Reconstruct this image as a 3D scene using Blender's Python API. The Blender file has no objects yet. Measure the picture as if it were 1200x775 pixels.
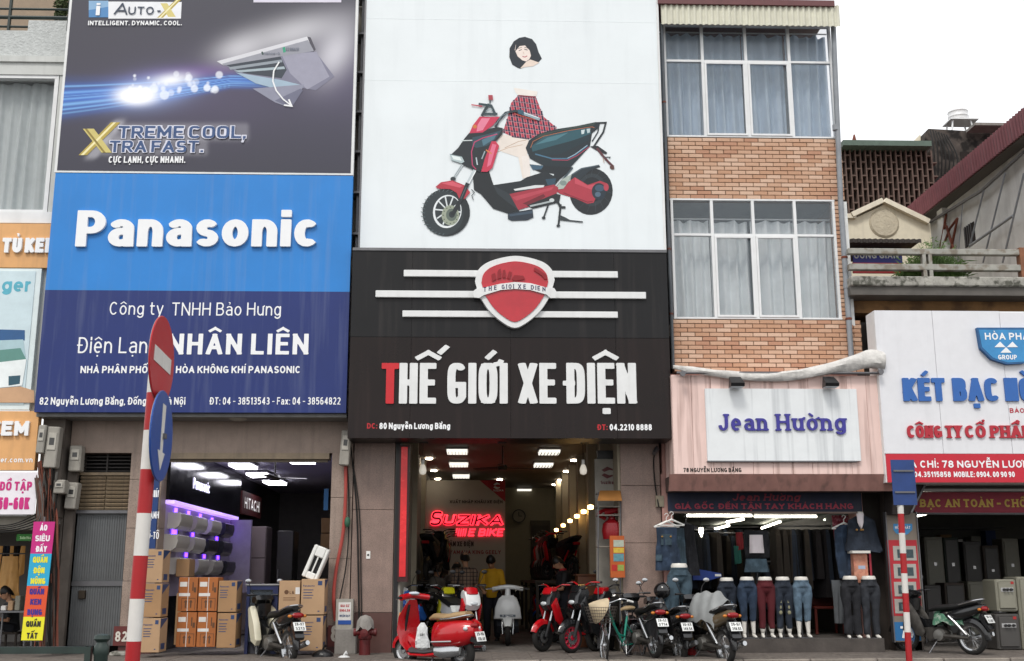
import bpy, bmesh, math, random, unicodedata
import numpy as np
from mathutils import Vector, Matrix, noise as mnoise
random.seed(7)
SC = bpy.context.scene
COL = SC.collection
R = math.radians
# ---------------------------------------------------------------- camera
FPX, PITCH, YAW, ROLL = 1319.6, 0.217189, 0.034681, -0.0024577
CAM = Vector((0.0, -19.0, 1.27))
_fw = Vector((math.sin(YAW)*math.cos(PITCH), math.cos(YAW)*math.cos(PITCH), math.sin(PITCH)))
_rt = Vector((math.cos(YAW), -math.sin(YAW), 0))
_up = _rt.cross(_fw)
_r2 = math.cos(ROLL)*_rt + math.sin(ROLL)*_up
_u2 = -math.sin(ROLL)*_rt + math.cos(ROLL)*_up
cd = bpy.data.cameras.new('camera')
cd.sensor_width = 36
cd.lens = FPX/1200*36
cd.clip_start = 0.1
cd.clip_end = 2000
cam = bpy.data.objects.new('camera', cd)
cam.matrix_world = Matrix(((_r2.x, _u2.x, -_fw.x, CAM.x), (_r2.y, _u2.y, -_fw.y, CAM.y), (_r2.z, _u2.z, -_fw.z, CAM.z), (0, 0, 0, 1)))
COL.objects.link(cam)
SC.camera = cam
# ---------------------------------------------------------------- sky, sun, exposure
SC.view_settings.view_transform = 'Standard'
SC.view_settings.look = 'None'
SC.view_settings.exposure = 0.56
SC.view_settings.gamma = 1.0
SC.cycles.max_bounces = 8
SC.cycles.diffuse_bounces = 4
SC.cycles.use_denoising = True
wd = bpy.data.worlds.new("World")
SC.world = wd
wd.use_nodes = True
wn = wd.node_tree
bg = wn.nodes['Background']
sky = wn.nodes.new('ShaderNodeTexSky')
sky.sky_type = 'NISHITA'
sky.sun_disc = False
SUN_EL, SUN_ROT = R(52), R(-160)
sky.sun_elevation = SUN_EL
sky.sun_rotation = SUN_ROT
sky.altitude = 10
sky.air_density = 1.5
sky.dust_density = 4
ovc = wn.nodes.new('ShaderNodeMixRGB')       # bright even cloud cover over the sky
ovc.inputs[0].default_value = 0.86
ovc.inputs[2].default_value = (9.85, 9.85, 9.95, 1)
wn.links.new(sky.outputs[0], ovc.inputs[1])
wn.links.new(ovc.outputs[0], bg.inputs[0])
bg.inputs[1].default_value = 0.1
sl = bpy.data.lights.new('sun', 'SUN')
sl.energy = 1.1
sl.angle = R(14)
sl.color = (1.0, 0.96, 0.9)
sun = bpy.data.objects.new('sun', sl)
_d = Vector((math.sin(SUN_ROT)*math.cos(SUN_EL), math.cos(SUN_ROT)*math.cos(SUN_EL), math.sin(SUN_EL)))  # towards the sun
sun.rotation_euler = _d.to_track_quat('Z', 'Y').to_euler()
sun.location = (0, -10, 20)
COL.objects.link(sun)

# ---------------------------------------------------------------- measuring: where a sight line meets a plane of the street
def ray(px, py):
    return (_fw*FPX + _r2*(px-600) + _u2*(387.5-py)).normalized()
def U(px, py, Y):
    d = ray(px, py); t = (Y-CAM.y)/d.y
    return CAM + d*t
def G(px, py, z=0.0):
    d = ray(px, py); t = (z-CAM.z)/d.z
    return CAM + d*t
def X(px, py, Y): return U(px, py, Y).x
def Z(px, py, Y): return U(px, py, Y).z

# ---------------------------------------------------------------- colours and materials
def lin(c):
    c = c/255.0
    return c/12.92 if c <= .04045 else ((c+.055)/1.055)**2.4
def C(h, k=1.0):
    h = h.lstrip('#')
    return tuple(min(1, lin(int(h[i:i+2], 16))*k) for i in (0, 2, 4))
MATS = {}
def mat(name, col, rough=.6, metal=0., var=.12, scale=6., bump=0., bscale=60., emit=None, es=0., streak=0., scol=None,
        sscale=(9, 9, .5), spec=.5, alpha=1., coat=0., trans=0., speck=None, speck_scale=90., speck_amt=.5, ior=1.45):
    if name in MATS: return MATS[name]
    if isinstance(col, str): col = C(col)
    m = bpy.data.materials.new(name); m.use_nodes = True
    t = m.node_tree; n = t.nodes; L = t.links
    p = n['Principled BSDF']
    p.inputs['Roughness'].default_value = rough
    p.inputs['Metallic'].default_value = metal
    p.inputs['Specular IOR Level'].default_value = spec
    p.inputs['IOR'].default_value = ior
    if coat: p.inputs['Coat Weight'].default_value = coat; p.inputs['Coat Roughness'].default_value = .08
    if alpha < 1: p.inputs['Alpha'].default_value = alpha
    if trans: p.inputs['Transmission Weight'].default_value = trans
    tc = n.new('ShaderNodeTexCoord')
    nz = n.new('ShaderNodeTexNoise'); nz.inputs['Scale'].default_value = scale; nz.inputs['Detail'].default_value = 5
    nz.inputs['Roughness'].default_value = .6
    L.new(tc.outputs['Object'], nz.inputs['Vector'])
    mr = n.new('ShaderNodeMapRange'); mr.inputs['From Min'].default_value = .3; mr.inputs['From Max'].default_value = .7
    L.new(nz.outputs['Fac'], mr.inputs['Value'])
    mx = n.new('ShaderNodeMixRGB')
    mx.inputs[1].default_value = (*[c*(1-var) for c in col], 1)
    mx.inputs[2].default_value = (*[min(1, c*(1+var)) for c in col], 1)
    L.new(mr.outputs[0], mx.inputs[0])
    out = mx.outputs[0]
    if speck:
        v = n.new('ShaderNodeTexNoise'); v.inputs['Scale'].default_value = speck_scale; v.inputs['Detail'].default_value = 3
        L.new(tc.outputs['Object'], v.inputs['Vector'])
        r2 = n.new('ShaderNodeMapRange'); r2.inputs['From Min'].default_value = .48; r2.inputs['From Max'].default_value = .62
        r2.inputs['To Max'].default_value = speck_amt
        L.new(v.outputs['Fac'], r2.inputs['Value'])
        m2 = n.new('ShaderNodeMixRGB'); m2.inputs[2].default_value = (*speck, 1)
        L.new(r2.outputs[0], m2.inputs[0]); L.new(out, m2.inputs[1]); out = m2.outputs[0]
    if streak:
        mp = n.new('ShaderNodeMapping'); mp.inputs['Scale'].default_value = sscale
        L.new(tc.outputs['Object'], mp.inputs['Vector'])
        s = n.new('ShaderNodeTexNoise'); s.inputs['Scale'].default_value = 1; s.inputs['Detail'].default_value = 6
        L.new(mp.outputs[0], s.inputs['Vector'])
        r3 = n.new('ShaderNodeMapRange'); r3.inputs['From Min'].default_value = .52; r3.inputs['From Max'].default_value = .78
        r3.inputs['To Max'].default_value = streak
        L.new(s.outputs['Fac'], r3.inputs['Value'])
        m3 = n.new('ShaderNodeMixRGB'); m3.inputs[2].default_value = (*(scol or (.05, .045, .04)), 1)
        L.new(r3.outputs[0], m3.inputs[0]); L.new(out, m3.inputs[1]); out = m3.outputs[0]
    L.new(out, p.inputs['Base Color'])
    # roughness varies a little with the same noise
    rr = n.new('ShaderNodeMapRange'); rr.inputs['To Min'].default_value = max(.02, rough-.08); rr.inputs['To Max'].default_value = min(1, rough+.1)
    L.new(nz.outputs['Fac'], rr.inputs['Value']); L.new(rr.outputs[0], p.inputs['Roughness'])
    if bump:
        b = n.new('ShaderNodeTexNoise'); b.inputs['Scale'].default_value = bscale; b.inputs['Detail'].default_value = 4
        L.new(tc.outputs['Object'], b.inputs['Vector'])
        bp = n.new('ShaderNodeBump'); bp.inputs['Strength'].default_value = bump; bp.inputs['Distance'].default_value = .02
        L.new(b.outputs['Fac'], bp.inputs['Height']); L.new(bp.outputs[0], p.inputs['Normal'])
    if emit is not None:
        if isinstance(emit, str): emit = C(emit)
        p.inputs['Emission Color'].default_value = (*emit, 1); p.inputs['Emission Strength'].default_value = es
    MATS[name] = m
    return m
def attr_mat(name, rough=.6):
    m = bpy.data.materials.new(name); m.use_nodes = True; n = m.node_tree.nodes; L = m.node_tree.links
    a = n.new('ShaderNodeVertexColor'); a.layer_name = 'Col'
    p = n['Principled BSDF']; p.inputs['Roughness'].default_value = rough
    L.new(a.outputs[0], p.inputs['Base Color'])
    return m

# ---------------------------------------------------------------- mesh builder
class MB:
    def __init__(s): s.v = []; s.f = []
    def _q(s, vs, fs, xf=None):
        o = len(s.v)
        if xf is not None: vs = [tuple(xf @ Vector(v)) for v in vs]
        s.v += [tuple(v) for v in vs]; s.f += [tuple(i+o for i in f) for f in fs]
        return s
    def box(s, x0, x1, y0, y1, z0, z1, xf=None):
        vs = [(x0, y0, z0), (x1, y0, z0), (x1, y1, z0), (x0, y1, z0), (x0, y0, z1), (x1, y0, z1), (x1, y1, z1), (x0, y1, z1)]
        return s._q(vs, [(0, 3, 2, 1), (4, 5, 6, 7), (0, 1, 5, 4), (1, 2, 6, 5), (2, 3, 7, 6), (3, 0, 4, 7)], xf)
    def cbox(s, c, d, xf=None):
        return s.box(c[0]-d[0]/2, c[0]+d[0]/2, c[1]-d[1]/2, c[1]+d[1]/2, c[2]-d[2]/2, c[2]+d[2]/2, xf)
    def bbox(s, x0, x1, y0, y1, z0, z1, b, xf=None):       # box with chamfered edges
        o = len(s.v); vs = []; 
        for (zz, i) in ((z0, b), (z0+b, 0), (z1-b, 0), (z1, b)):
            bb = b
            a, c, d, e = x0+i, x1-i, y0+i, y1-i
            vs += [(a+bb, d, zz), (c-bb, d, zz), (c, d+bb, zz), (c, e-bb, zz), (c-bb, e, zz), (a+bb, e, zz), (a, e-bb, zz), (a, d+bb, zz)]
        fs = []
        for k in range(3):
            for j in range(8):
                fs.append((k*8+j, k*8+(j+1) % 8, (k+1)*8+(j+1) % 8, (k+1)*8+j))
        fs.append(tuple(range(7, -1, -1))); fs.append(tuple(range(24, 32)))
        return s._q(vs, fs, xf)
    def quad(s, a, b, c, d): return s._q([a, b, c, d], [(0, 1, 2, 3)])
    def poly(s, pts): return s._q(pts, [tuple(range(len(pts)))])
    def prism(s, pts, y0, y1, xf=None):                    # outline in x,z; counter-clockwise seen from -y
        n = len(pts)
        vs = [(p[0], y0, p[1]) for p in pts] + [(p[0], y1, p[1]) for p in pts]
        fs = [tuple(range(n)), tuple(range(2*n-1, n-1, -1))] + [(i, i+n, (i+1) % n+n, (i+1) % n) for i in range(n)]
        return s._q(vs, fs, xf)
    def rprof(s, pts, hw, sh=.82, xf=None, yc=0, mid=.6):  # side outline in x,z swelling to half width hw, rounded over
        n = len(pts); cx = sum(p[0] for p in pts)/n; cz = sum(p[1] for p in pts)/n
        hws = hw if isinstance(hw, (list, tuple)) else [hw]*n
        vs = []
        for (k, q) in ((-1, sh), (-mid, 1), (mid, 1), (1, sh)):
            vs += [(cx+(p[0]-cx)*q, yc+h*k, cz+(p[1]-cz)*q) for p, h in zip(pts, hws)]
        fs = [tuple(range(n)), tuple(range(4*n-1, 3*n-1, -1))]
        for k in range(3):
            fs += [(k*n+i, (k+1)*n+i, (k+1)*n+(i+1) % n, k*n+(i+1) % n) for i in range(n)]
        return s._q(vs, fs, xf)
    def rings(s, rings, cap=True, closed=False, xf=None):
        n = len(rings[0]); vs = [v for r in rings for v in r]; fs = []
        m = len(rings)
        for k in range(m if closed else m-1):
            a, b = k*n, ((k+1) % m)*n
            fs += [(a+i, a+(i+1) % n, b+(i+1) % n, b+i) for i in range(n)]
        if cap and not closed:
            fs.append(tuple(range(n-1, -1, -1))); fs.append(tuple(range((m-1)*n, m*n)))
        return s._q(vs, fs, xf)
    def tube(s, pts, r, n=8, cap=True, xf=None, flat=1.):
        pts = [Vector(p) for p in pts]; rs = r if isinstance(r, (list, tuple)) else [r]*len(pts)
        out = []; ref = None
        for i, p in enumerate(pts):
            t = (pts[min(i+1, len(pts)-1)]-pts[max(i-1, 0)])
            if t.length < 1e-9: t = Vector((0, 0, 1))
            t.normalize()
            if ref is None: ref = Vector((0, 0, 1)) if abs(t.z) < .9 else Vector((1, 0, 0))
            a = t.cross(ref)
            if a.length < 1e-6: a = t.orthogonal()
            a.normalize(); b = a.cross(t).normalized(); ref = b
            out.append([tuple(p+(a*math.cos(2*math.pi*j/n)+b*flat*math.sin(2*math.pi*j/n))*rs[i]) for j in range(n)])
        return s.rings(out, cap, xf=xf)
    def curve(s, pts, r, n=6, k=6, xf=None):               # tube along a smooth curve through the points
        return s.tube(smooth_path(pts, k), r, n, xf=xf)
    def cyl(s, a, b, r0, r1=None, n=12, xf=None): return s.tube([a, b], [r0, r0 if r1 is None else r1], n, xf=xf)
    def lathe(s, prof, n=16, c=(0, 0, 0), axis='z', closed=False, xf=None):   # prof: (radius, height)
        rg = []
        for (r, h) in prof:
            ring = []
            for j in range(n):
                a = 2*math.pi*j/n; u, w = r*math.cos(a), r*math.sin(a)
                v = (u, w, h) if axis == 'z' else ((u, h, w) if axis == 'y' else (h, u, w))
                ring.append((v[0]+c[0], v[1]+c[1], v[2]+c[2]))
            rg.append(ring)
        return s.rings(rg, cap=not closed, closed=closed, xf=xf)
    def ball(s, c, r, n=10, m=7, xf=None):
        if not isinstance(r, (tuple, list)): r = (r, r, r)
        rg = []
        for k in range(1, m):
            a = math.pi*k/m
            rg.append([(c[0]+r[0]*math.sin(a)*math.cos(2*math.pi*j/n), c[1]+r[1]*math.sin(a)*math.sin(2*math.pi*j/n), c[2]-r[2]*math.cos(a)) for j in range(n)])
        return s.rings(rg, xf=xf)
    def loft(s, secs, n=12, xf=None, sq=2.4):              # sections (x, z, half width, half height) along x
        rg = []
        for (x, z, w, h) in secs:
            ring = []
            for j in range(n):
                a = 2*math.pi*j/n; ca, sa = math.cos(a), math.sin(a)
                ring.append((x, w*math.copysign(abs(ca)**(2/sq), ca), z+h*math.copysign(abs(sa)**(2/sq), sa)))
            rg.append(ring)
        return s.rings(rg, xf=xf)
    def mesh(s, name, m=None, smooth=False, ang=38):
        me = bpy.data.meshes.new(name)
        me.from_pydata(s.v, [], s.f); me.update()
        b = bmesh.new(); b.from_mesh(me)
        bmesh.ops.recalc_face_normals(b, faces=b.faces)
        if smooth:
            for f in b.faces: f.smooth = True
            for e in b.edges:
                if len(e.link_faces) == 2 and e.calc_face_angle(0) > R(ang): e.smooth = False
        b.to_mesh(me); b.free()
        if m:
            me.materials.append(m)
        return me
    def build(s, name, m=None, parent=None, smooth=False, ang=38, **kw):
        return link(name, s.mesh(name, m, smooth, ang), parent, **kw)
def smooth_path(pts, k=6):
    P = [Vector(p) for p in pts]
    if len(P) < 3: return P
    P = [P[0]*2-P[1]]+P+[P[-1]*2-P[-2]]
    out = []
    for i in range(1, len(P)-2):
        for j in range(k):
            t = j/k; a, b, c, d = P[i-1], P[i], P[i+1], P[i+2]
            out.append(.5*((2*b)+(c-a)*t+(2*a-5*b+4*c-d)*t*t+(3*b-a-3*c+d)*t**3))
    out.append(P[-2])
    return out
def link(name, me, parent=None, label=None, cat=None, group=None, kind=None):
    o = bpy.data.objects.new(name, me); COL.objects.link(o)
    if parent is not None:
        o.parent = parent
        if parent.type == 'EMPTY': o.matrix_parent_inverse = Matrix.Translation(-parent.location)
    tag(o, label, cat, group, kind)
    return o
def tag(o, label=None, cat=None, group=None, kind=None):
    if label: o['label'] = label
    if cat: o['category'] = cat
    if group: o['group'] = group
    if kind: o['kind'] = kind
    return o
def thing(name, label, cat, loc=(0, 0, 0), group=None, rz=0):
    o = bpy.data.objects.new(name, None); COL.objects.link(o); o.empty_display_size = .2
    o.location = loc; o.rotation_euler = (0, 0, rz)
    return tag(o, label, cat, group)
def piece(name, me, parent, loc, rot=(0, 0, 0), scale=(1, 1, 1)):    # one of many alike pieces, mesh data shared; loc in world metres
    o = bpy.data.objects.new(name, me); COL.objects.link(o); o.parent = parent
    off = parent.location if parent.type == 'EMPTY' else Vector((0, 0, 0))
    o.location = Vector(loc)-off; o.rotation_euler = rot; o.scale = scale
    return o
def kids(o): return [c for c in o.children]
def dup(o, loc=None, rz=None, label=None, group=None, parent=None, swap=None, sc=None):
    c = o.copy(); COL.objects.link(c); c.parent = parent
    if loc is not None: c.location = loc
    if rz is not None: c.rotation_euler = (0, 0, rz)
    if label: c['label'] = label
    if group: c['group'] = group
    if sc: c.scale = (sc, sc, sc)
    if swap and c.type == 'MESH' and c.data.materials and c.data.materials[0] and c.data.materials[0].name in swap:
        c.material_slots[0].link = 'OBJECT'; c.material_slots[0].material = swap[c.data.materials[0].name]
    for ch in kids(o): dup(ch, parent=c, swap=swap)
    return c
def wbox(px0, py0, px1, py1, Y, t, name, m, parent=None, mb=None, **kw):   # an upright board: corners by sight line on plane Y, t thick behind
    a, b = U(px0, py1, Y), U(px1, py0, Y)
    q = mb or MB(); q.box(a.x, b.x, Y, Y+t, a.z, b.z)
    return q if mb else q.build(name, m, parent, **kw)
def pquad(pts, Y, name, m, parent=None, t=.006, **kw):     # flat print: polygon of pixels on plane Y, thin
    w = [U(x, y, Y) for x, y in pts]
    return MB().prism([(p.x, p.z) for p in w], Y, Y+t).build(name, m, parent, **kw)
def remesh(mb, name, m, parent, vox=.012, it=6, **kw):     # union of the pieces into one continuous skin
    me0 = mb.mesh('tmp'); o = bpy.data.objects.new('tmp', me0); COL.objects.link(o)
    md = o.modifiers.new('r', 'REMESH'); md.mode = 'VOXEL'; md.voxel_size = vox
    sm = o.modifiers.new('s', 'SMOOTH'); sm.iterations = it; sm.factor = .5
    dg = bpy.context.evaluated_depsgraph_get(); dg.update()
    me = bpy.data.meshes.new_from_object(o.evaluated_get(dg), depsgraph=dg)
    bpy.data.objects.remove(o); bpy.data.meshes.remove(me0)
    me.name = name
    for f in me.polygons: f.use_smooth = True
    me.materials.clear(); me.materials.append(m)
    return link(name, me, parent, **kw)
# ---------------------------------------------------------------- lettering drawn as pen strokes with real edges
def _arc(cx, cy, rx, ry, a0, a1, n=10, q=2.0):
    o = []
    for i in range(n+1):
        a = R(a0+(a1-a0)*i/n); c, s = math.cos(a), math.sin(a)
        o.append((cx+rx*math.copysign(abs(c)**(2/q), c), cy+ry*math.copysign(abs(s)**(2/q), s)))
    return o
def glyphs(q):
    A = lambda *a, **k: _arc(*a, q=q, **k)
    xh = .70; h2 = xh/2
    g = {}
    g['A'] = (.86, [[(0, 0), (.5, 1), (1, 0)], [(.2, .3), (.8, .3)]])
    g['B'] = (.74, [[(0, 0), (0, 1), (.5, 1)]+A(.55, .76, .37, .24, 90, -90)+[(0, .52)], [(0, .52)]+A(.55, .26, .45, .26, 90, -90)+[(0, 0)]])
    g['C'] = (.78, [A(.5, .5, .5, .5, 42, 318, n=18)])
    g['D'] = (.8, [[(0, 0), (0, 1)]+A(.42, .5, .58, .5, 90, -90, n=14)+[(0, 0)]])
    g['\u0110'] = (.84, [[(.1, 0), (.1, 1)]+A(.45, .5, .55, .5, 90, -90, n=14)+[(.1, 0)], 'bar'])
    g['E'] = (.66, [[(1, 1), (0, 1), (0, 0), (1, 0)], [(0, .52), (.85, .52)]])
    g['F'] = (.64, [[(1, 1), (0, 1), (0, 0)], [(0, .52), (.85, .52)]])
    g['G'] = (.82, [A(.5, .5, .5, .5, 42, 300, n=18)+[(1, .12), (1, .45), (.58, .45)]])
    g['H'] = (.8, [[(0, 0), (0, 1)], [(1, 0), (1, 1)], [(0, .52), (1, .52)]])
    g['I'] = (.0, [[(0, 0), (0, 1)]])
    g['J'] = (.56, [[(1, 1)]+A(.5, .3, .5, .3, 0, -180)])
    g['K'] = (.78, [[(0, 0), (0, 1)], [(1, 1), (.05, .42)], [(.32, .6), (1, 0)]])
    g['L'] = (.62, [[(0, 1), (0, 0), (1, 0)]])
    g['M'] = (1.0, [[(0, 0), (0, 1), (.5, .25), (1, 1), (1, 0)]])
    g['N'] = (.82, [[(0, 0), (0, 1), (1, 0), (1, 1)]])
    g['O'] = (.84, [A(.5, .5, .5, .5, 90, 450, n=24)])
    g['P'] = (.72, [[(0, 0), (0, 1), (.5, 1)]+A(.5, .72, .5, .28, 90, -90)+[(0, .44)]])
    g['Q'] = (.84, [A(.5, .5, .5, .5, 90, 450, n=24), [(.6, .25), (1, -.05)]])
    g['R'] = (.76, [[(0, 0), (0, 1), (.5, 1)]+A(.5, .73, .5, .27, 90, -90)+[(0, .46)], [(.5, .46), (1, 0)]])
    g['S'] = (.7, [A(.5, .75, .46, .25, 25, 270, n=12)+A(.5, .25, .5, .25, 90, -155, n=12)])
    g['T'] = (.74, [[(0, 1), (1, 1)], [(.5, 1), (.5, 0)]])
    g['U'] = (.78, [[(0, 1)]+A(.5, .34, .5, .34, 180, 360)+[(1, 1)]])
    g['V'] = (.82, [[(0, 1), (.5, 0), (1, 1)]])
    g['W'] = (1.15, [[(0, 1), (.25, 0), (.5, .95), (.75, 0), (1, 1)]])
    g['X'] = (.8, [[(0, 0), (1, 1)], [(0, 1), (1, 0)]])
    g['Y'] = (.8, [[(0, 1), (.5, .48), (.5, 0)], [(1, 1), (.5, .48)]])
    g['Z'] = (.74, [[(0, 1), (1, 1), (0, 0), (1, 0)]])
    g['a'] = (.6, [A(.5, h2+.16, .48, xh-h2-.16, 155, 0)+[(1, 0)], [(1, .42)]+A(.45, .2, .45, .2, 90, 270)+[(1, .06)]])
    g['b'] = (.62, [[(0, 0), (0, 1)], A(.5, h2, .5, h2, 180, 540, n=16)])
    g['c'] = (.58, [A(.5, h2, .5, h2, 45, 315, n=14)])
    g['d'] = (.62, [[(1, 0), (1, 1)], A(.5, h2, .5, h2, 0, 360, n=16)])
    g['\u0111'] = (.62, [[(1, 0), (1, 1)], A(.5, h2, .5, h2, 0, 360, n=16), [(.5, .86), (1.2, .86)]])
    g['e'] = (.6, [[(.02, h2), (.98, h2)]+A(.5, h2, .5, h2, 10, 310, n=14)])
    g['f'] = (.4, [[(.35, 0), (.35, .7)]+A(.8, .78, .45, .22, 180, 90, n=5), [(0, xh), (1, xh)]])
    g['g'] = (.62, [A(.5, h2, .5, h2, 0, 360, n=16), [(1, xh), (1, .0)]+A(.5, -.05, .5, .22, 0, -160, n=9)])
    g['h'] = (.6, [[(0, 0), (0, 1)], [(0, .35)]+A(.5, xh-.3, .5, .3, 180, 0)+[(1, 0)]])
    g['i'] = (.0, [[(0, 0), (0, xh)], 'dot'])
    g['\u0131'] = (.0, [[(0, 0), (0, xh)]])
    g['k'] = (.58, [[(0, 0), (0, 1)], [(1, xh), (.05, .25)], [(.35, .42), (1, 0)]])
    g['l'] = (.0, [[(0, 0), (0, 1)]])
    g['m'] = (.98, [[(0, 0), (0, xh)], [(0, .35)]+A(.25, xh-.25, .25, .25, 180, 0)+[(.5, 0)], [(.5, .35)]+A(.75, xh-.25, .25, .25, 180, 0)+[(1, 0)]])
    g['n'] = (.6, [[(0, 0), (0, xh)], [(0, .35)]+A(.5, xh-.3, .5, .3, 180, 0)+[(1, 0)]])
    g['o'] = (.64, [A(.5, h2, .5, h2, 90, 450, n=18)])
    g['p'] = (.62, [[(0, -.3), (0, xh)], A(.5, h2, .5, h2, 180, 540, n=16)])
    g['r'] = (.38, [[(0, 0), (0, xh)], [(0, .35)]+A(.8, xh-.3, .8, .3, 180, 85, n=6)])
    g['s'] = (.5, [A(.5, xh*.75, .45, xh*.25, 25, 270, n=9)+A(.5, xh*.25, .5, xh*.25, 90, -155, n=9)])
    g['t'] = (.4, [[(.35, .95), (.35, .2)]+A(.75, .2, .4, .2, 180, 270, n=4)+[(1, 0)], [(0, xh), (1, xh)]])
    g['u'] = (.6, [[(0, xh)]+A(.5, .28, .5, .28, 180, 360)+[(1, xh)], [(1, xh), (1, 0)]])
    g['v'] = (.6, [[(0, xh), (.5, 0), (1, xh)]])
    g['x'] = (.58, [[(0, 0), (1, xh)], [(0, xh), (1, 0)]])
    g['y'] = (.62, [[(0, xh), (.5, 0)], [(1, xh), (.35, -.3)]])
    g['z'] = (.55, [[(0, xh), (1, xh), (0, 0), (1, 0)]])
    g['0'] = (.66, [A(.5, .5, .5, .5, 90, 450, n=20)])
    g['1'] = (.3, [[(0, .8), (1, 1), (1, 0)]])
    g['2'] = (.64, [A(.5, .72, .48, .28, 160, -30)+[(0, 0), (1, 0)]])
    g['3'] = (.64, [A(.48, .76, .46, .24, 150, -90)+A(.5, .26, .5, .26, 90, -155)])
    g['4'] = (.68, [[(.78, 0), (.78, 1), (0, .28), (1, .28)]])
    g['5'] = (.64, [[(.9, 1), (.12, 1), (.05, .52)]+A(.5, .32, .5, .32, 120, -155)])
    g['6'] = (.66, [A(.5, .3, .5, .3, 90, 450, n=16), [(0, .3)]+A(.6, .55, .6, .45, 180, 65, n=8)])
    g['7'] = (.62, [[(0, 1), (1, 1), (.35, 0)]])
    g['8'] = (.66, [A(.5, .76, .44, .24, 90, 450, n=16), A(.5, .26, .5, .26, 90, 450, n=16)])
    g['9'] = (.66, [A(.5, .7, .5, .3, 90, 450, n=16), [(1, .7)]+A(.4, .45, .6, .45, 0, -115, n=8)])
    g['-'] = (.4, [[(0, .42), (1, .42)]])
    g['.'] = (.0, ['pt']); g[','] = (.0, ['comma']); g[':'] = (.0, ['pt', 'pt2'])
    g['('] = (.2, [A(1, .5, 1, .6, 130, 230, n=6)]); g[')'] = (.2, [A(0, .5, 1, .6, 50, -50, n=6)])
    g['/'] = (.4, [[(0, -.1), (1, 1.05)]]); g['+'] = (.5, [[(0, .45), (1, .45)], [(.5, .2), (.5, .7)]])
    g['!'] = (.0, [[(0, .35), (0, 1)], 'pt'])
    return g
GL = {2.0: glyphs(2.0), 2.8: glyphs(2.8), 3.6: glyphs(3.6)}
def layout(s, q=2.0, gap=.22, space=.42):
    """letters as (char, marks, x, width) in cap heights"""
    out = []; x = 0
    for ch in s:
        if ch == ' ': x += space; continue
        d = unicodedata.normalize('NFD', ch); b, mk = d[0], d[1:]
        if b == 'i' and any(c in mk for c in '\u0301\u0300\u0302\u0303\u0309'): b = '\u0131'
        w = GL[q].get(b, GL[q]['o'])[0]
        out.append((b, mk, x, w)); x += w+gap
    return out, x-gap
def strip(mb, pts, T, H, y, depth, flat_ends=True, serif=None):
    """a pen stroke of width T along pts (x,z) with mitred corners; depth=0 gives a print"""
    P = [Vector(p) for p in pts]
    P2 = [P[0]]
    for p in P[1:]:
        if (p-P2[-1]).length > 1e-5: P2.append(p)
    P = P2
    closed = len(P) > 3 and (P[0]-P[-1]).length < 1e-4
    if closed: P = P[:-1]
    n = len(P)
    if n < 2: return
    if not closed and flat_ends:
        d = (P[0]-P[1]).normalized(); P[0] = P[0]+d*T*.5
        d = (P[-1]-P[-2]).normalized(); P[-1] = P[-1]+d*T*.5
    Lf, Rt = [], []
    for i in range(n):
        if closed: a, b = (P[i]-P[i-1]), (P[(i+1) % n]-P[i])
        else: a = (P[i]-P[i-1]) if i else (P[1]-P[0]); b = (P[i+1]-P[i]) if i < n-1 else a
        a.normalize(); b.normalize()
        m = Vector((-a.y-b.y, a.x+b.x))
        if m.length < .2: m = Vector((-a.y, a.x))
        m.normalize(); k = 1/max(.45, m.dot(Vector((-a.y, a.x))))
        Lf.append(P[i]+m*T*.5*k); Rt.append(P[i]-m*T*.5*k)
    seg = n if closed else n-1
    o = len(mb.v)
    for i in range(n):
        mb.v += [(Lf[i].x, y, Lf[i].y), (Rt[i].x, y, Rt[i].y)]
    for i in range(seg):
        j = (i+1) % n
        mb.f.append((o+2*i+1, o+2*j+1, o+2*j, o+2*i))
    if depth:
        o2 = len(mb.v)
        for i in range(n):
            mb.v += [(Lf[i].x, y+depth, Lf[i].y), (Rt[i].x, y+depth, Rt[i].y)]
        for i in range(seg):
            j = (i+1) % n
            mb.f.append((o+2*i, o+2*j, o2+2*j, o2+2*i)); mb.f.append((o+2*j+1, o+2*i+1, o2+2*i+1, o2+2*j+1))
            mb.f.append((o2+2*i, o2+2*j, o2+2*j+1, o2+2*i+1))
        if not closed:
            mb.f.append((o, o+1, o2+1, o2)); e = o+2*(n-1); e2 = o2+2*(n-1); mb.f.append((e+1, e, e2, e2+1))
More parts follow.
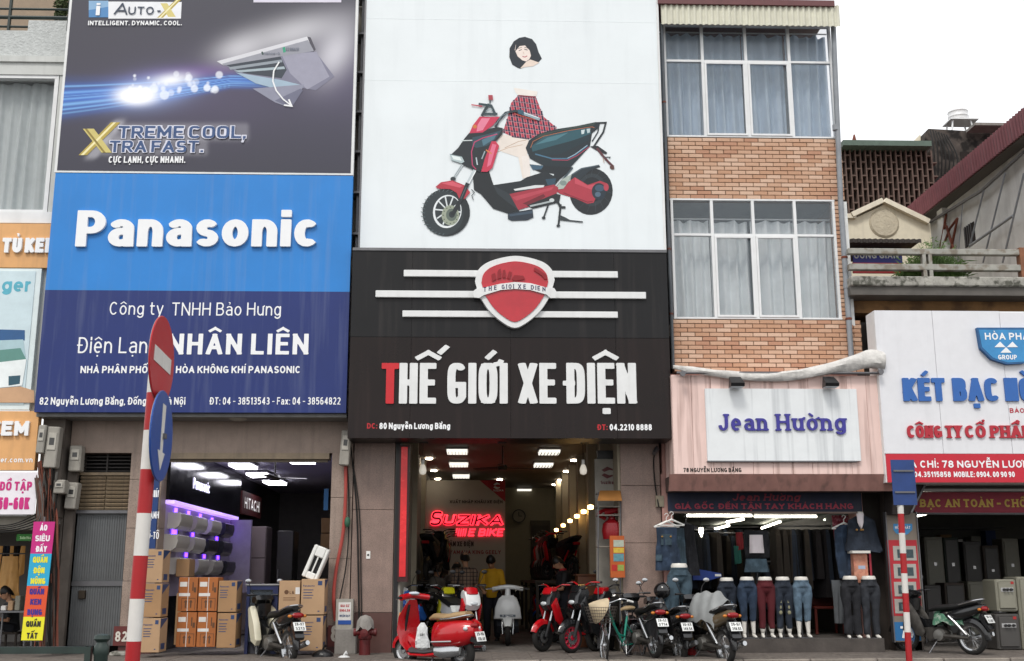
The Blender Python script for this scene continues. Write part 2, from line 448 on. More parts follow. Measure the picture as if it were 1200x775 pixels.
def sdf_fill(segs, H, x0, x1, y, depth, rows, clipbox, mb):
    """segs: (x0,z0,x1,z1,T,ext0,ext1,clip,disc). Union of pen strokes, outlined by marching squares, as one flat face with sides"""
    allx = [v for s in segs for v in (s[0], s[2])]; allz = [v for s in segs for v in (s[1], s[3])]; mT = max(s[4] for s in segs)
    ax, bx, az, bz = min(allx)-mT, max(allx)+mT, min(allz)-mT, max(allz)+mT
    h = H/rows; nx = int((bx-ax)/h)+2; nz = int((bz-az)/h)+2
    # keep grid lines on the box edges so that straight edges stay crisp
    ax = x0-math.ceil((x0-ax)/h)*h+h*.5; az = clipbox[0]-math.ceil((clipbox[0]-az)/h)*h+h*.5
    gx = ax+h*np.arange(nx+1); gz = az+h*np.arange(nz+1); Xg, Zg = np.meshgrid(gx, gz)
    D = np.full(Xg.shape, 1e3)
    for (xa, za, xb, zb, T, e0, e1, clip, disc) in segs:
        dx, dz = xb-xa, zb-za; L = math.hypot(dx, dz)
        if L < 1e-7:
            D = np.minimum(D, np.hypot(Xg-xa, Zg-za)-T/2); continue
        ux, uz = dx/L, dz/L; t = (Xg-xa)*ux+(Zg-za)*uz; n = np.abs(-(Xg-xa)*uz+(Zg-za)*ux)
        d = np.maximum(np.maximum(-t-e0, t-L-e1), n-T/2)
        if disc: d = np.minimum(d, np.hypot(Xg-xb, Zg-zb)-T/2)
        if clip: d = np.maximum(d, np.maximum(clipbox[0]-Zg, Zg-clipbox[1]))
        D = np.minimum(D, d)
    D[0, :] = D[-1, :] = 1; D[:, 0] = D[:, -1] = 1
    ins = D < 0
    cnt = ins[:-1, :-1]*1+ins[:-1, 1:]*2+ins[1:, 1:]*4+ins[1:, :-1]*8
    V = mb.v; F = mb.f
    nzr, nxr = cnt.shape
    def cut(j0, i0, j1, i1):
        a, b = D[j0, i0], D[j1, i1]; t = a/(a-b)
        return (gx[i0]+(gx[i1]-gx[i0])*t, gz[j0]+(gz[j1]-gz[j0])*t)
    for j in range(nzr):
        row = cnt[j]; i = 0
        nzs = np.nonzero(row)[0]
        if len(nzs) == 0: continue
        i = nzs[0]; end = nzs[-1]
        while i <= end:
            c = row[i]
            if c == 0: i += 1; continue
            if c == 15:
                k = i
                while k <= end and row[k] == 15: k += 1
                o = len(V); V += [(gx[i], y, gz[j]), (gx[k], y, gz[j]), (gx[k], y, gz[j+1]), (gx[i], y, gz[j+1])]; F.append((o, o+1, o+2, o+3)); i = k; continue
            cs = [(j, i), (j, i+1), (j+1, i+1), (j+1, i)]
            groups = [[0, 1, 2, 3]]
            if c in (5, 10): groups = [[0], [2]] if c == 5 else [[1], [3]]
            for g in groups:
                pts = []; tg = []
                if len(g) == 1:
                    q = g[0]; p, n_ = cs[(q-1) % 4], cs[(q+1) % 4]
                    pts = [cut(*p, *cs[q]), (gx[cs[q][1]], gz[cs[q][0]]), cut(*cs[q], *n_)]; tg = [1, 0, 1]
                else:
                    for q in range(4):
                        A_, B_ = cs[q], cs[(q+1) % 4]; ia, ib = ins[A_], ins[B_]
                        if ia: pts.append((gx[A_[1]], gz[A_[0]])); tg.append(0)
                        if ia != ib: pts.append(cut(*A_, *B_)); tg.append(1)
                o = len(V); V += [(p[0], y, p[1]) for p in pts]; F.append(tuple(range(o, o+len(pts))))
                if depth:
                    m = len(pts)
                    for q in range(m):
                        if tg[q] and tg[(q+1) % m]:
                            a, b = pts[q], pts[(q+1) % m]; o = len(V)
                            V += [(a[0], y, a[1]), (b[0], y, b[1]), (b[0], y+depth, b[1]), (a[0], y+depth, a[1])]; F.append((o, o+1, o+2, o+3))
            i += 1
def glyph_mb(b, mk, q, x0, w, H, T, y, depth, zb, slab=0, shear=0, eps=0, rows=20):
    """one letter. x0,w in metres (outer box), H cap height, T pen"""
    mb = MB(); segs = []
    def put(pts, t=T, fe=True, base=False):
        n = len(pts); cl = n > 3 and abs(pts[0][0]-pts[-1][0])+abs(pts[0][1]-pts[-1][1]) < 1e-5
        tt = lambda a, b, c: abs((math.atan2(c[1]-b[1], c[0]-b[0])-math.atan2(b[1]-a[1], b[0]-a[0])+math.pi) % (2*math.pi)-math.pi)
        for i in range(n-1):
            a, b = pts[i], pts[i+1]; L = math.hypot(b[0]-a[0], b[1]-a[1]); lg = L > .24*H or (L > .05*H and min(abs(b[0]-a[0]), abs(b[1]-a[1])) < 1e-5)
            pv = pts[i-1] if i else (pts[-2] if cl else None); nx_ = pts[i+2] if i < n-2 else (pts[1] if cl else None)
            e0 = (t/2 if (fe and lg) else 0) if pv is None else (t/2 if tt(pv, a, b) > .7 else 0)
            e1 = (t/2 if (fe and lg) else 0) if nx_ is None else (t/2 if tt(a, b, nx_) > .7 else 0)
            disc = nx_ is not None and .02 < tt(a, b, nx_) <= .7
            segs.append((a[0], a[1], b[0], b[1], t, e0, e1, base, disc))
    G_ = GL[q].get(b, GL[q]['o'])
    up = b.isupper() or b == '\u0110'
    mx = lambda u: x0+T/2+u*max(0, w-T)
    mz = lambda v: zb+T/2+v*(H-T)
    mxs = lambda u, v: mx(u)+(mz(v)-zb)*shear
    xc = x0+w/2
    top = H if up or b in 'bdfhklt' else .7*(H-T)+T
    D = min(T, H*.2)
    def dot(cx, cz, s=None):
        s = s or T*.5
        q_ = cx+(cz-zb)*shear
        segs.append((q_-s, cz, q_+s, cz, s*2, 0, 0, False, False))
    for s in G_[1]:
        if s == 'dot':
            zt = zb+.7*(H-T)+T+.07*H; hh = max(.12*H, zb+H*1.02-zt)
            segs.append((mx(0)-T*.5, zt+hh/2, mx(0)+T*.5, zt+hh/2, hh, 0, 0, False, False))
        elif s == 'bar': put([(x0-T*.3, zb+H*.5), (x0+w*.5, zb+H*.5)], min(T*.8, H*.13), False)
        elif s == 'pt': dot(mx(0), zb+T*.5, T*.5)
        elif s == 'pt2': dot(mx(0), zb+H*.6, T*.5)
        elif s == 'comma': dot(mx(0), zb+T*.5, T*.5); put([(mx(0), zb+T*.3), (mx(0)-T*.3, zb-T*.9)], T*.5, False)
        else:
            put([(mxs(u, v), mz(v)) for u, v in s], base=up)
            if slab:
                sz = slab*T
                pr = [(mxs(u, v), mz(v)) for u, v in s]
                if abs(pr[0][0]-pr[-1][0])+abs(pr[0][1]-pr[-1][1]) < 1e-4: continue
                for (e, f) in ((pr[0], pr[1]), (pr[-1], pr[-2])):
                    dx, dz = e[0]-f[0], e[1]-f[1]
                    lo = abs(e[1]-mz(0)) < T*.3; hi = abs(e[1]-mz(1)) < T*.3 or abs(e[1]-mz(.7)) < T*.3
                    if abs(dz) > abs(dx) and (lo or hi):
                        ez = e[1]+(T/2-sz*.5 if hi else -T/2+sz*.5)
                        put([(e[0]-T*.95, ez), (e[0]+T*.95, ez)], sz, False)
    m = min(T*.72, H*.125)
    gp = H*.10
    for c in mk:
        if c == '\u0323': dot(xc, zb-H*.13-T*.35, T*.5); continue
        if c == '\u031b':
            rx = x0+w; put([(rx-T*.5, zb+top-T*.3), (rx+T*.25, zb+top-T*.1), (rx+T*.5, zb+top+T*.55)], m, False); continue
        z0 = zb+top+gp
        W = max(H*.22, w*.26) if w > H*.2 else H*.2
        oth = any(k in mk for k in '\u0302\u0306')
        if c == '\u0302': put([(xc-W, z0), (xc, z0+H*.16), (xc+W, z0)], m, False)
        elif c == '\u0306': put([(xc-W, z0+H*.15), (xc-W*.6, z0+.02*H), (xc+W*.6, z0+.02*H), (xc+W, z0+H*.15)], m, False)
        elif c == '\u0301':
            dx = W*1.0 if oth else 0; dz = H*.13 if oth else 0
            put([(xc+dx-H*.03, z0+dz), (xc+dx+H*.13, z0+dz+H*.2)], m, False)
        elif c == '\u0300':
            dx = W*.9 if oth else 0; dz = H*.13 if oth else 0
            put([(xc+dx+H*.05, z0+dz), (xc+dx-H*.11, z0+dz+H*.2)], m, False)
        elif c == '\u0303':
            dz = H*.22 if oth else 0
            put([(xc-W, z0+dz), (xc-W*.4, z0+dz+H*.1), (xc+W*.4, z0+dz), (xc+W, z0+dz+H*.1)], m*.8, False)
        elif c == '\u0309':
            dx = W*.9 if oth else 0; dz = H*.16 if oth else 0
            put([(xc+dx-H*.07, z0+dz+H*.17), (xc+dx+H*.05, z0+dz+H*.16), (xc+dx+H*.03, z0+dz+H*.07), (xc+dx, z0+dz)], m*.7, False)
    if segs: sdf_fill(segs, H, x0, x0+w, y, depth, rows, (zb, zb+H), mb)
    return mb
def write(s, px0, px1, pyb, cap, Y, m, parent, T=.18, q=2.0, depth=0, gap=.22, space=.42, slab=0, shear=0, name=None, face=None, out=None, K=1.0):
    """text whose baseline runs at pixel height pyb from px0 to px1, cap pixels tall, on plane Y. depth>0: raised letters, one object each"""
    lay, tot = layout(s, q, gap, space)
    a, b = U(px0, pyb, Y), U(px1, pyb, Y)
    H = U((px0+px1)/2, pyb-cap, Y).z-a.z
    Tm = T*H
    W = b.x-a.x
    # every letter's box is its width plus one pen; scale the widths so the line fits
    n = len(lay)
    sc = (W-Tm*K*n)/(tot) if tot > 0 else 1
    if n == 1: sc = max(0, (W-Tm*K))/max(1e-6, lay[0][3])
    if out is None:
        out = MB() if not depth else None
    acc = 0
    for i, (ch, mk, x, w) in enumerate(lay):
        x0 = a.x+x*sc+i*Tm*K
        zb = a.z+(b.z-a.z)*(x0-a.x)/max(W, 1e-6)
        g = glyph_mb(ch, mk, q, x0, (w*sc+Tm*K)/K, H, Tm, Y-(depth or 0)-(.0012*(i % 2) if depth else .0004*(i % 2)), depth, zb, slab, shear, rows=int(max(14, min(44, cap*(1.25 if depth else 1.7)))))
        if K != 1: g.v = [(x0+(v[0]-x0)*K, v[1], v[2]) for v in g.v]
        if depth and out is None:
            o = g.build(name or 'letter', m, parent)
        else: out._q(g.v, g.f)
    if not depth:
        return out.build(name or 'lettering', m, parent)
    return out

def text_mesh(s, W, H, T=.18, q=2.0, depth=0, gap=.22, space=.42, slab=0, shear=0, rows=16):
    """text in local x,z: baseline from the origin to (W, 0)"""
    lay, tot = layout(s, q, gap, space); n = len(lay); Tm = T*H; sc = (W-Tm*n)/tot if tot else 1; out = MB()
    for i, (ch, mk, x, w) in enumerate(lay):
        g = glyph_mb(ch, mk, q, x*sc+i*Tm, w*sc+Tm, H, Tm, -depth-.0004*(i % 2), depth, 0, slab, shear, rows=rows)
        out._q(g.v, g.f)
    return out
# ---------------------------------------------------------------- materials of the place
granite = mat('granite_pink', C('#8f7a70', .98), rough=.45, var=.15, scale=3, speck=C('#3c302c'), speck_scale=140, speck_amt=.55, streak=.25)
granite_l = mat('granite_light', C('#9a887c', .98), rough=.5, var=.15, scale=3, speck=C('#4c403a'), speck_scale=120, speck_amt=.5, streak=.3)
maroon = mat('maroon_plinth', C('#4a2826'), rough=.5, var=.15, streak=.2)
concrete = mat('concrete', C('#8f8b86', .8), rough=.85, var=.2, scale=2.5, bump=.3, bscale=30, streak=.4)
forec = mat('forecourt_concrete', C('#7c7671', .75), rough=.9, var=.25, scale=1.6, bump=.3, bscale=25, speck=C('#37322f'), speck_scale=12, speck_amt=.45)
asphalt = mat('asphalt', C('#5a5856', .8), rough=.9, var=.2, scale=1.2, bump=.4, bscale=80, speck=C('#2c2a29'), speck_scale=30, speck_amt=.4)
wallw = mat('painted_wall', C('#a9a49a', .8), rough=.8, var=.08, scale=1.5, streak=.25)
wall_dark = mat('grey_interior', C('#8a8682', .8), rough=.8, var=.1, scale=1.5)
ceilm = mat('ceiling_paint', C('#a8a39b', .75), rough=.85, var=.06)
purplec = mat('mauve_ceiling', C('#b4b0c0', .9), rough=.8, var=.06)
blackm = mat('black_plastic', C('#1c1c1e'), rough=.35, var=.2)
blackmat = mat('black_matt', C('#191817'), rough=.8, var=.2)
greyst = mat('grey_steel', C('#77777a', .8), rough=.4, metal=.6, var=.12)
whitep = mat('white_paint', C('#e6e8e8', .9), rough=.45, var=.05, streak=.12)
alu = mat('white_frame_paint', C('#e9ebec', .9), rough=.4, var=.04, streak=.12, sscale=(3, 3, 1))
pipe_g = mat('grey_pipe', C('#8b9096', .9), rough=.45, var=.12, streak=.3)

# ---------------------------------------------------------------- ground
def slab(name, x0, x1, y0, y1, z0, z1, m, **kw):
    return MB().box(x0, x1, y0, y1, z0, z1).build(name, m, None, kind='structure', **kw)
slab('ground', -400, 400, -300, 400, -.6, -.2, asphalt)
slab('road', -60, 60, -9.2, -4.2, -.19, -.15, asphalt)
slab('pavement', -60, 60, -4.05, -1.8, -.19, 0, asphalt)
slab('pavement', -60, 60, -60, -9.35, -.19, 0, asphalt)
slab('kerb', -60, 60, -4.2, -4.05, -.19, .004, concrete)
slab('kerb', -60, 60, -9.35, -9.2, -.19, .004, concrete)
fc = MB().box(-14, 16, -1.8, 17, -.19, .1).build('forecourt', forec, None, kind='structure')
# worn stone edging of the raised forecourt
edg = mat('edging_stone', C('#8d857c', .85), rough=.85, var=.3, scale=4, bump=.5, bscale=25)
em = MB().bbox(-.492, .492, -.06, .02, -.19, .106, .01).mesh('edging_stone', edg)
for i in range(26):
    piece('edging_stone', em, fc, (-12.5+i*1.0+random.uniform(-.003, .003), -1.80, random.uniform(-.004, .004)))
# paving slabs joints on the forecourt strip that is in view
pv = MB().box(-.297, .297, -.297, .297, 0, .008).mesh('paving_slab', mat('paving', C('#787069', .75), rough=.85, var=.3, scale=3, speck=C('#3b3531'), speck_scale=14, speck_amt=.5))
for r_ in range(3):
    for i in range(38):
        piece('paving_slab', pv, fc, (-9.6+i*.6, -1.45+r_*.6, .099+random.uniform(-.001, .003)))

def shopbox(parent, xl, xr, yd, zc, wl, wr, wb, wc, zf=.1, y0=.02):
    MB().box(xl-.12, xl, y0, yd, zf, zc).build('side_wall', wl, parent)
    MB().box(xr, xr+.12, y0, yd, zf, zc).build('side_wall', wr, parent)
    MB().box(xl, xr, yd, yd+.15, zf, zc).build('back_wall', wb, parent)
    MB().box(xl, xr, y0+.01, yd, zc, zc+.12).build('ceiling', wc, parent)

# ================================================================= house A: far left
A = thing('shop_house', 'pale rendered house with curtained window and orange freezer signs beside the blue signboard', 'house', (-8.5, 1, 0))
YA = -.3
rend = mat('cream_render', C('#d3d6d3', .85), rough=.8, var=.06, scale=3, streak=.2)
rough_r = mat('pebble_render', C('#c9cdcc', .85), rough=.95, var=.12, scale=14, bump=.9, bscale=28, streak=.15)
xl, xr = -12.5, X(73, 640, 0)-.02
a0 = Z(30, 262, YA); a1 = Z(30, 66, YA)
zb_op = Z(20, 606, 0)
MB().box(xl, X(66, 256, YA), YA, 6, a1-.02, Z(30, 36, YA)).build('parapet', rough_r, A)
MB().box(X(33, 30, YA), X(78, 30, YA), YA, 6, Z(30, 36, YA), Z(50, 24, YA)).build('parapet', rough_r, A)
MB().box(xl, X(78, 72, YA), YA-.06, 6, Z(30, 74, YA), a1-.02).build('moulding', rend, A)
MB().box(xl, X(78, 80, YA), YA-.02, 6, Z(30, 88, YA), Z(30, 74, YA)).build('moulding', rend, A)
MB().box(xl, X(78, 72, YA), YA+.05, 7, zb_op, Z(30, 600, YA)-.004).build('wall', rend, A)
MB().box(X(63, 170, YA), X(80, 170, YA), YA, YA+.5, Z(30, 484, YA), Z(30, 88, YA)).build('pilaster', rend, A)
MB().box(xl, X(66, 256, YA), YA-.03, YA+.4, Z(30, 262, YA), Z(30, 249, YA)).build('window_sill', alu, A)
# window with curtain
wx0, wx1 = X(-60, 170, YA), X(62, 170, YA)
wz0, wz1 = Z(30, 249, YA), Z(30, 88, YA)
wf = MB()
wf.box(wx0, wx1, YA, YA+.12, wz1-.06, wz1); wf.box(wx1-.07, wx1, YA+.002, YA+.12, wz0, wz1-.06); wf.box(wx0, wx1-.07, YA+.002, YA+.12, wz0, wz0+.05)
w_ = wf.build('window', alu, A)
gl_mat = mat('window_glass', C('#3c4448'), rough=.03, var=.02, spec=.8, alpha=.12)
MB().box(wx0, wx1-.07, YA+.06, YA+.064, wz0+.05, wz1-.06).build('pane', gl_mat, w_)
def curtain(x0, x1, Y, z0, z1, m, parent, amp=.035, pitch=.16, gather=None, seed=1, name='curtain'):
    rnd = random.Random(seed); mb = MB(); n = int((x1-x0)/.02)+2; rows = 14
    ph = [rnd.uniform(0, 6.28) for _ in range(4)]
    for r_ in range(rows+1):
        t = r_/rows; z = z0+(z1-z0)*t
        for i in range(n+1):
            u = x0+(x1-x0)*i/n
            sw = .02*math.sin(u*3+ph[0]+t*1.3)+.012*math.sin(u*7+ph[3]-t*2)
            k = 2*math.pi*(u+sw)/pitch
            y = Y+amp*(math.sin(k+ph[1]+.6*math.sin(u*5+ph[2]))*(.75+.25*math.sin(u*11+ph[3])))*(1-.35*t)+.008*math.sin(k*2.3+t*3)
            mb.v.append((u, y, z-(.018*(1+math.cos(k*.5)) if r_ == rows else 0)))
    w = n+1
    for r_ in range(rows):
        for i in range(n):
            mb.f.append((r_*w+i, r_*w+i+1, (r_+1)*w+i+1, (r_+1)*w+i))
    return mb.build(name, m, parent, smooth=True, ang=180)
curt_a = mat('white_curtain', C('#ccd3d4', .95), rough=.9, var=.06)
curtain(wx0, wx1-.02, YA+.3, wz0, wz1-.02, curt_a, w_, pitch=.19, amp=.05, seed=4)
MB().box(wx0-.5, wx1+.1, YA+.55, YA+.6, wz0-.3, wz1+.3).build('back_board', mat('room_shade', C('#8d9291', .6)), w_)
# balcony above: green rails, tan wall behind, shrubs
br = thing('balcony_railing', 'green metal railing of the balcony above the curtained window', 'railing', (-8, -.2, Z(30, 30, YA)))
grn = mat('dark_green_paint', C('#23302f'), rough=.4, var=.2)
for py in (6, 16, 27, 33):
    MB().tube([(xl, YA+.15, Z(30, py, YA)), (X(79, 12, YA), YA+.15, Z(30, py, YA))], .022 if py != 16 else .035, 8).build('rail', grn, br)
for k in range(4):
    MB().box(X(78, 10, YA)-.02-k*1.05, X(78, 10, YA)+.02-k*1.05, YA+.12, YA+.18, Z(30, 50, YA), Z(30, -40, YA)).build('post', grn, br)
MB().box(xl, X(78, 10, YA), 1.6, 1.8, Z(30, 40, YA), Z(30, -80, YA)).build('upper_wall', mat('tan_wall', C('#a4907a', .7), var=.1), A)
leafm = mat('leaf', C('#4c5a32', .8), rough=.6, var=.35, scale=9)
leafd = mat('leaf_pale', C('#66763f', .8), rough=.6, var=.35, scale=7)
def leafy(c, r, n, name, m, parent, size=.05, seed=3, up=.3, **kw):
    rnd = random.Random(seed); mb = MB()
    for _ in range(n):
        d = Vector((rnd.gauss(0, 1), rnd.gauss(0, 1), rnd.gauss(0, 1))).normalized()*(rnd.random()**.4)
        p = Vector((c[0]+d.x*r[0], c[1]+d.y*r[1], c[2]+d.z*r[2]))
        a = Vector((rnd.gauss(0, 1), rnd.gauss(0, 1), rnd.gauss(0, .6)+up)).normalized()*size*rnd.uniform(.6, 1.4)
        b = a.cross(Vector((rnd.random()-.5, rnd.random()-.5, rnd.random()-.5))).normalized()*a.length*.3
        mb._q([p-a*.5, p+b, p+a*.6, p-b], [(0, 1, 2, 3)])
    return mb.build(name, m, parent, **kw)
sh = thing('potted_shrub', 'leafy shrub growing over the green balcony rails beside the dark billboard', 'shrub', U(72, 30, .3))
leafy(U(73, 12, .25), (.13, .2, .32), 420, 'foliage', leafm, sh, .07)
MB().curve([U(74, 45, .25), U(73, 25, .25), U(72, 5, .25)], .012).build('stem', mat('bark', C('#4b3c2e')), sh)
# ================================================================= shop interior of A below
MB().box(xl, X(40, 700, 0), 4, 4.2, 0, zb_op).build('back_wall', wall_dark, A)
MB().box(xl, X(64, 700, 0), .02, 4, zb_op-.12, zb_op-.005).build('ceiling', ceilm, A)
MB().box(X(64, 700, 0), xr, .0, 4.0, .0, Z(60, 470, 0)).build('pier', mat('grimy_render', C('#6a625b', .8), rough=.85, var=.3, scale=3, streak=.6), A)
MB().box(xl, X(50, 612, -.05), -.12, .3, Z(20, 621, 0), Z(20, 604, 0)).build('shutter_box', mat('cream_box', C('#b8b3a6', .8), var=.1, streak=.3), A)

# ================================================================= house B: appliance shop under the blue signboard
B = thing('shop_house', 'granite-fronted appliance shop under the large blue and dark signboards', 'house', (-4.5, 1, 0))
xB0, xB1 = X(73, 640, 0), X(411, 640, 0)
zl = Z(280, 531, 0); ztop = 13.2; zS = Z(200, 478, 0)
MB().box(xB0, xB1-.003, .0, .35, zl, zS).build('lintel', granite_l, B)
MB().box(xB0, xB1-.003, .06, 17, 3.95, ztop).build('upper_floors', wallw, B)
# side entrance
dx0, dx1 = X(80, 690, 0), X(143, 690, 0)
MB().box(xB0, dx0, -.02, .4, .1, zl).build('pier', mat('grimy_render', ''), B)
zt = Z(110, 523, .1)
wd_m = mat('grey_door_paint', C('#6d7072', .75), rough=.5, metal=.1, var=.15, streak=.5)
dz0, dz1 = Z(110, 757, .15), Z(110, 602, .15)
door = MB().box(dx0, dx1, .16, .2, dz0, dz1).build('door', wd_m, B)
rb = MB().box(-.009, .009, -.012, 0, 0, 1).mesh('door_rib', wd_m)
n_ = 22
for i in range(n_):
    x = dx0+(dx1-dx0)*(i+.5)/n_
    zm = Z(110, 684, .15)
    piece('door_rib', rb, door, (x, .16, dz0+.02), scale=(1, 1, zm-dz0-.06)); piece('door_rib', rb, door, (x, .16, zm+.05), scale=(1, 1, dz1-zm-.09))
zm = Z(110, 684, .15)
MB().box(dx0, dx1, .13, .162, zm-.04, zm+.04).build('door_rail', greyst, door)
MB().bbox(X(92, 690, .1), X(100, 690, .1), .1, .16, Z(96, 702, .1), Z(96, 692, .1), .008).build('lock', mat('lock_brass', C('#3c342b'), metal=.5, rough=.5), door)
fr = MB()
for (xa, xb) in ((dx0-.06, dx0), (dx1, dx1+.06)): fr.box(xa, xb, .08, .22, .1, zt)
fr.box(dx0, dx1, .08, .22, dz1, dz1+.05)
fr.build('door_frame', greyst, B)
MB().box(dx0-.06, dx1+.06, .6, .64, .1, zt+.3).build('door_backing', blackmat, B)
lou = mat('tan_louvre', C('#8b7a63', .8), rough=.6, var=.15, streak=.4)
lz0, lz1 = Z(120, 598, .1), Z(120, 557, .1)
lm = MB().box(-.5, .5, -.012, .012, -.012, .012).mesh('louvre_slat', lou)
lx0, lx1 = X(94, 560, .1), dx1
for k in range(9):
    for (xa, xb) in ((lx0, (lx0+lx1)/2-.01), ((lx0+lx1)/2+.01, lx1)):
        piece('louvre_slat', lm, B, ((xa+xb)/2, .14, lz0+(lz1-lz0)*(k+.5)/9), rot=(.5, 0, 0), scale=(xb-xa, 1.6, 1.4))
MB().box(lx0, lx1, .17, .2, lz0, lz1).build('louvre_back', lou, B)
vz0, vz1 = Z(120, 554, .1), Z(120, 525, .1)
dk = mat('dark_iron', C('#2c2826'), rough=.6, var=.2)
lmd = MB().box(-.5, .5, -.01, .01, -.008, .008).mesh('vent_bar', dk)
for k in range(7): piece('vent_bar', lmd, B, ((lx0+lx1)/2, .14, vz0+(vz1-vz0)*(k+.5)/7), scale=(lx1-lx0, 1, 1))
for u in (0, .5, 1): piece('vent_bar', lmd, B, (lx0+(lx1-lx0)*u, .12, (vz0+vz1)/2), rot=(0, R(90), 0), scale=(vz1-vz0, 1, 1.5))
MB().box(X(80, 600, .1), lx1, .1, .22, lz1, lz1+.045).build('transom', lou, B)
# granite piers made of slabs
def pier(pxa, pxb, ypx, y0, y1, z0, z1, parent, m, cuts, pm=None, depth=.35):
    xa, xb = X(pxa, ypx, 0), X(pxb, ypx, 0)
    MB().box(xa+.01, xb-.01, .012, depth, z0, z1).build('pier_core', concrete, parent)
    zs = [z0]+cuts+[z1]
    for a, b in zip(zs[:-1], zs[1:]):
        MB().bbox(xa, xb, -.02, depth-.01, a+.003, b-.003, .004).build('granite_slab', (pm if (pm and b <= cuts[0]+.01) else m), parent)
    return xa, xb
pier(147, 185, 640, 0, 0, .1, zl, B, granite_l, [Z(160, 735, 0), 1.25, 2.1, 2.9], maroon)
pier(386, 411.3, 640, 0, 0, .1, zl, B, granite_l, [Z(400, 735, 0), 1.6, 2.6], maroon)
ixl, ixr = X(180, 640, 0), X(390, 640, 0)
shopbox(B, ixl, ixr, 12, 3.55, mat('black_gloss', C('#17171b'), rough=.12, var=.1), wall_dark, mat('dim_wall', C('#7b7672', .8)), purplec)
# roller shutter slot
sb = MB(); sb.box(X(185, 531, 0), X(386, 531, 0), -.015, .3, Z(280, 531, 0)-.10, Z(280, 531, 0)-.002)
sb.build('shutter_box', mat('tan_steel', C('#9b8a73', .8), rough=.5, var=.15, streak=.4), B)
ss = MB().box(X(187, 531, 0), X(384, 531, 0), .05, .09, Z(280, 540, 0)-.02, Z(280, 531, 0)-.1).build('shutter', mat('tan_steel2', C('#6f6455', .8), var=.2), B)
# number plates
def plate(px0, py0, px1, py1, Y, txt, m, parent, label, fm=None, w=.18):
    p = wbox(px0, py0, px1, py1, Y, .02, 'house_number_plate', m, None, label=label, cat='number plate')
    write(txt, px0+2.5, px1-2.5, py1-5, (py1-py0)-11, Y-.006, mat('number_white', C('#d8d3c9', .9), var=.1), p, T=w)
    return p
MB().box(X(46, 540, YA), xr, YA+.03, .0, Z(30, 606, YA), Z(60, 484, YA)).build('grimy_wall', mat('grimy_render', ''), A)
plate(132, 734, 151, 757, -.05, '82', mat('plate_maroon', C('#5f2a28'), var=.15, streak=.2), None, 'maroon plate with white house number 82 beside the grey door')
pp = wbox(384, 733, 400, 758, -.05, .02, 'house_number_plate', mat('plate_maroon', ''), None, label='maroon plate with white figure 8 below the red cable', cat='number plate')
write('8', 387.5, 396.5, 752, 19, -.056, MATS['number_white'], pp, T=.2)

# ================================================================= house C: e-bike shop
Cc = thing('shop_house', 'granite-fronted electric bike shop under the white billboard and black signboard', 'house', (.5, 1, 0))
xC0, xC1 = X(412, 640, 0), X(777, 640, 0)
zc = Z(600, 514, 0)
pier(412.5, 461, 640, 0, 0, .1, zc+.0, Cc, granite, [Z(430, 718, 0), 2.4], mat('maroon_granite', C('#553a35'), rough=.4, var=.15))
pier(729, 775.5, 640, 0, 0, .1, zc+.0, Cc, granite, [.75, 1.85, 2.8])
MB().box(xC0+.004, xC1-.004, .06, 17, 4.0, ztop+1).build('upper_floors', wallw, Cc)
MB().box(X(411, 519, 0), X(784, 519, 0), -.25, .4, Z(600, 514, 0)+.002, Z(600, 508, 0)).build('shutter_box', mat('grey_box', C('#9a9a98', .8), rough=.5, var=.1, streak=.4), Cc)
MB().box(X(418, 519, 0), X(780, 519, 0), -.12, .05, Z(600, 517.5, 0), Z(600, 514, 0)-.002).build('awning_rail', mat('pale_steel', C('#b3b2ad', .8), metal=.3, rough=.4), Cc)
for px in (497, 684, 588):
    MB().box(X(px-5, 519, 0), X(px+5, 519, 0), -.14, -.1, Z(600, 521, 0), Z(600, 514, 0)).build('rail_bracket', blackm, Cc)
xi0, xi1 = X(470, 640, 0), X(726, 640, 0)
shopbox(Cc, xi0, xi1, 15, 3.94, wallw, mat('ivory_wall', C('#a69c88', .75), var=.08), mat('khaki_wall', C('#8e8670', .8), var=.06), mat('taupe_ceiling', C('#8b8178', .8)))
# dark jamb and red glowing pilaster
MB().box(X(462, 640, -.01), X(467, 640, -.01), .0, .3, .1, zc).build('jamb', blackm, Cc)
rp = thing('red_light_pillar', 'tall red light box post at the left of the electric bike shop doorway', 'light box', U(471, 680, -.1))
MB().box(X(467, 600, -.1), X(479, 600, -.1), -.1, .12, Z(471, 682, -.1), Z(471, 522, -.1)).build('casing', mat('dark_red_case', C('#3a1416'), rough=.4), rp)
MB().box(X(469, 600, -.1), X(476.5, 600, -.1), -.112, -.1, Z(471, 676, -.1), Z(471, 524, -.1)).build('red_panel', mat('red_acrylic', C('#c8282c'), rough=.25, var=.25, scale=3, emit='#c8282c', es=.12), rp)
# inside: wall pilasters on the right
pil = mat('ivory_pilaster', C('#b5aa94', .8), var=.08)
for k, y in enumerate((1.2, 3.4, 5.6, 7.8, 10, 12.2)):
    MB().box(xi1-.16, xi1, y, y+.3, .1, 3.93).build('wall_pilaster', pil, Cc)
for k, y in enumerate((3.2, 7.0)):
    MB().box(xi0, xi0+.1, y, y+.3, .1, 3.93).build('wall_pilaster', pil, Cc)
dw = MB().box(X(622, 640, 14.9), X(645, 640, 14.9), 14.93, 15.0, .1, Z(630, 610, 14.9)).build('back_door', mat('brown_door', C('#4d4539', .7)), Cc)
for k in range(4):
    MB().box(X(624, 640, 14.9), X(643, 640, 14.9), 14.9, 14.935, Z(630, 630+k*16, 14.9)-.0, Z(630, 616+k*16, 14.9)).build('door_panel', mat('brown_door2', C('#38322a', .7)), dw)

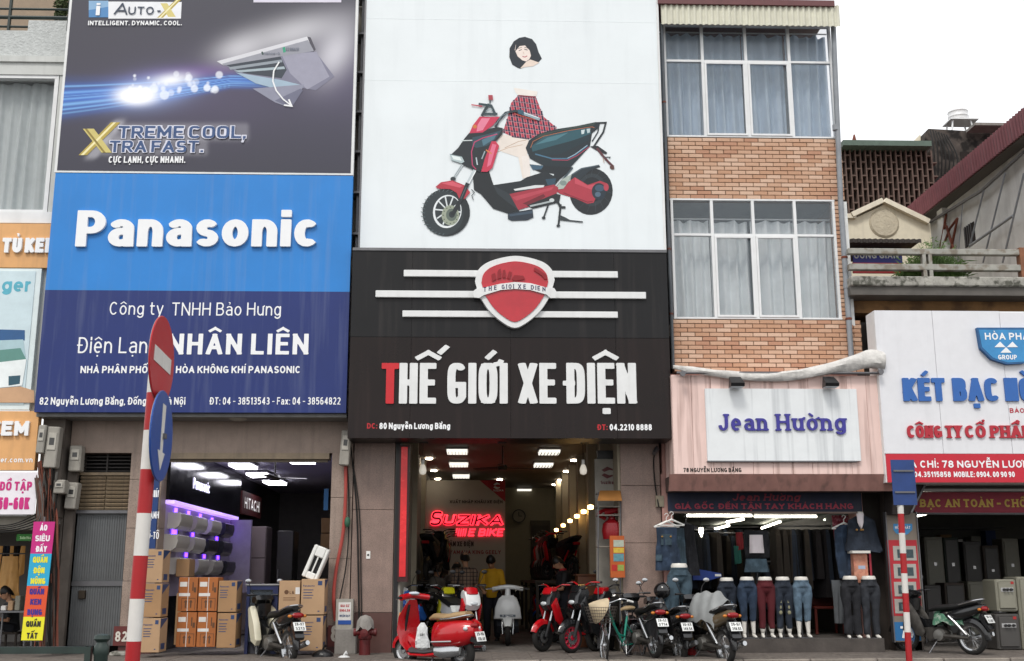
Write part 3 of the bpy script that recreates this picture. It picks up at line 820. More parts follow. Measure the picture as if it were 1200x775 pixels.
# ================================================================= house D: brick house with the jeans shop
D = thing('shop_house', 'narrow brick-faced house with two wide curtained windows above the jeans shop', 'house', (5.3, 1, 0))
YB = -.12
brick_cols = ['#d6b298', '#cfa88d', '#c89d80', '#dcbba3', '#c09278']
brms = [mat('brick_tone_%d' % i, C(c, .92), rough=.85, var=.14, scale=9, bump=.3, bscale=50, speck=C('#7a5a46'), speck_scale=25, speck_amt=.2, streak=.3, scol=C('#6a5040'), sscale=(2.5, 2.5, .6)) for i, c in enumerate(brick_cols)]
brmesh = [MB().bbox(-.5, .5, 0, .03, -.5, .5, .006).mesh('brick', m) for m in brms]
mortar = mat('mortar', C('#8c705c', .8), rough=.95, var=.2, scale=8)
xD0 = X(783, 200, YB); xDr = X(990, 237, YB)
xD1 = xDr+.0
def brickband(z0, z1, xa, xb, nm='brick_wall'):
    w = MB().box(xa, xb, YB, YB+.2, z0, z1).build(nm, mortar, D)
    rows = max(1, round((z1-z0)/.0775)); ph = (z1-z0)/rows
    for r_ in range(rows):
        x = xa-(0 if r_ % 2 else .125)
        while x < xb-.02:
            a = max(xa, x)+.005; b = min(xb, x+.25)-.005
            if b-a > .03:
                zz = z0+(r_+.5)*ph
                i = int(abs(mnoise.noise(Vector((a*1.3, 0, zz*2.2))))*9+random.random()*1.8) % 5
                piece('brick', brmesh[i], w, ((a+b)/2+random.uniform(-.002, .002), YB-.022+random.uniform(-.004, .004), zz), scale=(b-a, 1, ph-.013))
            x += .252
    return w
z_w1b, z_w1t = Z(880, 162.5, YB), Z(880, 29, YB)
z_w2b, z_w2t = Z(885, 375, YB), Z(885, 234, YB)
brickband(z_w2t+.0, z_w1b, xD0, xDr)
brickband(Z(885, 436, YB), z_w2b, X(789, 400, YB), X(1010, 400, YB))
# body of the upper floors behind the windows
MB().box(xD0-.05, xDr-.02, 2.2, 8, 3.0, Z(880, 8, YB)).build('rear_wall', mat('room_wall', C('#8f9496', .6)), D)
for zz in (z_w2t+.01, z_w2b-.25, z_w1b-.3):
    MB().box(xD0-.04, xDr-.03, .1, 2.2, zz, zz+.2).build('floor_slab', concrete, D)
MB().box(xDr-.16, xDr-.01, .06, 8, 3.0, z_w1b).build('side_wall', mortar, D)
wst = mat('white_pilaster', C('#dfe1e0', .9), streak=.2)
MB().box(X(988, 300, YB), X(996, 300, YB), YB-.02, YB+.5, z_w2b-.1, Z(885, 236, YB)).build('pilaster', wst, D)
brickside = brickband  # narrow column of brick between window and pilaster
def narrow():
    w = MB().box(X(979.5, 300, YB), X(987.6, 300, YB), YB+.0, YB+.2, z_w2b+.003, z_w2t-.003).build('brick_column', mortar, D)
    z = z_w2b
    while z < z_w2t-.08:
        piece('brick', brmesh[random.randrange(5)], w, ((X(979.5, 300, YB)+X(987.6, 300, YB))/2, YB-.02, z+.04), scale=(.11, 1, .062)); z += .0775
narrow()
glass_d = mat('grey_glass', C('#8b969e'), rough=.02, var=.03, spec=.9, alpha=.2)  # pale body colour stands in for sky reflection over the curtains
def bigwindow(px, pyt, pyb, pytr, seed, curtm, topgap):
    """px: frame lines at mid height; four lights across, transom"""
    ym = (pyt+pyb)/2
    xs = [X(p, ym, YB) for p in px]; zt_, zb_, ztr = Z(880, pyt, YB), Z(880, pyb, YB), Z(880, pytr, YB)
    w = MB(); t = .03
    w.box(xs[0]-t, xs[4]+t, YB-.03, YB+.05, zt_-t, zt_); w.box(xs[0]-t, xs[4]+t, YB-.03, YB+.05, zb_, zb_+t)
    for i, x in enumerate(xs):
        q = .022 if i in (0, 4) else .026
        w.box(x-q, x+q, YB-.028, YB+.048, zb_+t, zt_-t)
    for a, b in zip(xs[:-1], xs[1:]): w.box(a+.026, b-.026, YB-.026, YB+.046, ztr-.02, ztr+.02)
    o = w.build('window', alu, D)
    for (a, b) in ((xs[1], xs[2]), (xs[2], xs[3])):
        s = MB(); a2, b2, c2, d2 = a+.028, b-.028, zb_+.034, ztr-.024; q = .035
        s.box(a2, b2, YB-.045, YB-.005, c2, c2+q); s.box(a2, b2, YB-.045, YB-.005, d2-q, d2)
        s.box(a2, a2+q, YB-.044, YB-.006, c2+q, d2-q); s.box(b2-q, b2, YB-.044, YB-.006, c2+q, d2-q)
        s.build('sash', alu, o)
    for a, b in zip(xs[:-1], xs[1:]):
        MB().box(a+.026, b-.026, YB+.0, YB+.005, zb_+t, ztr-.02).build('pane', glass_d, o)
        MB().box(a+.026, b-.026, YB+.0, YB+.005, ztr+.02, zt_-t).build('pane', glass_d, o)
    MB().tube([(xs[0]-.05, YB+.28, zt_-topgap+.02), (xs[4]+.05, YB+.28, zt_-topgap+.02)], .014).build('curtain_rod', whitep, o)
    k = 0
    for a, b in ((xs[0]-.04, xs[1]), (xs[1]+.0, xs[2]), (xs[2]+.0, xs[3]), (xs[3]+.0, xs[4]+.04)):
        curtain(a+.01, b-.01, YB+.3+.02*(k % 2), zb_+.0, zt_-topgap, curtm, o, amp=.1, pitch=.17+.03*((k*7) % 3), seed=seed+k*3); k += 1
    return o
cur1 = mat('blue_grey_curtain', C('#c3d3e4', .98), rough=.9, var=.1, scale=3)
cur2 = mat('white_grey_curtain', C('#e9eef0', 1), rough=.9, var=.1, scale=3)
bigwindow([780, 824, 875, 926, 975], 30, 162, 73, 3, cur1, .035)
bigwindow([789, 836, 884.5, 934, 980], 234, 374.5, 276, 31, cur2, .3)
# corrugated sheet under the roof edge
def corrug(x0, x1, Y, z0, z1, pitch, amp, name, m, parent, wob=0, n=8, tilt=0, **kw):
    mb = MB(); k = int((x1-x0)/pitch*n)
    for i in range(k+1):
        x = x0+(x1-x0)*i/k; y = Y+amp*math.sin(2*math.pi*x/pitch)
        mb.v += [(x, y+tilt, z0), (x, y, z1), (x, y+.006, z1), (x, y+tilt+.006, z0)]
    for i in range(k):
        a, b = 4*i, 4*(i+1)
        mb.f += [(a, b, b+1, a+1), (a+1, b+1, b+2, a+2), (a+2, b+2, b+3, a+3), (a+3, b+3, b, a)]
    return mb.build(name, m, parent, smooth=True, ang=60, **kw)
cream = mat('cream_corrugated', C('#d9d8c6', .9), rough=.5, var=.08, streak=.15)
corrug(X(771, 20, YB), X(977, 20, YB), -.45, Z(870, 29.5, -.45), Z(870, 5, -.45), .105, .018, 'corrugated_fascia', cream, D)
MB().box(X(771, 3, -.5), X(978, 3, -.5), -.5, 3, Z(870, 5.5, -.5), Z(870, -1, -.5)).build('roof', mat('maroon_steel', C('#6e4345', .85), rough=.5, var=.12), D)
# drain pipes
dp = thing('drain_pipe', 'grey drain pipe running down the right side of the brick house', 'drain pipe', (X(985, 200, -.25), -.25, 3.5))
pts = [(X(969, 30, -.25)+.12, -.25, Z(969, 26, -.25)), (X(985, 235, -.25), -.25, Z(985, 235, -.25)), (X(985, 235, -.25), -.25, Z(998, 420, -.25))]
MB().tube(pts, .048, 12).build('pipe', pipe_g, dp, smooth=True)
for py in (302, 374):
    MB().lathe([(.055, -.02), (.058, 0), (.055, .02)], 12, c=(X(985, 235, -.25), -.25, Z(990, py, -.25))).build('bracket', mat('rust', C('#6b3a2c'), rough=.8, var=.3), dp)
for py in (150, 335):
    MB().lathe([(.056, -.05), (.056, .05)], 12, c=(X(985, 235, -.25), -.25, Z(990, py, -.25))).build('coupling', pipe_g, dp)
dp2 = thing('drain_pipe', 'thin dark drain pipe between the white billboard and the brick house', 'drain pipe', (X(781, 200, -.3), -.3, 4))
MB().tube([(X(781, 200, -.3), -.3, Z(781, 28, -.3)), (X(781, 200, -.3), -.3, Z(785, 432, -.3))], .03, 10).build('pipe', mat('dark_pipe', C('#5b6167', .8), var=.15), dp2, smooth=True)
for py in (120, 292, 368):
    MB().lathe([(.036, -.015), (.038, 0), (.036, .015)], 10, c=(X(781, 200, -.3), -.3, Z(781, py, -.3))).build('bracket', MATS['rust'], dp2)
# jeans shop: pink render frame, interior
pinkw = mat('pink_wall', C('#b98d84', .85), rough=.8, var=.14, scale=4, streak=.35)
zj = Z(900, 574, 0)
MB().box(X(776.5, 640, 0), X(789, 640, 0), -.08, .3, .1, Z(900, 556, 0)).build('pier', pinkw, D)
MB().box(X(1003, 640, 0), X(1012, 640, 0), -.08, .3, .1, Z(900, 556, 0)).build('pier', pinkw, D)
MB().box(X(776, 560, 0), X(1012, 560, 0), -.05, .3, zj+.1, Z(885, 438, YB)).build('lintel', pinkw, D)
shopbox(D, X(787, 640, 0), X(1008, 640, 0), 7.5, Z(900, 597, 0), mat('shop_dark', C('#4b4a48', .6)), MATS['shop_dark'], MATS['shop_dark'], mat('green_grey_ceiling', C('#7e857d', .7)), y0=.31)
MB().box(X(789, 640, 0), X(1003, 640, 0), .0, .3, Z(900, 601, 0), Z(900, 597, 0)).build('shutter_box', mat('grey_box', ''), D)
st = MB().box(X(776, 745, -.3), X(1032, 745, -.3), -.45, 7.4, .104, .32).build('shop_step', mat('step_cement', C('#58524e', .7), rough=.9, var=.3, scale=3, streak=.5, bump=.3, bscale=20), D)

# ================================================================= alley and house E on the right
E_ = thing('shop_house', 'stained yellow house with concrete balcony above the white safe shop signboard', 'house', (9, 1, 0))
YE = -.5
xE0, xE1 = X(998, 340, YE), 16.5
och = mat('ochre_stained', C('#8f6b45', .8), rough=.9, var=.35, scale=1.5, speck=C('#4a3627'), speck_scale=2.5, speck_amt=.7)
MB().box(xE0+.05, xE1, YE+.5, 3, Z(1100, 366, YE+.5)-.02, Z(1100, 332, YE+.5)).build('wall', och, E_)
slabm = mat('mossy_concrete', C('#a9a79f', .8), rough=.95, var=.3, scale=5, bump=.6, bscale=20, speck=C('#35362c'), speck_scale=9, speck_amt=.8)
MB().bbox(xE0, xE1, YE, 3, Z(1100, 335, YE), Z(1100, 324, YE), .015).build('balcony_slab', slabm, E_)
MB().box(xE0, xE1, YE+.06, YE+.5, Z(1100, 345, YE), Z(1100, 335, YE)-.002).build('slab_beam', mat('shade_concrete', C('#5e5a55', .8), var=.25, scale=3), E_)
brl = thing('balcony_balustrade', 'weathered white concrete balustrade with two rails and rust stains', 'balustrade', (9, YE, Z(1100, 324, YE)))
rust_w = mat('stained_white_concrete', C('#a9a8a0', .8), rough=.9, var=.15, scale=6, speck=C('#6a5a48'), speck_scale=7, speck_amt=.6, streak=.3)
MB().bbox(xE0, xE1, YE+.03, YE+.15, Z(1100, 297.5, YE), Z(1100, 291, YE), .008).build('rail', rust_w, brl)
MB().bbox(xE0, xE1, YE+.03, YE+.15, Z(1100, 316, YE), Z(1100, 309, YE), .008).build('rail', rust_w, brl)
for px in (1084, 1091):
    MB().box(X(px-2, 300, YE), X(px+2, 300, YE), YE+.035, YE+.145, Z(1100, 324, YE), Z(1100, 297.5, YE)).build('post', rust_w, brl)
MB().box(X(1196, 300, YE), X(1202, 300, YE), YE+.02, YE+.16, Z(1100, 324, YE), Z(1100, 289, YE)).build('post', mat('rusty_post', C('#8a5a3e', .8), var=.3), brl)
for k in range(22):
    pass
pl = thing('balcony_plants', 'green feathery plants growing along the concrete balcony floor', 'plants', U(1085, 322, 0))
rnd = random.Random(5)
fb = MB()
for k in range(420):
    bx = X(1052+rnd.random()*72, 320, 0); h = (.26+.5*math.exp(-((bx-X(1092, 320, 0))/.4)**2))*rnd.uniform(.5, 1.1)
    by = rnd.uniform(-.3, .15); z0 = Z(1085, 324, YE)
    lx, ly = rnd.gauss(0, .10), rnd.gauss(0, .06)
    p = [Vector((bx, by, z0)), Vector((bx+lx*.4, by+ly*.4, z0+h*.6)), Vector((bx+lx, by+ly, z0+h))]
    s = Vector((.008, .004, 0))
    fb._q([p[0]-s, p[0]+s, p[1]+s, p[1]-s], [(0, 1, 2, 3)]); fb._q([p[1]-s, p[1]+s, p[2]], [(0, 1, 2)])
    for q in range(4):
        c = p[0].lerp(p[2], rnd.uniform(.3, 1)); a = Vector((rnd.gauss(0, .035), rnd.gauss(0, .03), rnd.gauss(.01, .02)))
        fb._q([c, c+a+Vector((0, 0, .012)), c+a*2, c+a-Vector((0, 0, .012))], [(0, 1, 2, 3)])
fb.build('foliage', mat('grass_green', C('#5c7a3c', .8), var=.4, scale=6), pl)
tr = MB()
for k in range(6): tr.bbox(X(1056+k*11, 322, 0), X(1056+k*11+9, 322, 0), -.3, .1, Z(1085, 325, YE), Z(1085, 320.5, YE), .01)
tr.build('planter', slabm, pl)
# small blue and red shop sign behind the balustrade
sg = thing('small_signboard', 'narrow blue and red signboard with white lettering behind the balustrade', 'signboard', U(1028, 300, .6))
wbox(1000, 285.5, 1056, 308, .6, .04, 'blue_panel', mat('sign_blue', C('#2b2f86'), rough=.4, streak=.2), sg)
wbox(1000, 308.3, 1056, 320, .598, .04, 'red_panel', mat('sign_red', C('#b3272b'), rough=.4, streak=.2), sg)
write('ƯƠNG GIAN', 1001, 1053, 303, 7, .594, whitep, sg, T=.2)
write('PHÚ', 1008, 1030, 292, 4, .594, whitep, sg, T=.22)
cn = corrug(X(996, 281, .1), X(1080, 281, .1), .1, Z(1030, 284.5, .1), Z(1030, 280, .1), .1, .02, 'canopy_sheet', mat('dark_sheet', C('#3c3532', .8), var=.2, rough=.7), None, tilt=.0,
            label='dark corrugated sheet canopy above the small blue and red signboard', cat='canopy')
mb = MB(); mb.box(X(997, 281, .1), X(1080, 281, .1), .13, 1.5, Z(1030, 281, .1)-.01, Z(1030, 280.5, .1)); mb.build('roof_sheet', MATS['dark_sheet'], cn)
# yellow gable house
YG = 5.0
gb = thing('gabled_house', 'cream house gable with round relief ornament behind the balcony', 'house', U(1036, 300, YG))
crm = mat('cream_yellow_wall', C('#e6dec8', .95), rough=.85, var=.06, streak=.12)
g_ = [(X(985, 252, YG), Z(985, 400, YG)), (X(1090, 252, YG), Z(1085, 400, YG)), (X(1090, 262, YG), Z(1090, 262, YG)), (X(1036, 240, YG), Z(1036, 240, YG)), (X(1001, 256, YG), Z(1001, 256, YG)), (X(985, 256, YG), Z(985, 256, YG))]
MB().prism(g_, YG, YG+5).build('wall', crm, gb)
for (a, b) in (((1000, 254), (1036, 237)), ((1036, 237), (1088, 262))):
    p, q = U(*a, YG-.12), U(*b, YG-.12); d = (q-p).normalized(); n = Vector((-d.z, 0, d.x))*.11
    mb = MB()._q([], []); 
    mb.prism([(p.x, p.z), (q.x, q.z), ((q+n).x, (q+n).z), ((p+n).x, (p+n).z)], YG-.14, YG+5); mb.build('roof_edge', mat('cream_trim', C('#e8e0cc', .95), var=.06, streak=.15), gb)
MB().box(X(985, 256, YG), X(1002, 256, YG), YG-.1, YG+.2, Z(1000, 257, YG), Z(1000, 252, YG)).build('cornice', MATS['cream_trim'], gb)
c_ = U(1036, 262, YG)
MB().lathe([(.0, -.03), (.30, -.03), (.34, 0), (.34, .02)], 28, c=(c_.x, YG-.01, c_.z), axis='y').build('round_relief', mat('relief_plaster', C('#cfc5ae', .85), bump=.9, bscale=18), gb)
# brick lattice screen, dark behind
YL = 7.5
la = thing('lattice_screen_house', 'dark house front screened by a lattice of upright bricks below a green roof edge', 'house', U(1038, 200, YL))
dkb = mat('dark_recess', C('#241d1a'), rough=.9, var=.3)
lx0, lx1 = X(986, 205, YL), X(1094, 205, YL); lz0, lz1 = Z(1040, 262, YL), Z(1040, 176, YL)
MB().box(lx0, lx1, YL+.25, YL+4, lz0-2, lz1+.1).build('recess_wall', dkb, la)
lbm = mat('lattice_brick', C('#6d5a52', .75), rough=.9, var=.3, scale=5)
lv = MB().box(-.018, .018, 0, .2, -.5, .5).mesh('lattice_upright', lbm)
lh = MB().box(-.5, .5, .002, .2, -.016, .016).mesh('lattice_tie', lbm)
px_ = .13; nx = int((lx1-lx0)/px_); hh = .36
for i in range(nx+1):
    x = lx0+i*px_
    piece('lattice_upright', lv, la, (x, YL, (lz0+lz1)/2), scale=(1, 1, lz1-lz0))
    off = 0 if i % 2 else hh/2; z = lz0+off
    while z < lz1:
        piece('lattice_tie', lh, la, (x+px_/2, YL, z), scale=(px_, 1, 1)); z += hh
MB().box(lx0, X(1086, 170, YL), YL-.3, YL+4, lz1, lz1+.14).build('roof_edge', mat('green_edge', C('#5d7065', .8), var=.15), la)
MB().cyl((X(1001, 168, YL), YL, lz1+.1), (X(1001, 158, YL), YL, Z(1001, 158, YL)), .09, .02, 8).build('finial', mat('rust', ''), la)
# blackened rooftop block with a water tank
YR = 9.5
rb_ = thing('rooftop_block', 'soot-blackened concrete rooftop room right of the lattice screen', 'rooftop room', U(1120, 200, YR))
soot = mat('sooty_concrete', C('#524b46', .8), rough=.95, var=.5, scale=2.2, speck=C('#141211'), speck_scale=3.2, speck_amt=.9, bump=.8, bscale=6)
pts = [(1084, 260), (1215, 260), (1215, 156), (1160, 155), (1088, 151), (1084, 156)]
MB().prism([(U(*p, YR).x, U(*p, YR).z) for p in pts], YR, YR+4).build('wall', soot, rb_)
MB().prism([(U(*p, YR-.01).x, U(*p, YR-.01).z) for p in [(1063, 173), (1084, 173), (1084, 152)]], YR+.3, YR+4).build('cream_side_wall', crm, rb_)  # left side of the block is cream coloured
for (a, b, c, d) in ((1126, 178, 1138, 187),):
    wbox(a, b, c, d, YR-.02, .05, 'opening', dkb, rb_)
nt = MB()
for k in range(7):
    x0_ = 1090+k*3.2
    nt.curve([U(x0_, 152+k, YR-.3), U(x0_+4+k*1.5, 175+2*k, YR-.5), U(x0_+6, 215+k, YR-.3)], .02, 5, 5)
nt.build('hanging_cable', blackmat, rb_)
MB().box(X(1140, 160, YR)-.2, X(1168, 160, YR), YR-.6, YR-.05, Z(1150, 157, YR), Z(1150, 154, YR)).build('roof_edge', concrete, rb_)
tk = thing('water_tank', 'pale steel water tank on a stand on the blackened rooftop', 'water tank', U(1125, 153, YR+1))
c_ = U(1123, 139, YR+1); cx, cz = c_.x, c_.z
paleT = mat('pale_steel_tank', C('#dcdcdc', .95), rough=.3, metal=.3, var=.05)
MB().lathe([(.16, -.02), (.19, .0), (.19, .05), (.2, .07), (.19, .09), (.19, .15), (.2, .17), (.19, .19), (.12, .26), (0, .28)], 16, c=(0, 0, 0), axis='z', xf=Matrix.Translation((cx, YR+1, cz-.08))@Matrix.Scale(1.45, 4)).build('tank', paleT, tk, smooth=True)
for sx in (-.25, .25):
    for sy in (-.2, .2):
        MB().cyl((cx+sx*1.3, YR+1+sy, cz-.62), (cx+sx, YR+1+sy, cz-.1), .025).build('stand_leg', paleT, tk)
MB().box(cx-.35, cx+.45, YR+.7, YR+1.3, cz-.14, cz-.1).build('stand_top', paleT, tk)
# long grey side wall with maroon eaves running back from the street
XW = 10.85
def UX(px, py, xx=XW):
    d = ray(px, py); t = (xx-CAM.x)/d.x
    return CAM+d*t
gw = thing('grey_side_house', 'bare grey side wall of a house under a long maroon corrugated eave', 'house', (XW, 5, 5))
gwm = mat('grey_cement', C('#cfcfcc', .97), rough=.9, var=.12, scale=1.2, streak=.3, sscale=(3, 3, .3), bump=.2, bscale=12)
y0_, y1_ = .4, UX(1044, 285).y
zt0 = UX(1200, 160).z; 
MB().box(XW, XW+6, y0_, y1_, 4.2, zt0).build('wall', gwm, gw)
# corrugated eave along Y
mb = MB(); k = int((y1_-y0_+.6)/.12*6); zt_ = UX(1200, 127, XW-.35).z; zb_ = UX(1200, 158, XW-.3).z
for i in range(k+1):
    y = y0_-.3+(y1_-y0_+.9)*i/k; x = XW-.35+.02*math.sin(2*math.pi*y/.12)
    mb.v += [(x, y, zb_), (x-.03, y, zt_), (x+.01, y, zt_), (x+.04, y, zb_)]
for i in range(k):
    a, b = 4*i, 4*i+4
    mb.f += [(a, b, b+1, a+1), (a+1, b+1, b+2, a+2), (a+2, b+2, b+3, a+3), (a+3, b+3, b, a)]
mm = mat('maroon_corrugated', C('#7c4a50', .85), rough=.5, var=.12, streak=.25, sscale=(6, 6, .5))
mb.build('eave_sheet', mm, gw)
MB().box(XW-.32, XW+6, y0_-.3, y1_+.6, zt_-.05, zt_+.03).build('roof', mm, gw)
MB().box(XW-.3, XW-.002, y0_-.3, y1_+.6, zb_-.01, zb_+.03).build('soffit', mat('soffit', C('#6d6a66', .7)), gw)
def onwall(p0, p1, name, m, parent, dx=.03, **kw):
    a, b = UX(*p0, XW-dx), UX(*p1, XW-dx)
    return MB().box(XW-dx, XW+.01, min(a.y, b.y), max(a.y, b.y), min(a.z, b.z), max(a.z, b.z)).build(name, m, parent, **kw)
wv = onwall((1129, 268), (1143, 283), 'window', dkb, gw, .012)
a, b = UX(1129, 268), UX(1143, 283)
for k in range(1, 5):
    y = b.y+(a.y-b.y)*k/5
    MB().box(XW-.03, XW-.013, y-.012, y+.012, min(a.z, b.z), max(a.z, b.z)).build('window_bar', greyst, wv)
onwall((1084, 264.5), (1090, 274), 'vent', mat('dark_vent', C('#4e4b48', .7)), gw, .01)
for (p, q, r_) in (((1153, 223), (1136, 290), .02), ((1178, 203), (1152, 308), .02), ((1200, 203), (1175, 308), .022), ((1137, 288), (1187, 253), .03), ((1062, 277), (1150, 224), .035), ((1150, 224), (1200, 178), .035), ((1128, 240), (1120, 330), .012)):
    MB().cyl(UX(*p, XW-.15), UX(*q, XW-.15), r_, None, 8).build('wall_pipe', pipe_g if r_ < .033 else greyst, gw)
rst = mat('rust', '')
for (p, q) in (((1109, 250), (1101, 300)), ((1101, 300), (1113, 268)), ((1113, 268), (1122, 256)), ((1122, 256), (1113, 300)), ((1109, 265), (1120, 300)), ((1108, 262), (1098, 305))):
    MB().cyl(UX(*p, XW-.1), UX(*q, XW-.1), .03, None, 6).build('rusty_bracket', rst, gw)
MB().box(XW-.12, XW-.001, UX(1106, 240).y-.15, UX(1106, 240).y+.15, 5.5, UX(1108, 238).z).build('pilaster', gwm, gw)
# shop E ground floor
xe0, xe1 = X(1042, 640, 0), 15
ze = Z(1120, 573, 0)
gE = mat('grey_brown_wall', C('#6a605a', .75), rough=.8, var=.15, streak=.3)
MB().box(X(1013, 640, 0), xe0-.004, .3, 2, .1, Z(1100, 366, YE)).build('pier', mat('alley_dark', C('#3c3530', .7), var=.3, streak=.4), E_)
MB().box(xe0, xE1, .05, .5, ze, Z(1100, 366, YE)-.03).build('lintel', gE, E_)
shopbox(E_, X(1072, 640, 0), xe1, 8, ze-.0, gE, gE, mat('olive_grey_wall', C('#6d6b62', .7)), mat('grey_ceiling', C('#77736c', .6)))
MB().box(xe0, X(1074, 640, 0), .02, .5, .1, ze-.002).build('pier', gE, E_)
# little window in the gap beside the brick house
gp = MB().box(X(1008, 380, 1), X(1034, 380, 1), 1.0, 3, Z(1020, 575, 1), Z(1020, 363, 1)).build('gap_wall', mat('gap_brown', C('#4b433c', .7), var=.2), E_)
wbox(1011, 366, 1031, 385, .95, .04, 'gap_lintel', mat('gap_grey', C('#8a8781', .7)), E_)
MB().cyl(U(1012, 392, .6), U(1015, 415, .6), .03, None, 8).build('white_post', whitep, E_)
# ================================================================= signboards
YP, YW, YK = -.62, -.45, -.72
def frameboard(px0, py0, px1, py1, Y, t, m, parent, name='board'):
    return wbox(px0, py0, px1, py1, Y, t, name, m, parent)
vin = lambda n, c, **k: mat(n, C(c), rough=.42, var=.06, scale=1.1, streak=.16, scol=C('#8a94a8'), bump=.12, bscale=1.6, **k)
txw = mat('vinyl_white', C('#eef0f2', .95), rough=.5, var=.02)
# ---- A: freezer shop signs
sA = thing('signboard', 'orange freezer shop signboard with raised white letters TỦ KEM under the curtained window', 'signboard', U(20, 313, YA))
orange = mat('orange_board', C('#dca76e', .95), rough=.5, var=.05, streak=.15)
frameboard(-80, 262.5, 60, 313, YA-.1, .12, orange, sA)
write('TỦ KEM', 3, 66, 297, 17, YA-.1, txw, sA, T=.26, depth=.05, gap=.2, space=.3)
sA2 = thing('picture_board', 'pale framed picture board of a chest freezer on the left house', 'poster', U(20, 480, YA))
frameboard(-80, 315, 49, 480, YA-.1, .1, mat('pale_board', C('#dde9ea', .95), var=.04, rough=.4), sA2)
wbox(-80, 318, 42, 474, YA-.112, .01, 'print', mat('pale_print', C('#c9dce2', .95), var=.06, rough=.4), sA2)
write('irger', -14, 37, 342, 16, YA-.114, mat('teal_ink', C('#58a9bd')), sA2, T=.2, gap=.15)
for i, (pts, c) in enumerate([
    ([(-80, 384), (29, 387), (29, 399), (-80, 402)], '#2c5a8c'), ([(-80, 402), (27, 398), (30, 418), (-80, 424)], '#a9c6cd'),
    ([(-80, 418), (24, 408), (31, 422), (-80, 436)], '#5e8f86'), ([(-80, 434), (31, 421), (26, 452), (-80, 462)], '#e9f0f0'),
    ([(10, 441), (24, 440), (23, 450), (10, 452)], '#2d5565'), ([(-80, 462), (24, 453), (40, 458), (40, 472), (-80, 472)], '#c8a07c')]):
    pquad(pts, YA-.116-.002*i, 'freezer_print', mat('print_%s' % c[1:], C(c, .95), var=.06, rough=.45), sA2, t=.0015)
sA3 = thing('signboard', 'orange signboard with white letters KEM and a small web address', 'signboard', U(20, 550, YA))
frameboard(-80, 482, 46, 551, YA-.14, .14, orange, sA3)
write('TỦ KEM', -50, 34, 511, 17, YA-.14, txw, sA3, T=.26, depth=.05, gap=.2, space=.3)
write('irger.com.vn', -10, 38, 542, 6, YA-.144, txw, sA3, T=.17)
bn = thing('banner', 'white banner with magenta letters ĐỒ TẬP and 50-60K', 'banner', U(20, 603, YA-.3))
wbox(-60, 553.5, 44.5, 603, YA-.3, .012, 'cloth', mat('banner_white', C('#e8e4ea', .95), var=.05, rough=.7), bn)
mag = mat('magenta_ink', C('#c02a78'))
write('QA - ĐỒ TẬP', -26, 37, 575, 10.5, YA-.304, mag, bn, T=.22, q=2.8)
write('50-60K', -3, 34, 597, 14, YA-.304, mag, bn, T=.22, q=2.8)
# leaning strip banner of four colours
sb = thing('strip_banner', 'leaning strip banner in pink, blue, orange and yellow with four shop offers', 'banner', U(35, 751, -.8))
Ys = -.8
def leanx(x, y): return x-(y-612)/139*15
segs = [(611.5, 649, '#c2247c', ['ÁO', 'SIÊU', 'ĐẨY'], '#efe6ee'), (649, 686.7, '#2aa6cf', ['QUẦN', 'ĐỘN', 'MÔNG'], '#e3dd3c'),
        (686.7, 723, '#d9512c', ['QUẦN', 'KEN', 'BỤNG'], '#3d2a86'), (723, 750.6, '#e6e02c', ['QUẦN', 'TẤT'], '#2b2a22')]
for (ya, yb, c, ls, tc_) in segs:
    pq = pquad([(leanx(39.5, yb), yb), (leanx(64.5, yb), yb), (leanx(64.5, ya), ya), (leanx(39.5, ya), ya)], Ys, 'panel', mat('strip_%s' % c[1:], C(c, .95), var=.04, rough=.5), sb, t=.012)
    hgt = (yb-ya)/len(ls)
    for i, tx in enumerate(ls):
        yb2 = ya+hgt*(i+1)-2.0
        xc = (leanx(39.5, yb2)+leanx(64.5, yb2))/2; w = 4.3*len(tx)
        write(tx, xc-w/2, xc+w/2, yb2, 7.0, Ys-.004, mat('ink_%s' % tc_[1:], C(tc_, .95)), sb, T=.24, q=2.8, gap=.12)
MB().cyl(U(leanx(52, 608), 606, Ys+.03), U(leanx(52, 757), 757, Ys+.03), .015).build('pole', greyst, sb)

# ---- B: blue signboard
sB = thing('signboard', 'large blue signboard with raised white letters Panasonic above dark blue address lines', 'signboard', U(225, 484, YP))
blue = vin('bright_blue_vinyl', '#217cc9'); navy = vin('navy_vinyl', '#14296a')
zmid = Z(225, 341, YP); xa, xb = X(40, 483, YP), X(405.5, 483, YP)
zt_, zb_ = Z(225, 204.5, YP), Z(225, 483.5, YP)
MB().box(xa, xb, YP, YP+.1, zmid, zt_).build('upper_panel', blue, sB)
MB().box(xa, xb, YP, YP+.1, zb_, zmid-.001).build('lower_panel', navy, sB)
rl = MB()
rl.box(xa+.05, xb-.05, YP+.1, .0, zt_-.1, zt_-.04); rl.box(xa+.05, xb-.05, YP+.1, .0, zb_+.02, zb_+.08)
for k in range(5):
    x = xa+.2+(xb-xa-.4)*k/4; rl.box(x-.02, x+.02, YP+.1, YP+.14, zb_+.08, zt_-.1)
rl.build('support_frame', greyst, sB)
MB().box(xa, xb, YP+.101, .0, zb_-.06, zb_-.002).build('bottom_sheet', mat('under_sheet', C('#8f8f8d', .7), var=.15, streak=.2), sB)
write('Panasonic', 89, 374, 290, 41, YP, txw, sB, T=.185, K=1.5, depth=.055, gap=.13, q=2.0)
write('Công ty', 128, 191, 369, 15, YP-.004, txw, sB, T=.10, space=.45)
write('TNHH Bảo Hưng', 201, 329, 370, 15, YP-.004, txw, sB, T=.10)
write('Điện Lạnh', 90, 184, 414, 18.5, YP-.004, txw, sB, T=.10)
write('NHÂN LIÊN', 196, 361, 415.5, 24, YP-.004, txw, sB, T=.165, K=1.3, q=2.0, gap=.26)
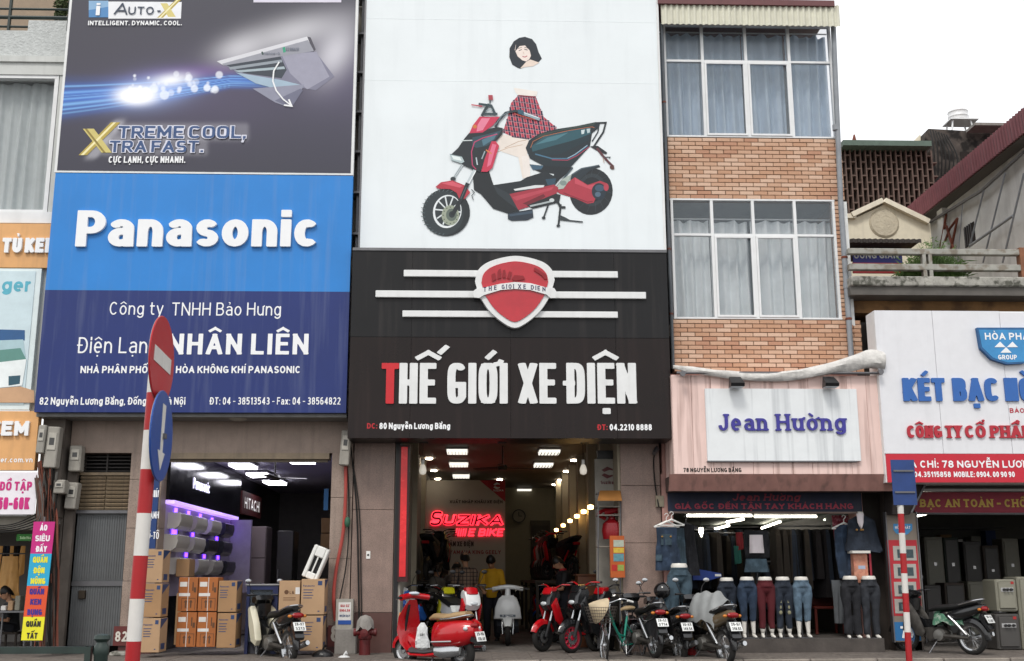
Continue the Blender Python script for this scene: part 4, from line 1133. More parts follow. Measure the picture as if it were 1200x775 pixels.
write('NHÀ PHÂN PHỐI ĐIỀU HÒA KHÔNG KHÍ PANASONIC', 94, 352, 437.5, 8, YP-.004, txw, sB, T=.19, gap=.2, space=.4)
write('82 Nguyễn Lương Bằng, Đống Đa, Hà Nội', 46, 217, 474.5, 8.6, YP-.004, txw, sB, T=.16, gap=.2)
write('ĐT: 04 - 38513543 - Fax: 04 - 38564822', 245.5, 399, 474.5, 8.6, YP-.004, txw, sB, T=.14, gap=.2)
dm = thing('dome_lamp', 'small dome lamp under the blue signboard', 'lamp', U(279, 490, -.3))
MB().lathe([(0, -.07), (.09, -.06), (.15, -.03), (.17, 0), (0, .0)], 16, c=tuple(U(279, 489, -.3))).build('shade', mat('dirty_glass', C('#a9a59b', .8)), dm, smooth=True)

# ---- B: air conditioner billboard with painted glow
sC = thing('billboard', 'dark billboard advertising an air conditioner with blue air stream above the blue signboard', 'billboard', U(240, 203, YP))
bx0, bx1 = X(63.5, 202, YP), X(414, 202, YP); bz0, bz1 = Z(240, 203.8, YP), Z(240, -45, YP)
MB().box(bx0, bx1, YP+.0, YP+.1, bz0, bz1).build('board', whitep, sC)
gx0, gx1, gz0, gz1 = bx0+.045, bx1-.045, bz0+.035, bz1
NX, NZ = 380, 250
gx = np.linspace(gx0, gx1, NX); gz = np.linspace(gz0, gz1, NZ)
PX, PZ = np.meshgrid(gx, gz)
dX, dY, dZ = PX-CAM.x, (YP-.004)-CAM.y, PZ-CAM.z
cf = dX*_fw.x+dY*_fw.y+dZ*_fw.z
px = 600+FPX*(dX*_r2.x+dY*_r2.y+dZ*_r2.z)/cf; py = 387.5-FPX*(dX*_u2.x+dY*_u2.y+dZ*_u2.z)/cf
lc = lambda h: np.array(C(h))
col = np.ones((NZ, NX, 3))*lc('#30303f')
rs = np.random.RandomState(3)
def over(c, a): 
    global col
    a = np.clip(a, 0, 1)[..., None]; col = col*(1-a)+np.array(c)*a
def gau(cx, cy, rx, ry, th=0, p=2):
    c, s = math.cos(R(th)), math.sin(R(th)); u = ((px-cx)*c+(py-cy)*s)/rx; v = (-(px-cx)*s+(py-cy)*c)/ry
    return np.exp(-(u*u+v*v)**(p/2))
over(lc('#5c4f78'), .35*gau(230, 110, 150, 50)); over(lc('#6a6284'), .5*gau(395, 95, 45, 60)); over(lc('#34333f'), .5*gau(120, 60, 90, 50))
over(lc('#2a2b3c'), .55*gau(390, 150, 60, 55))
over((.9, .9, .95), .5*gau(345, 38, 56, 18, -14)); over((.9, .9, .96), .55*gau(392, 62, 20, 34, 30)); over((.85, .85, .9), .5*gau(280, 58, 30, 16, -18))
t = np.clip((px-60)/210, 0, 1)                      # beam from left edge to the unit
mid = 117-14*t-8*t*t; half = 21*(1-.62*t)
v = (py-mid)/half
beam = np.exp(-(np.abs(v)**3.2))*(px < 345)*np.clip((352-px)/60, 0, 1)
st_ = .55+.45*np.sin(v*9+1.3)*np.sin(v*4.1+.4); over(lc('#2f6fd0'), beam*.85*(.45+.55*np.clip(st_, 0, 1)))
for (o_, w_, a_) in ((-.72, .05, .8), (-.35, .07, .6), (.02, .05, .7), (.34, .09, .8), (.62, .05, .8), (.85, .05, .5), (-.15, .03, .5)):
    over(lc('#7db9f2'), a_*np.exp(-((v-o_)/w_)**2)*(px < 330)*np.clip((330-px)/50, 0, 1))
over(lc('#8a4fc0'), .35*gau(215, 88, 60, 10, -5)*(1-beam)); over(lc('#a9c4ff'), .7*gau(175, 108, 42, 17, -8)); over((1, 1, 1), 1.25*gau(160, 112, 24, 11, 0, 3)); over((.95, .97, 1), .9*gau(200, 94, 22, 7, -8))
for _ in range(34):
    cx, cy, r_ = 150+rs.rand()*110, 86+rs.rand()*28-(0), 1.2+rs.rand()*4.2
    cy = cy-(cx-180)*.06; d = np.hypot(px-cx, py-cy); over((.9, .94, 1), (.25+.55*rs.rand())*np.clip((r_-d)/1.3+.6, 0, 1))
def halo(x0, x1, y0, y1, s=4.2, a=.85, sk=0):
    u = px-sk*(py-y1); d = np.hypot(np.maximum(0, np.maximum(x0-u, u-x1)), np.maximum(0, np.maximum(y0-py, py-y1)))
    over((.86, .86, .93), a*np.exp(-(d/s)**2.5))
halo(137, 287, 149, 161, 5, .14); halo(123, 239, 165, 178, 5, .14); halo(108, 112, 146, 181, 6, .3, sk=-.75)
grid = bpy.data.meshes.new('printed_film')
vs = np.stack([PX.ravel(), np.full(PX.size, YP-.004), PZ.ravel()], 1)
ii = (np.arange(NZ-1)[:, None]*NX+np.arange(NX-1)[None]).ravel()
fs = np.stack([ii, ii+1, ii+1+NX, ii+NX], 1)
grid.from_pydata(vs.tolist(), [], fs.tolist())
ca = grid.color_attributes.new('Col', 'FLOAT_COLOR', 'POINT')
ca.data.foreach_set('color', np.concatenate([np.clip(col.reshape(-1, 3), 0, 1), np.ones((NX*NZ, 1))], 1).ravel().astype(np.float32))
grid.materials.append(attr_mat('printed_film', .45))
link('printed_film', grid, sC)
lay_ = [0]
def pr(pts, c, parent=sC, Y=YP-.007, nm='print', k=.95):
    lay_[0] += 1
    return pquad(pts, Y-.00013*lay_[0], nm, mat('print_%s' % c[1:], C(c, k), var=.05, rough=.45), parent, t=.0001)
for (pts, c) in [([(258, 74), (330, 60), (370, 61), (392, 90), (370, 106), (335, 100), (290, 90)], '#7c7c90'), ([(330, 64), (371, 61), (386, 90), (360, 105), (340, 86)], '#9a9aac'),
                 ([(264, 76), (328, 65), (336, 82), (330, 92), (286, 86)], '#333c48'), ([(268, 79), (330, 70), (331, 73), (270, 82)], '#8f98a2'), ([(274, 83), (333, 78), (334, 81), (280, 85)], '#a4b4bc'),
                 ([(254, 72), (360, 43), (368, 60), (262, 77)], '#d6d7dd'), ([(360, 43), (364, 44), (370, 58), (367, 61)], '#4a4854'), ([(361, 47), (368, 60), (262, 77), (260, 75)], '#9799a4'),
                 ([(276, 85), (330, 94), (354, 100), (330, 106), (300, 98)], '#9fb6c8'), ([(296, 104), (357, 99), (341, 127), (322, 120)], '#8d8fa2'), ([(322, 118), (352, 104), (355, 106), (341, 127)], '#6c6e84'),
                 ([(306, 61), (308, 60.5), (309, 64), (307, 64.5)], '#2e4a44'), ([(331, 56), (334, 55), (335, 61), (332, 62)], '#2f9d7a')]:
    pr(list(reversed(pts)), c)
write('ECONAVI', 335, 350, 59.5, 3.6, YP-.02, mat('ink_grey', C('#6c7280')), sC, T=.15)
write('nanoe-G', 309, 328, 64, 2.6, YP-.02, MATS['ink_grey'], sC, T=.15)
mb = MB(); strip(mb, [(U(x, y, YP).x, U(x, y, YP).z) for x, y in [(327, 74), (321, 84), (320, 96), (324, 107), (332, 117), (341, 124)]], .025, 1, YP-.021, 0); strip(mb, [(U(x, y, YP).x, U(x, y, YP).z) for x, y in [(334, 124), (342, 125), (339, 118)]], .03, 1, YP-.0215, 0)
mb.build('arrow', txw, sC)
# AUTO-X logo
pr([(104, 20.5), (127, 20.5), (127, 1), (104, 1)], '#4c86bd'); pr([(104, 12), (127, 8), (127, 1), (104, 1)], '#86aed2')
pr([(127, 22), (212, 22), (213, 2.5), (127, 2)], '#e9ebef')
write('i', 112, 118, 18, 14, YP-.024, txw, sC, T=.3)
write('A', 133, 149, 17, 13.5, YP-.024, mat('ink_dark', C('#3a4456')), sC, T=.13, shear=.12)
write('UTO', 150, 180, 17, 9, YP-.024, MATS['ink_dark'], sC, T=.16)
write('-', 184, 188, 17, 9, YP-.024, MATS['ink_dark'], sC, T=.2)
gold = '#b7a24c'
pr([(184, 21), (191, 21), (216, -4), (210, -4)], gold); pr([(188, 4), (196, 4), (206, 20), (197, 20)], '#d6c87e')
pr([(186, 21), (188.5, 21), (213, -4), (211, -4)], '#efe8b8')
write('INTELLIGENT. DYNAMIC. COOL.', 103, 213, 29.8, 4.6, YP-.024, txw, sC, T=.2)
# bottom of a further print at the top edge
pr([(297, 3), (400, 3), (400, -4), (297, -4)], '#d8d4e4')
steel = mat('ink_steel_blue', C('#36507c'), rough=.3); 
for (tx_, a0_, b0_, yb_, cp_) in (('TREME COOL,', 137, 289, 162.8, 15.2), ('TRA FAST.', 127, 239, 179.3, 14.6)): write(tx_, a0_, b0_, yb_, cp_, YP-.0225, mat('halo_white', C('#d4d6e4', .95)), sC, T=.3, K=1.2, q=3.6, gap=.04, space=.22)
write('TREME COOL,', 138, 288, 162, 13.5, YP-.024, steel, sC, T=.17, K=1.3, q=3.6, gap=.18, space=.3)
write('TRA FAST.', 128, 238, 178.5, 13, YP-.024, steel, sC, T=.17, K=1.3, q=3.6, gap=.18, space=.3)
pr([(92, 182), (102, 182), (141, 143.5), (130, 143.5)], gold); pr([(97, 151), (110, 151), (131, 179), (119, 179)], '#cdbf74')
pr([(94.5, 182), (98, 182), (136, 143.5), (133, 143.5)], '#efe6b0'); pr([(99, 151), (102, 151), (124, 179), (121, 179)], '#8d7c38')
write('CỰC LẠNH, CỰC NHANH.', 127, 217, 191, 7.3, YP-.024, txw, sC, T=.19)

# ---- C: white billboard with the electric scooter
sW = thing('billboard', 'white billboard with a printed red and black electric scooter', 'billboard', U(600, 294, YW))
wx0, wx1 = X(421.5, 292, YW), X(778, 292, YW); wz0 = Z(600, 294, YW)
vw = mat('white_vinyl', C('#e4ebee', .97), rough=.5, var=.03, scale=.8, streak=.12, scol=C('#a8b0b4'), sscale=(5, 5, .4), bump=.2, bscale=1.3)
MB().box(wx0, wx1, YW, YW+.1, wz0, wz0+6).build('sheet', vw, sW)
for pyy in (24, 96):   # faint seams of the vinyl
    MB().box(wx0, wx1, YW-.0015, YW, Z(600, pyy, YW)-.006, Z(600, pyy, YW)+.006).build('seam', vw, sW)
MB().box(wx1, wx1+.04, YW-.02, YW+.14, wz0, wz0+6).build('edge_trim', whitep, sW)
MB().box(wx0-.03, wx0, YW-.01, YW+.14, wz0, wz0+6).build('edge_trim', greyst, sW)
gf = MB(); 
for k in range(8): gf.box(wx0-.22, wx0-.03, YW+.1, .03, wz0+.3+k*.75, wz0+.34+k*.75)
gf.box(wx0-.1, wx0-.06, YW+.2, .03, wz0, wz0+6); gf.build('support_frame', greyst, sW)
lay_[0] = 0
Q = lambda pts: [(480+x/4.08, 100+y/4.08) for x, y in pts]
def pw(pts, c, k=.97): return pr(Q(pts), c, sW, YW-.003, k=k)
def el(cx, cy, rx, ry, n=28, th=0):
    c, s = math.cos(R(th)), math.sin(R(th))
    return [(cx+rx*math.cos(2*math.pi*i/n)*c-ry*math.sin(2*math.pi*i/n)*s, cy+rx*math.cos(2*math.pi*i/n)*s+ry*math.sin(2*math.pi*i/n)*c) for i in range(n)]
def sk(pts, w, c):
    mb = MB(); lay_[0] += 1
    P = [U(480+x/4.08, 100+y/4.08, YW) for x, y in pts]
    strip(mb, [(p.x, p.z) for p in P], w/4.08/71, 1, YW-.003-.00013*lay_[0], 0, False)
    return mb.build('print', mat('print_%s' % c[1:], C(c), var=.05, rough=.45), sW)
def hatch(poly, ang, sp, w, c):
    a = R(ang); d = Vector((math.cos(a), math.sin(a))); n = Vector((-d.y, d.x)); P = [Vector(p) for p in poly]
    lo = min(p.dot(n) for p in P); hi = max(p.dot(n) for p in P); t = lo+sp*.5; mb = MB(); lay_[0] += 1
    while t < hi:
        ks = []
        for i in range(len(P)):
            p, q = P[i], P[(i+1) % len(P)]; u, v = p.dot(n)-t, q.dot(n)-t
            if (u < 0) != (v < 0): ks.append((p+(q-p)*(u/(u-v))).dot(d))
        ks.sort()
        for i in range(0, len(ks)-1, 2):
            A_, B_ = n*t+d*ks[i], n*t+d*ks[i+1]
            pa, pb = U(480+A_.x/4.08, 100+A_.y/4.08, YW), U(480+B_.x/4.08, 100+B_.y/4.08, YW)
            strip(mb, [(pa.x, pa.z), (pb.x, pb.z)], w/4.08/71, 1, YW-.003-.00013*lay_[0], 0, False)
        t += sp
    mb.build('print', mat('print_%s' % c[1:], C(c), var=.05, rough=.45), sW)
pw([(430, 235), (570, 250), (562, 330), (578, 445), (540, 445), (520, 345), (440, 318), (415, 290)], '#e6ddd4'); pw([(535, 340), (572, 335), (578, 445), (548, 445)], '#e9e2dc')
sk([(455, 300), (520, 270), (560, 262)], 3, '#b59a84'); sk([(420, 320), (470, 300), (540, 285)], 3, '#c7ab94')
pw([(498, 12), (560, 22), (612, 30), (608, 50), (560, 56), (520, 50), (505, 32)], '#e9e3dc')
skirt = [(520, 48), (603, 55), (640, 150), (705, 205), (640, 240), (570, 257), (500, 250), (445, 225), (470, 150), (485, 85)]
pw(skirt, '#b23449'); hatch(skirt, 80, 24, 9, '#2c2740'); hatch(skirt, 8, 24, 9, '#332a44'); hatch(skirt, 80, 12, 1.6, '#e0a0a8'); hatch(skirt, 8, 24.5, 1.5, '#dba0a8'); sk([(520, 50), (603, 57)], 7, '#7d2438')
# head of the woman in the print
H8 = lambda pts: [((400+x/2.672-480)*4.08, (10+y/2.672-100)*4.08) for x, y in pts]
pw(H8([(527, 125), (540, 103), (557, 92), (575, 89), (597, 96), (610, 112), (618, 138), (628, 157), (618, 168), (604, 170), (585, 180), (560, 189), (552, 186), (535, 176), (526, 152)]), '#1c2530')
pw(H8([(546, 114), (560, 106), (577, 112), (590, 128), (594, 148), (588, 160), (578, 166), (566, 162), (552, 150), (543, 130)]), '#eadcd4')
pw(H8([(580, 166), (592, 160), (620, 170), (600, 181), (574, 184), (560, 188)]), '#e6d5c8')
pw(H8([(547, 112), (562, 104), (585, 112), (600, 130), (606, 150), (596, 158), (590, 132), (575, 116), (558, 118), (544, 136)]), '#1a222c')
for s_ in ([(556, 133), (565, 129)], [(573, 128), (583, 131)]): sk(H8(s_), 4, '#3a3030')
sk(H8([(567, 151), (575, 153), (582, 149)]), 4.5, '#b05560'); sk(H8([(569, 136), (572, 143)]), 2.5, '#c9aa9a')
sk(H8([(553, 126), (565, 123)]), 2.5, '#4a3a36'); sk(H8([(573, 122), (584, 125)]), 2.5, '#4a3a36')
# scooter: rear wheel, body, chassis
pw(el(868, 508, 103, 112, th=10), '#20262b'); pw(el(872, 500, 66, 78), '#2d363c'); pw(el(872, 500, 52, 60), '#1c2228')
for a in range(0, 360, 24): sk([(872+52*math.cos(R(a)), 500+62*math.sin(R(a))), (872+98*math.cos(R(a+8)), 504+106*math.sin(R(a+8)))], 2, '#39434a')
pw([(765, 470), (775, 425), (820, 396), (905, 380), (912, 391), (862, 408), (815, 450), (790, 480)], '#27323a'); sk([(778, 428), (822, 400), (905, 383)], 3, '#5d6d78')
pw([(700, 505), (735, 480), (790, 440), (852, 477), (910, 457), (945, 470), (948, 500), (900, 516), (880, 562), (850, 567), (790, 540), (720, 520)], '#a93646'); pw([(790, 442), (850, 480), (900, 470), (870, 500), (790, 470)], '#c24c5c')
sk([(735, 515), (850, 560), (875, 556)], 4, '#6c1f2c'); pw(el(905, 508, 34, 40), '#22303c'); pw(el(908, 492, 22, 16), '#3c5468'); pw(el(900, 522, 14, 12), '#52687c'); pw(el(940, 488, 12, 18), '#b14050')
pw([(555, 300), (572, 262), (620, 232), (700, 210), (800, 195), (890, 176), (912, 180), (903, 205), (872, 230), (862, 292), (772, 390), (700, 402), (640, 385), (575, 350)], '#1e2b32')
pw([(582, 292), (640, 247), (760, 218), (862, 203), (866, 232), (790, 262), (700, 286), (588, 318)], '#2a5560'); pw([(600, 285), (660, 250), (760, 226), (700, 262)], '#487884'); pw([(590, 318), (700, 288), (860, 240), (858, 262), (720, 330), (620, 335)], '#1b3038')
pw([(628, 232), (760, 205), (892, 178), (880, 192), (700, 222), (600, 256)], '#32423e'); sk([(578, 300), (590, 270), (640, 245), (760, 218), (872, 200), (884, 205)], 3, '#b06a48')
sk([(600, 330), (680, 352), (755, 352), (790, 335), (850, 290)], 7, '#46708a'); sk([(680, 358), (755, 360), (800, 338), (858, 296)], 4, '#a8405a'); sk([(755, 350), (790, 332), (850, 288)], 3, '#a9c4d4')
pw([(820, 215), (838, 212), (834, 232), (822, 235)], '#c8d6d8'); pw([(846, 209), (864, 207), (862, 226), (850, 230)], '#b4c6ca')
sk([(890, 182), (938, 180), (926, 225), (880, 295)], 9, '#20292e'); sk([(905, 190), (900, 225), (872, 270)], 6, '#26323a')
pw([(862, 292), (900, 290), (945, 322), (940, 330), (905, 318)], '#20262c'); sk([(895, 302), (925, 340), (950, 368), (975, 392)], 12, '#5a3238'); sk([(930, 345), (958, 345), (955, 352)], 5, '#40484e'); pw(el(968, 394, 12, 8, th=30), '#5b3a34'); sk([(925, 350), (930, 372)], 4, '#b8a498')
pw([(640, 385), (780, 392), (750, 425), (690, 470), (660, 430), (600, 405), (572, 378)], '#1b2329'); pw([(575, 380), (640, 385), (630, 402), (590, 405)], '#3a5a70'); sk([(780, 395), (700, 490)], 7, '#44545c'); sk([(762, 395), (690, 480)], 5, '#1d2429'); pw([(655, 420), (690, 425), (690, 432), (660, 430)], '#c9d1d4')
pw([(700, 490), (730, 450), (775, 425), (760, 460), (735, 495), (712, 498)], '#aab6ae'); pw(el(735, 468, 16, 12), '#7c8c88')
pw([(398, 478), (530, 458), (560, 440), (650, 412), (700, 440), (692, 480), (480, 522), (440, 500)], '#20282e'); pw([(650, 450), (700, 445), (695, 475), (660, 478)], '#2f4a5c')
pw([(300, 400), (378, 405), (400, 475), (480, 522), (525, 602), (470, 613), (400, 590), (340, 520), (308, 500)], '#1b2227'); pw([(400, 478), (478, 520), (522, 598), (470, 560), (420, 520)], '#2b343a')
pw([(478, 520), (690, 475), (712, 490), (702, 520), (600, 572), (520, 597)], '#a03242'); pw([(490, 535), (690, 485), (680, 500), (510, 552)], '#b54454'); pw([(497, 497), (600, 478), (645, 478), (640, 488), (505, 505)], '#d8dcde'); pw([(540, 566), (640, 520), (650, 532), (580, 580)], '#6c202c')
pw([(560, 575), (700, 518), (722, 525), (715, 560), (590, 590)], '#20262a'); pw([(470, 613), (588, 592), (592, 632), (562, 645), (490, 648), (470, 640)], '#26323e'); pw([(475, 618), (588, 600), (588, 612), (480, 628)], '#3b4c5c')
sk([(575, 580), (680, 556)], 9, '#a4aeb0'); sk([(700, 545), (722, 585), (745, 585)], 12, '#252c30'); sk([(722, 570), (712, 668)], 10, '#252c30'); sk([(712, 640), (760, 648), (828, 655)], 7, '#2a3135'); pw([(722, 622), (745, 632), (780, 652), (720, 645)], '#343c40'); sk([(664, 570), (640, 636)], 8, '#2c3337'); pw(el(641, 634, 9, 7), '#2c3337'); pw(el(711, 672, 9, 6), '#2c3337'); pw(el(680, 550, 12, 9), '#c6ced0')
# front wheel, fork, nose
pw(el(175, 608, 114, 113, th=-30), '#20282c'); pw(el(160, 612, 98, 106, th=-12), '#2c363a')
for a in range(90, 290, 11): sk([(165+92*math.cos(R(a)), 610+100*math.sin(R(a))), (165+112*math.cos(R(a+4)), 610+110*math.sin(R(a+4)))], 3, '#56666a')
pw(el(180, 604, 68, 80, th=12), '#e2e8ea'); pw(el(183, 602, 61, 72, th=12), '#2b3438')
for a in range(5, 365, 36): sk([(184, 602), (184+62*math.cos(R(a)), 602+72*math.sin(R(a)))], 7, '#d4dbdd')
pw(el(195, 622, 42, 48), '#97a08e'); pw(el(200, 620, 26, 30), '#5e6a62'); pw(el(202, 618, 14, 16), '#2a3236')
for a in range(0, 360, 30): pw(el(195+34*math.cos(R(a)), 622+39*math.sin(R(a)), 3, 3, 8), '#4c554c')
sk([(256, 375), (232, 410), (208, 448)], 11, '#c4cdd0'); sk([(252, 380), (210, 445)], 3, '#6e7a80'); pw(el(208, 448, 13, 10), '#2c3438')
pw([(124, 486), (150, 464), (205, 455), (262, 478), (290, 512), (262, 545), (238, 545), (225, 515), (195, 497), (135, 494)], '#b03444'); pw([(150, 468), (205, 460), (255, 482), (240, 490), (190, 478)], '#d05868')
sk([(316, 400), (275, 478)], 17, '#bcc6ca'); sk([(320, 404), (282, 474)], 4, '#f0f3f4'); sk([(278, 470), (250, 540), (205, 622)], 20, '#20272c'); sk([(270, 490), (245, 545)], 4, '#4d5a62'); sk([(296, 500), (310, 515), (297, 530), (305, 550)], 4, '#3a4246')
pw([(200, 330), (232, 300), (262, 255), (285, 228), (420, 200), (446, 205), (444, 232), (412, 268), (385, 310), (362, 362), (335, 416), (250, 378), (196, 345)], '#20282e')
pw([(300, 250), (380, 232), (440, 215), (410, 258), (370, 290), (320, 300), (300, 290)], '#2e4854'); pw([(345, 262), (420, 226), (404, 258), (352, 290)], '#4e7484')
pw([(192, 330), (250, 342), (262, 366), (248, 374), (200, 358)], '#aebfc2'); pw([(200, 336), (240, 344), (250, 362), (210, 354)], '#e0eaea'); sk([(192, 332), (250, 344)], 3, '#59686c')
pw([(335, 150), (382, 152), (432, 150), (398, 192), (350, 226), (286, 230), (302, 192)], '#c43454'); pw([(345, 158), (385, 158), (350, 215), (320, 222), (325, 190)], '#e0809a'); pw(el(312, 198, 10, 9), '#c9773c')
sk([(248, 268), (300, 266)], 5, '#c9d3d4'); sk([(300, 385), (296, 320), (310, 275), (350, 255), (420, 236)], 5, '#b8406c'); sk([(300, 385), (318, 405)], 5, '#b03060'); 
pw([(392, 268), (412, 268), (428, 290), (396, 395), (372, 414), (342, 414), (360, 350)], '#c23450'); pw([(396, 280), (415, 285), (388, 380), (370, 392), (380, 330)], '#dc708c'); sk([(365, 312), (392, 330)], 7, '#cc7a48'); sk([(318, 348), (324, 384)], 6, '#b7c5cc'); sk([(360, 318), (345, 355)], 6, '#98a8ae')
sk([(345, 150), (362, 118), (380, 92)], 14, '#28363c'); sk([(330, 92), (390, 100), (412, 145)], 12, '#2c4048'); sk([(355, 140), (420, 140)], 12, '#32444a'); sk([(365, 125), (395, 118)], 5, '#8fa0a6'); sk([(295, 96), (348, 104)], 6, '#b8384a'); pw([(376, 47), (397, 47), (399, 70), (378, 72)], '#a8404c'); sk([(385, 72), (384, 92)], 6, '#3c484c')
sk([(410, 205), (425, 170), (460, 135), (505, 125), (540, 138)], 13, '#26323a'); sk([(412, 190), (440, 150), (475, 130)], 3, '#7d8f98'); sk([(530, 134), (580, 150), (622, 166)], 17, '#8fa2ac'); sk([(535, 130), (615, 158)], 4, '#dbe4e8'); pw([(516, 115), (545, 120), (548, 142), (520, 138)], '#31586a'); sk([(500, 138), (540, 152), (600, 168)], 5, '#b04a3c')
# ---- C: black signboard
sK = thing('signboard', 'black signboard with raised letters THẾ GIỚI XE ĐIỆN and a red shield', 'signboard', U(600, 513, YK))
blk = mat('black_aluminium', C('#18181a'), rough=.35, var=.15, scale=1.2, streak=.25, scol=C('#4c4644'), spec=.3)
blk2 = mat('black_aluminium_lower', C('#1a1110'), rough=.28, var=.25, scale=1.0, streak=.2, scol=C('#40302d'), spec=.3)
kx0, kx1 = X(409, 450, YK), X(786, 450, YK)
zk = [Z(600, 514, YK), Z(600, 396, YK), Z(600, 295.5, YK)]
MB().box(kx0, kx1, YK, .0, zk[0], zk[2]).build('casing', blackm, sK)
cols = [0, .19, .5, .83, 1]
for i in range(4):
    a_, b_ = kx0+(kx1-kx0)*cols[i], kx0+(kx1-kx0)*cols[i+1]
    MB().bbox(a_+.002, b_-.002, YK-.012, YK-.001, zk[1]+.003, zk[2], .002).build('panel', blk, sK)
    MB().bbox(a_+.002, b_-.002, YK-.016, YK-.001, zk[0], zk[1]-.003, .002).build('panel', blk2, sK)
YK2 = YK-.016
MB().box(kx0, kx1, YK-.03, YK+.1, zk[2]+.002, zk[2]+.05).build('top_trim', greyst, sK)
for i, (pa, pb, py_) in enumerate(((473, 724, 321), (440, 757, 345.3), (471.5, 724, 368.3))):
    p0, p1 = U(pa, py_+3, YK2-.05), U(pb, py_-3, YK2-.05)
    MB().bbox(p0.x, p1.x, YK2-.05, YK2, p0.z, p1.z, .006).build('bar', whitep, sK)
K4 = lambda pts: [(400+x/3, 290+y/3) for x, y in pts]
def shield(s, Ya, Yb, nm, m):
    c = (610, 150)
    top = [(470, 120), (478, 85), (505, 58), (550, 40), (610, 30), (668, 38), (715, 55), (742, 82), (750, 115)]
    bot = [(735, 170), (700, 222), (655, 262), (610, 283), (565, 262), (520, 222), (485, 170)]
    P = [(c[0]+(x-c[0])*s, c[1]+(y-c[1])*s) for x, y in smooth2(top)+smooth2(bot)]
    W_ = [U(*p, Ya) for p in K4(P)]
    return MB().prism([(p.x, p.z) for p in W_], Ya, Yb).build(nm, m, sK)
def smooth2(pts, k=4): return [(p.x, p.y) for p in smooth_path([(a, b, 0) for a, b in pts], k)]
shield(1.0, YK2-.11, YK2-.0, 'shield_border', whitep)
redp = mat('shield_red', C('#b3202e'), rough=.2, var=.12, scale=4, coat=.3)
shield(.84, YK2-.125, YK2-.111, 'shield_field', redp)
for i, pts in enumerate([[(530, 120), (528, 95), (540, 90), (545, 112)], [(548, 112), (550, 82), (560, 74), (562, 108)], [(566, 106), (568, 80), (576, 78), (578, 108)], [(582, 108), (590, 84), (600, 88), (592, 112)], [(598, 112), (608, 98), (640, 100), (646, 112), (610, 118)],
                         [(680, 70), (720, 95), (724, 112), (714, 112), (706, 100), (676, 80)]]):
    pr(list(reversed(K4(pts))), '#8c1420', sK, YK2-.126, 'shield_figure')
rb_p = [(462, 155), (475, 145), (495, 143), (560, 128), (610, 122), (665, 126), (725, 142), (748, 143), (758, 158), (754, 178), (735, 178), (722, 166), (665, 150), (610, 146), (560, 150), (500, 168), (485, 178), (466, 176)]
W_ = [U(*p, YK2-.15) for p in K4(rb_p)]
MB().prism([(p.x, p.z) for p in reversed(W_)], YK2-.15, YK2-.128).build('ribbon', whitep, sK)
ink_n = mat('ink_navy', C('#27234f'))
tx = 'THE GIOI XE DIEN'; lay2, tot2 = layout(tx, 2.0, .25, .5)
for (ch, mk, x, w) in lay2:
    u = 498+(x+w*.5)/tot2*222; v = 157-12*(1-((u-610)/115)**2)
    p = K4([(u, v)])[0]; a = U(p[0], p[1], YK2-.152); H = .075
    g_ = glyph_mb(ch, mk, 2.0, a.x-(w*.62*H+.012)/2, w*.62*H+.012, H, .013, YK2-.153, 0, a.z, slab=.5, rows=16)
    g_.build('lettering', ink_n, sK)
letters_r = mat('raised_red', C('#c8202a', .95), rough=.35, var=.06)
tk_ = dict(T=.145, K=1.35, q=3.6, depth=.035, gap=.16)
write('T', 446.5, 467, 473.5, 47.5, YK2, letters_r, sK, **tk_)
write('HẾ', 467.5, 511, 473.5, 47.5, YK2, whitep, sK, **tk_)
write('GIỚI', 524, 595, 473.5, 47.5, YK2, whitep, sK, **tk_)
write('XE', 607.5, 652, 473.5, 47.5, YK2, whitep, sK, **tk_)
write('ĐIỆN', 662.5, 746, 473.5, 47.5, YK2, whitep, sK, **tk_)
inkr = mat('ink_red', C('#b5242c', .9))
write('DC:', 430, 442, 502.5, 6.5, YK2-.004, inkr, sK, T=.2)
write('80 Nguyễn Lương Bằng', 444.5, 527.5, 503, 7.3, YK2-.004, txw, sK, T=.2, gap=.18)
write('ĐT:', 700, 712, 504, 6.5, YK2-.004, inkr, sK, T=.2, slab=.5)
write('04.2210 8888', 714.5, 764, 504.5, 7.3, YK2-.004, txw, sK, T=.2, gap=.2)
for p in ((497, 516), (590, 516), (684, 516)):
    pass
# ---- D: pink sign box of the jeans shop
YJ = -.85
sJ = thing('signboard', 'faded pink sign box with a white panel and raised violet letters Jean Hường', 'signboard', U(915, 556, YJ))
pinks = mat('faded_pink_sheet', C('#e6cac2', .95), rough=.6, var=.06, scale=1.5, streak=.95, scol=C('#6e4538'), sscale=(7, 7, .35))
jx0, jx1 = X(788.5, 500, YJ), X(1041, 500, YJ); jz0, jz1 = Z(915, 556, YJ), Z(915, 440, YJ)
MB().box(jx0, jx1, YJ+.02, -.06, jz0, jz1).build('box', pinks, sJ)
n_ = 11
for i in range(n_):
    a_, b_ = jx0+(jx1-jx0)*i/n_, jx0+(jx1-jx0)*(i+1)/n_
    MB().bbox(a_+.002, b_-.002, YJ, YJ+.018, jz0, jz1, .006).build('sheet_panel', pinks, sJ)
mb = MB(); k = int((jx1-jx0+.1)/.03)      # ribbed lip that leans back under the box
dz = jz0-Z(915, 575, YJ)
dpk = mat('dark_pink_sheet', C('#a87d74', .8), rough=.6, var=.12, streak=.6, sscale=(8, 8, .8))
for i in range(k+1):
    x = jx0-.08+(jx1-jx0+.16)*i/k; a_ = .012*math.sin(2*math.pi*x/.24)
    mb.v += [(x, YJ-.02+a_, jz0+.0), (x, YJ+.12+a_, jz0-dz), (x, YJ+.14+a_, jz0-dz), (x, YJ+.0+a_, jz0+.0)]
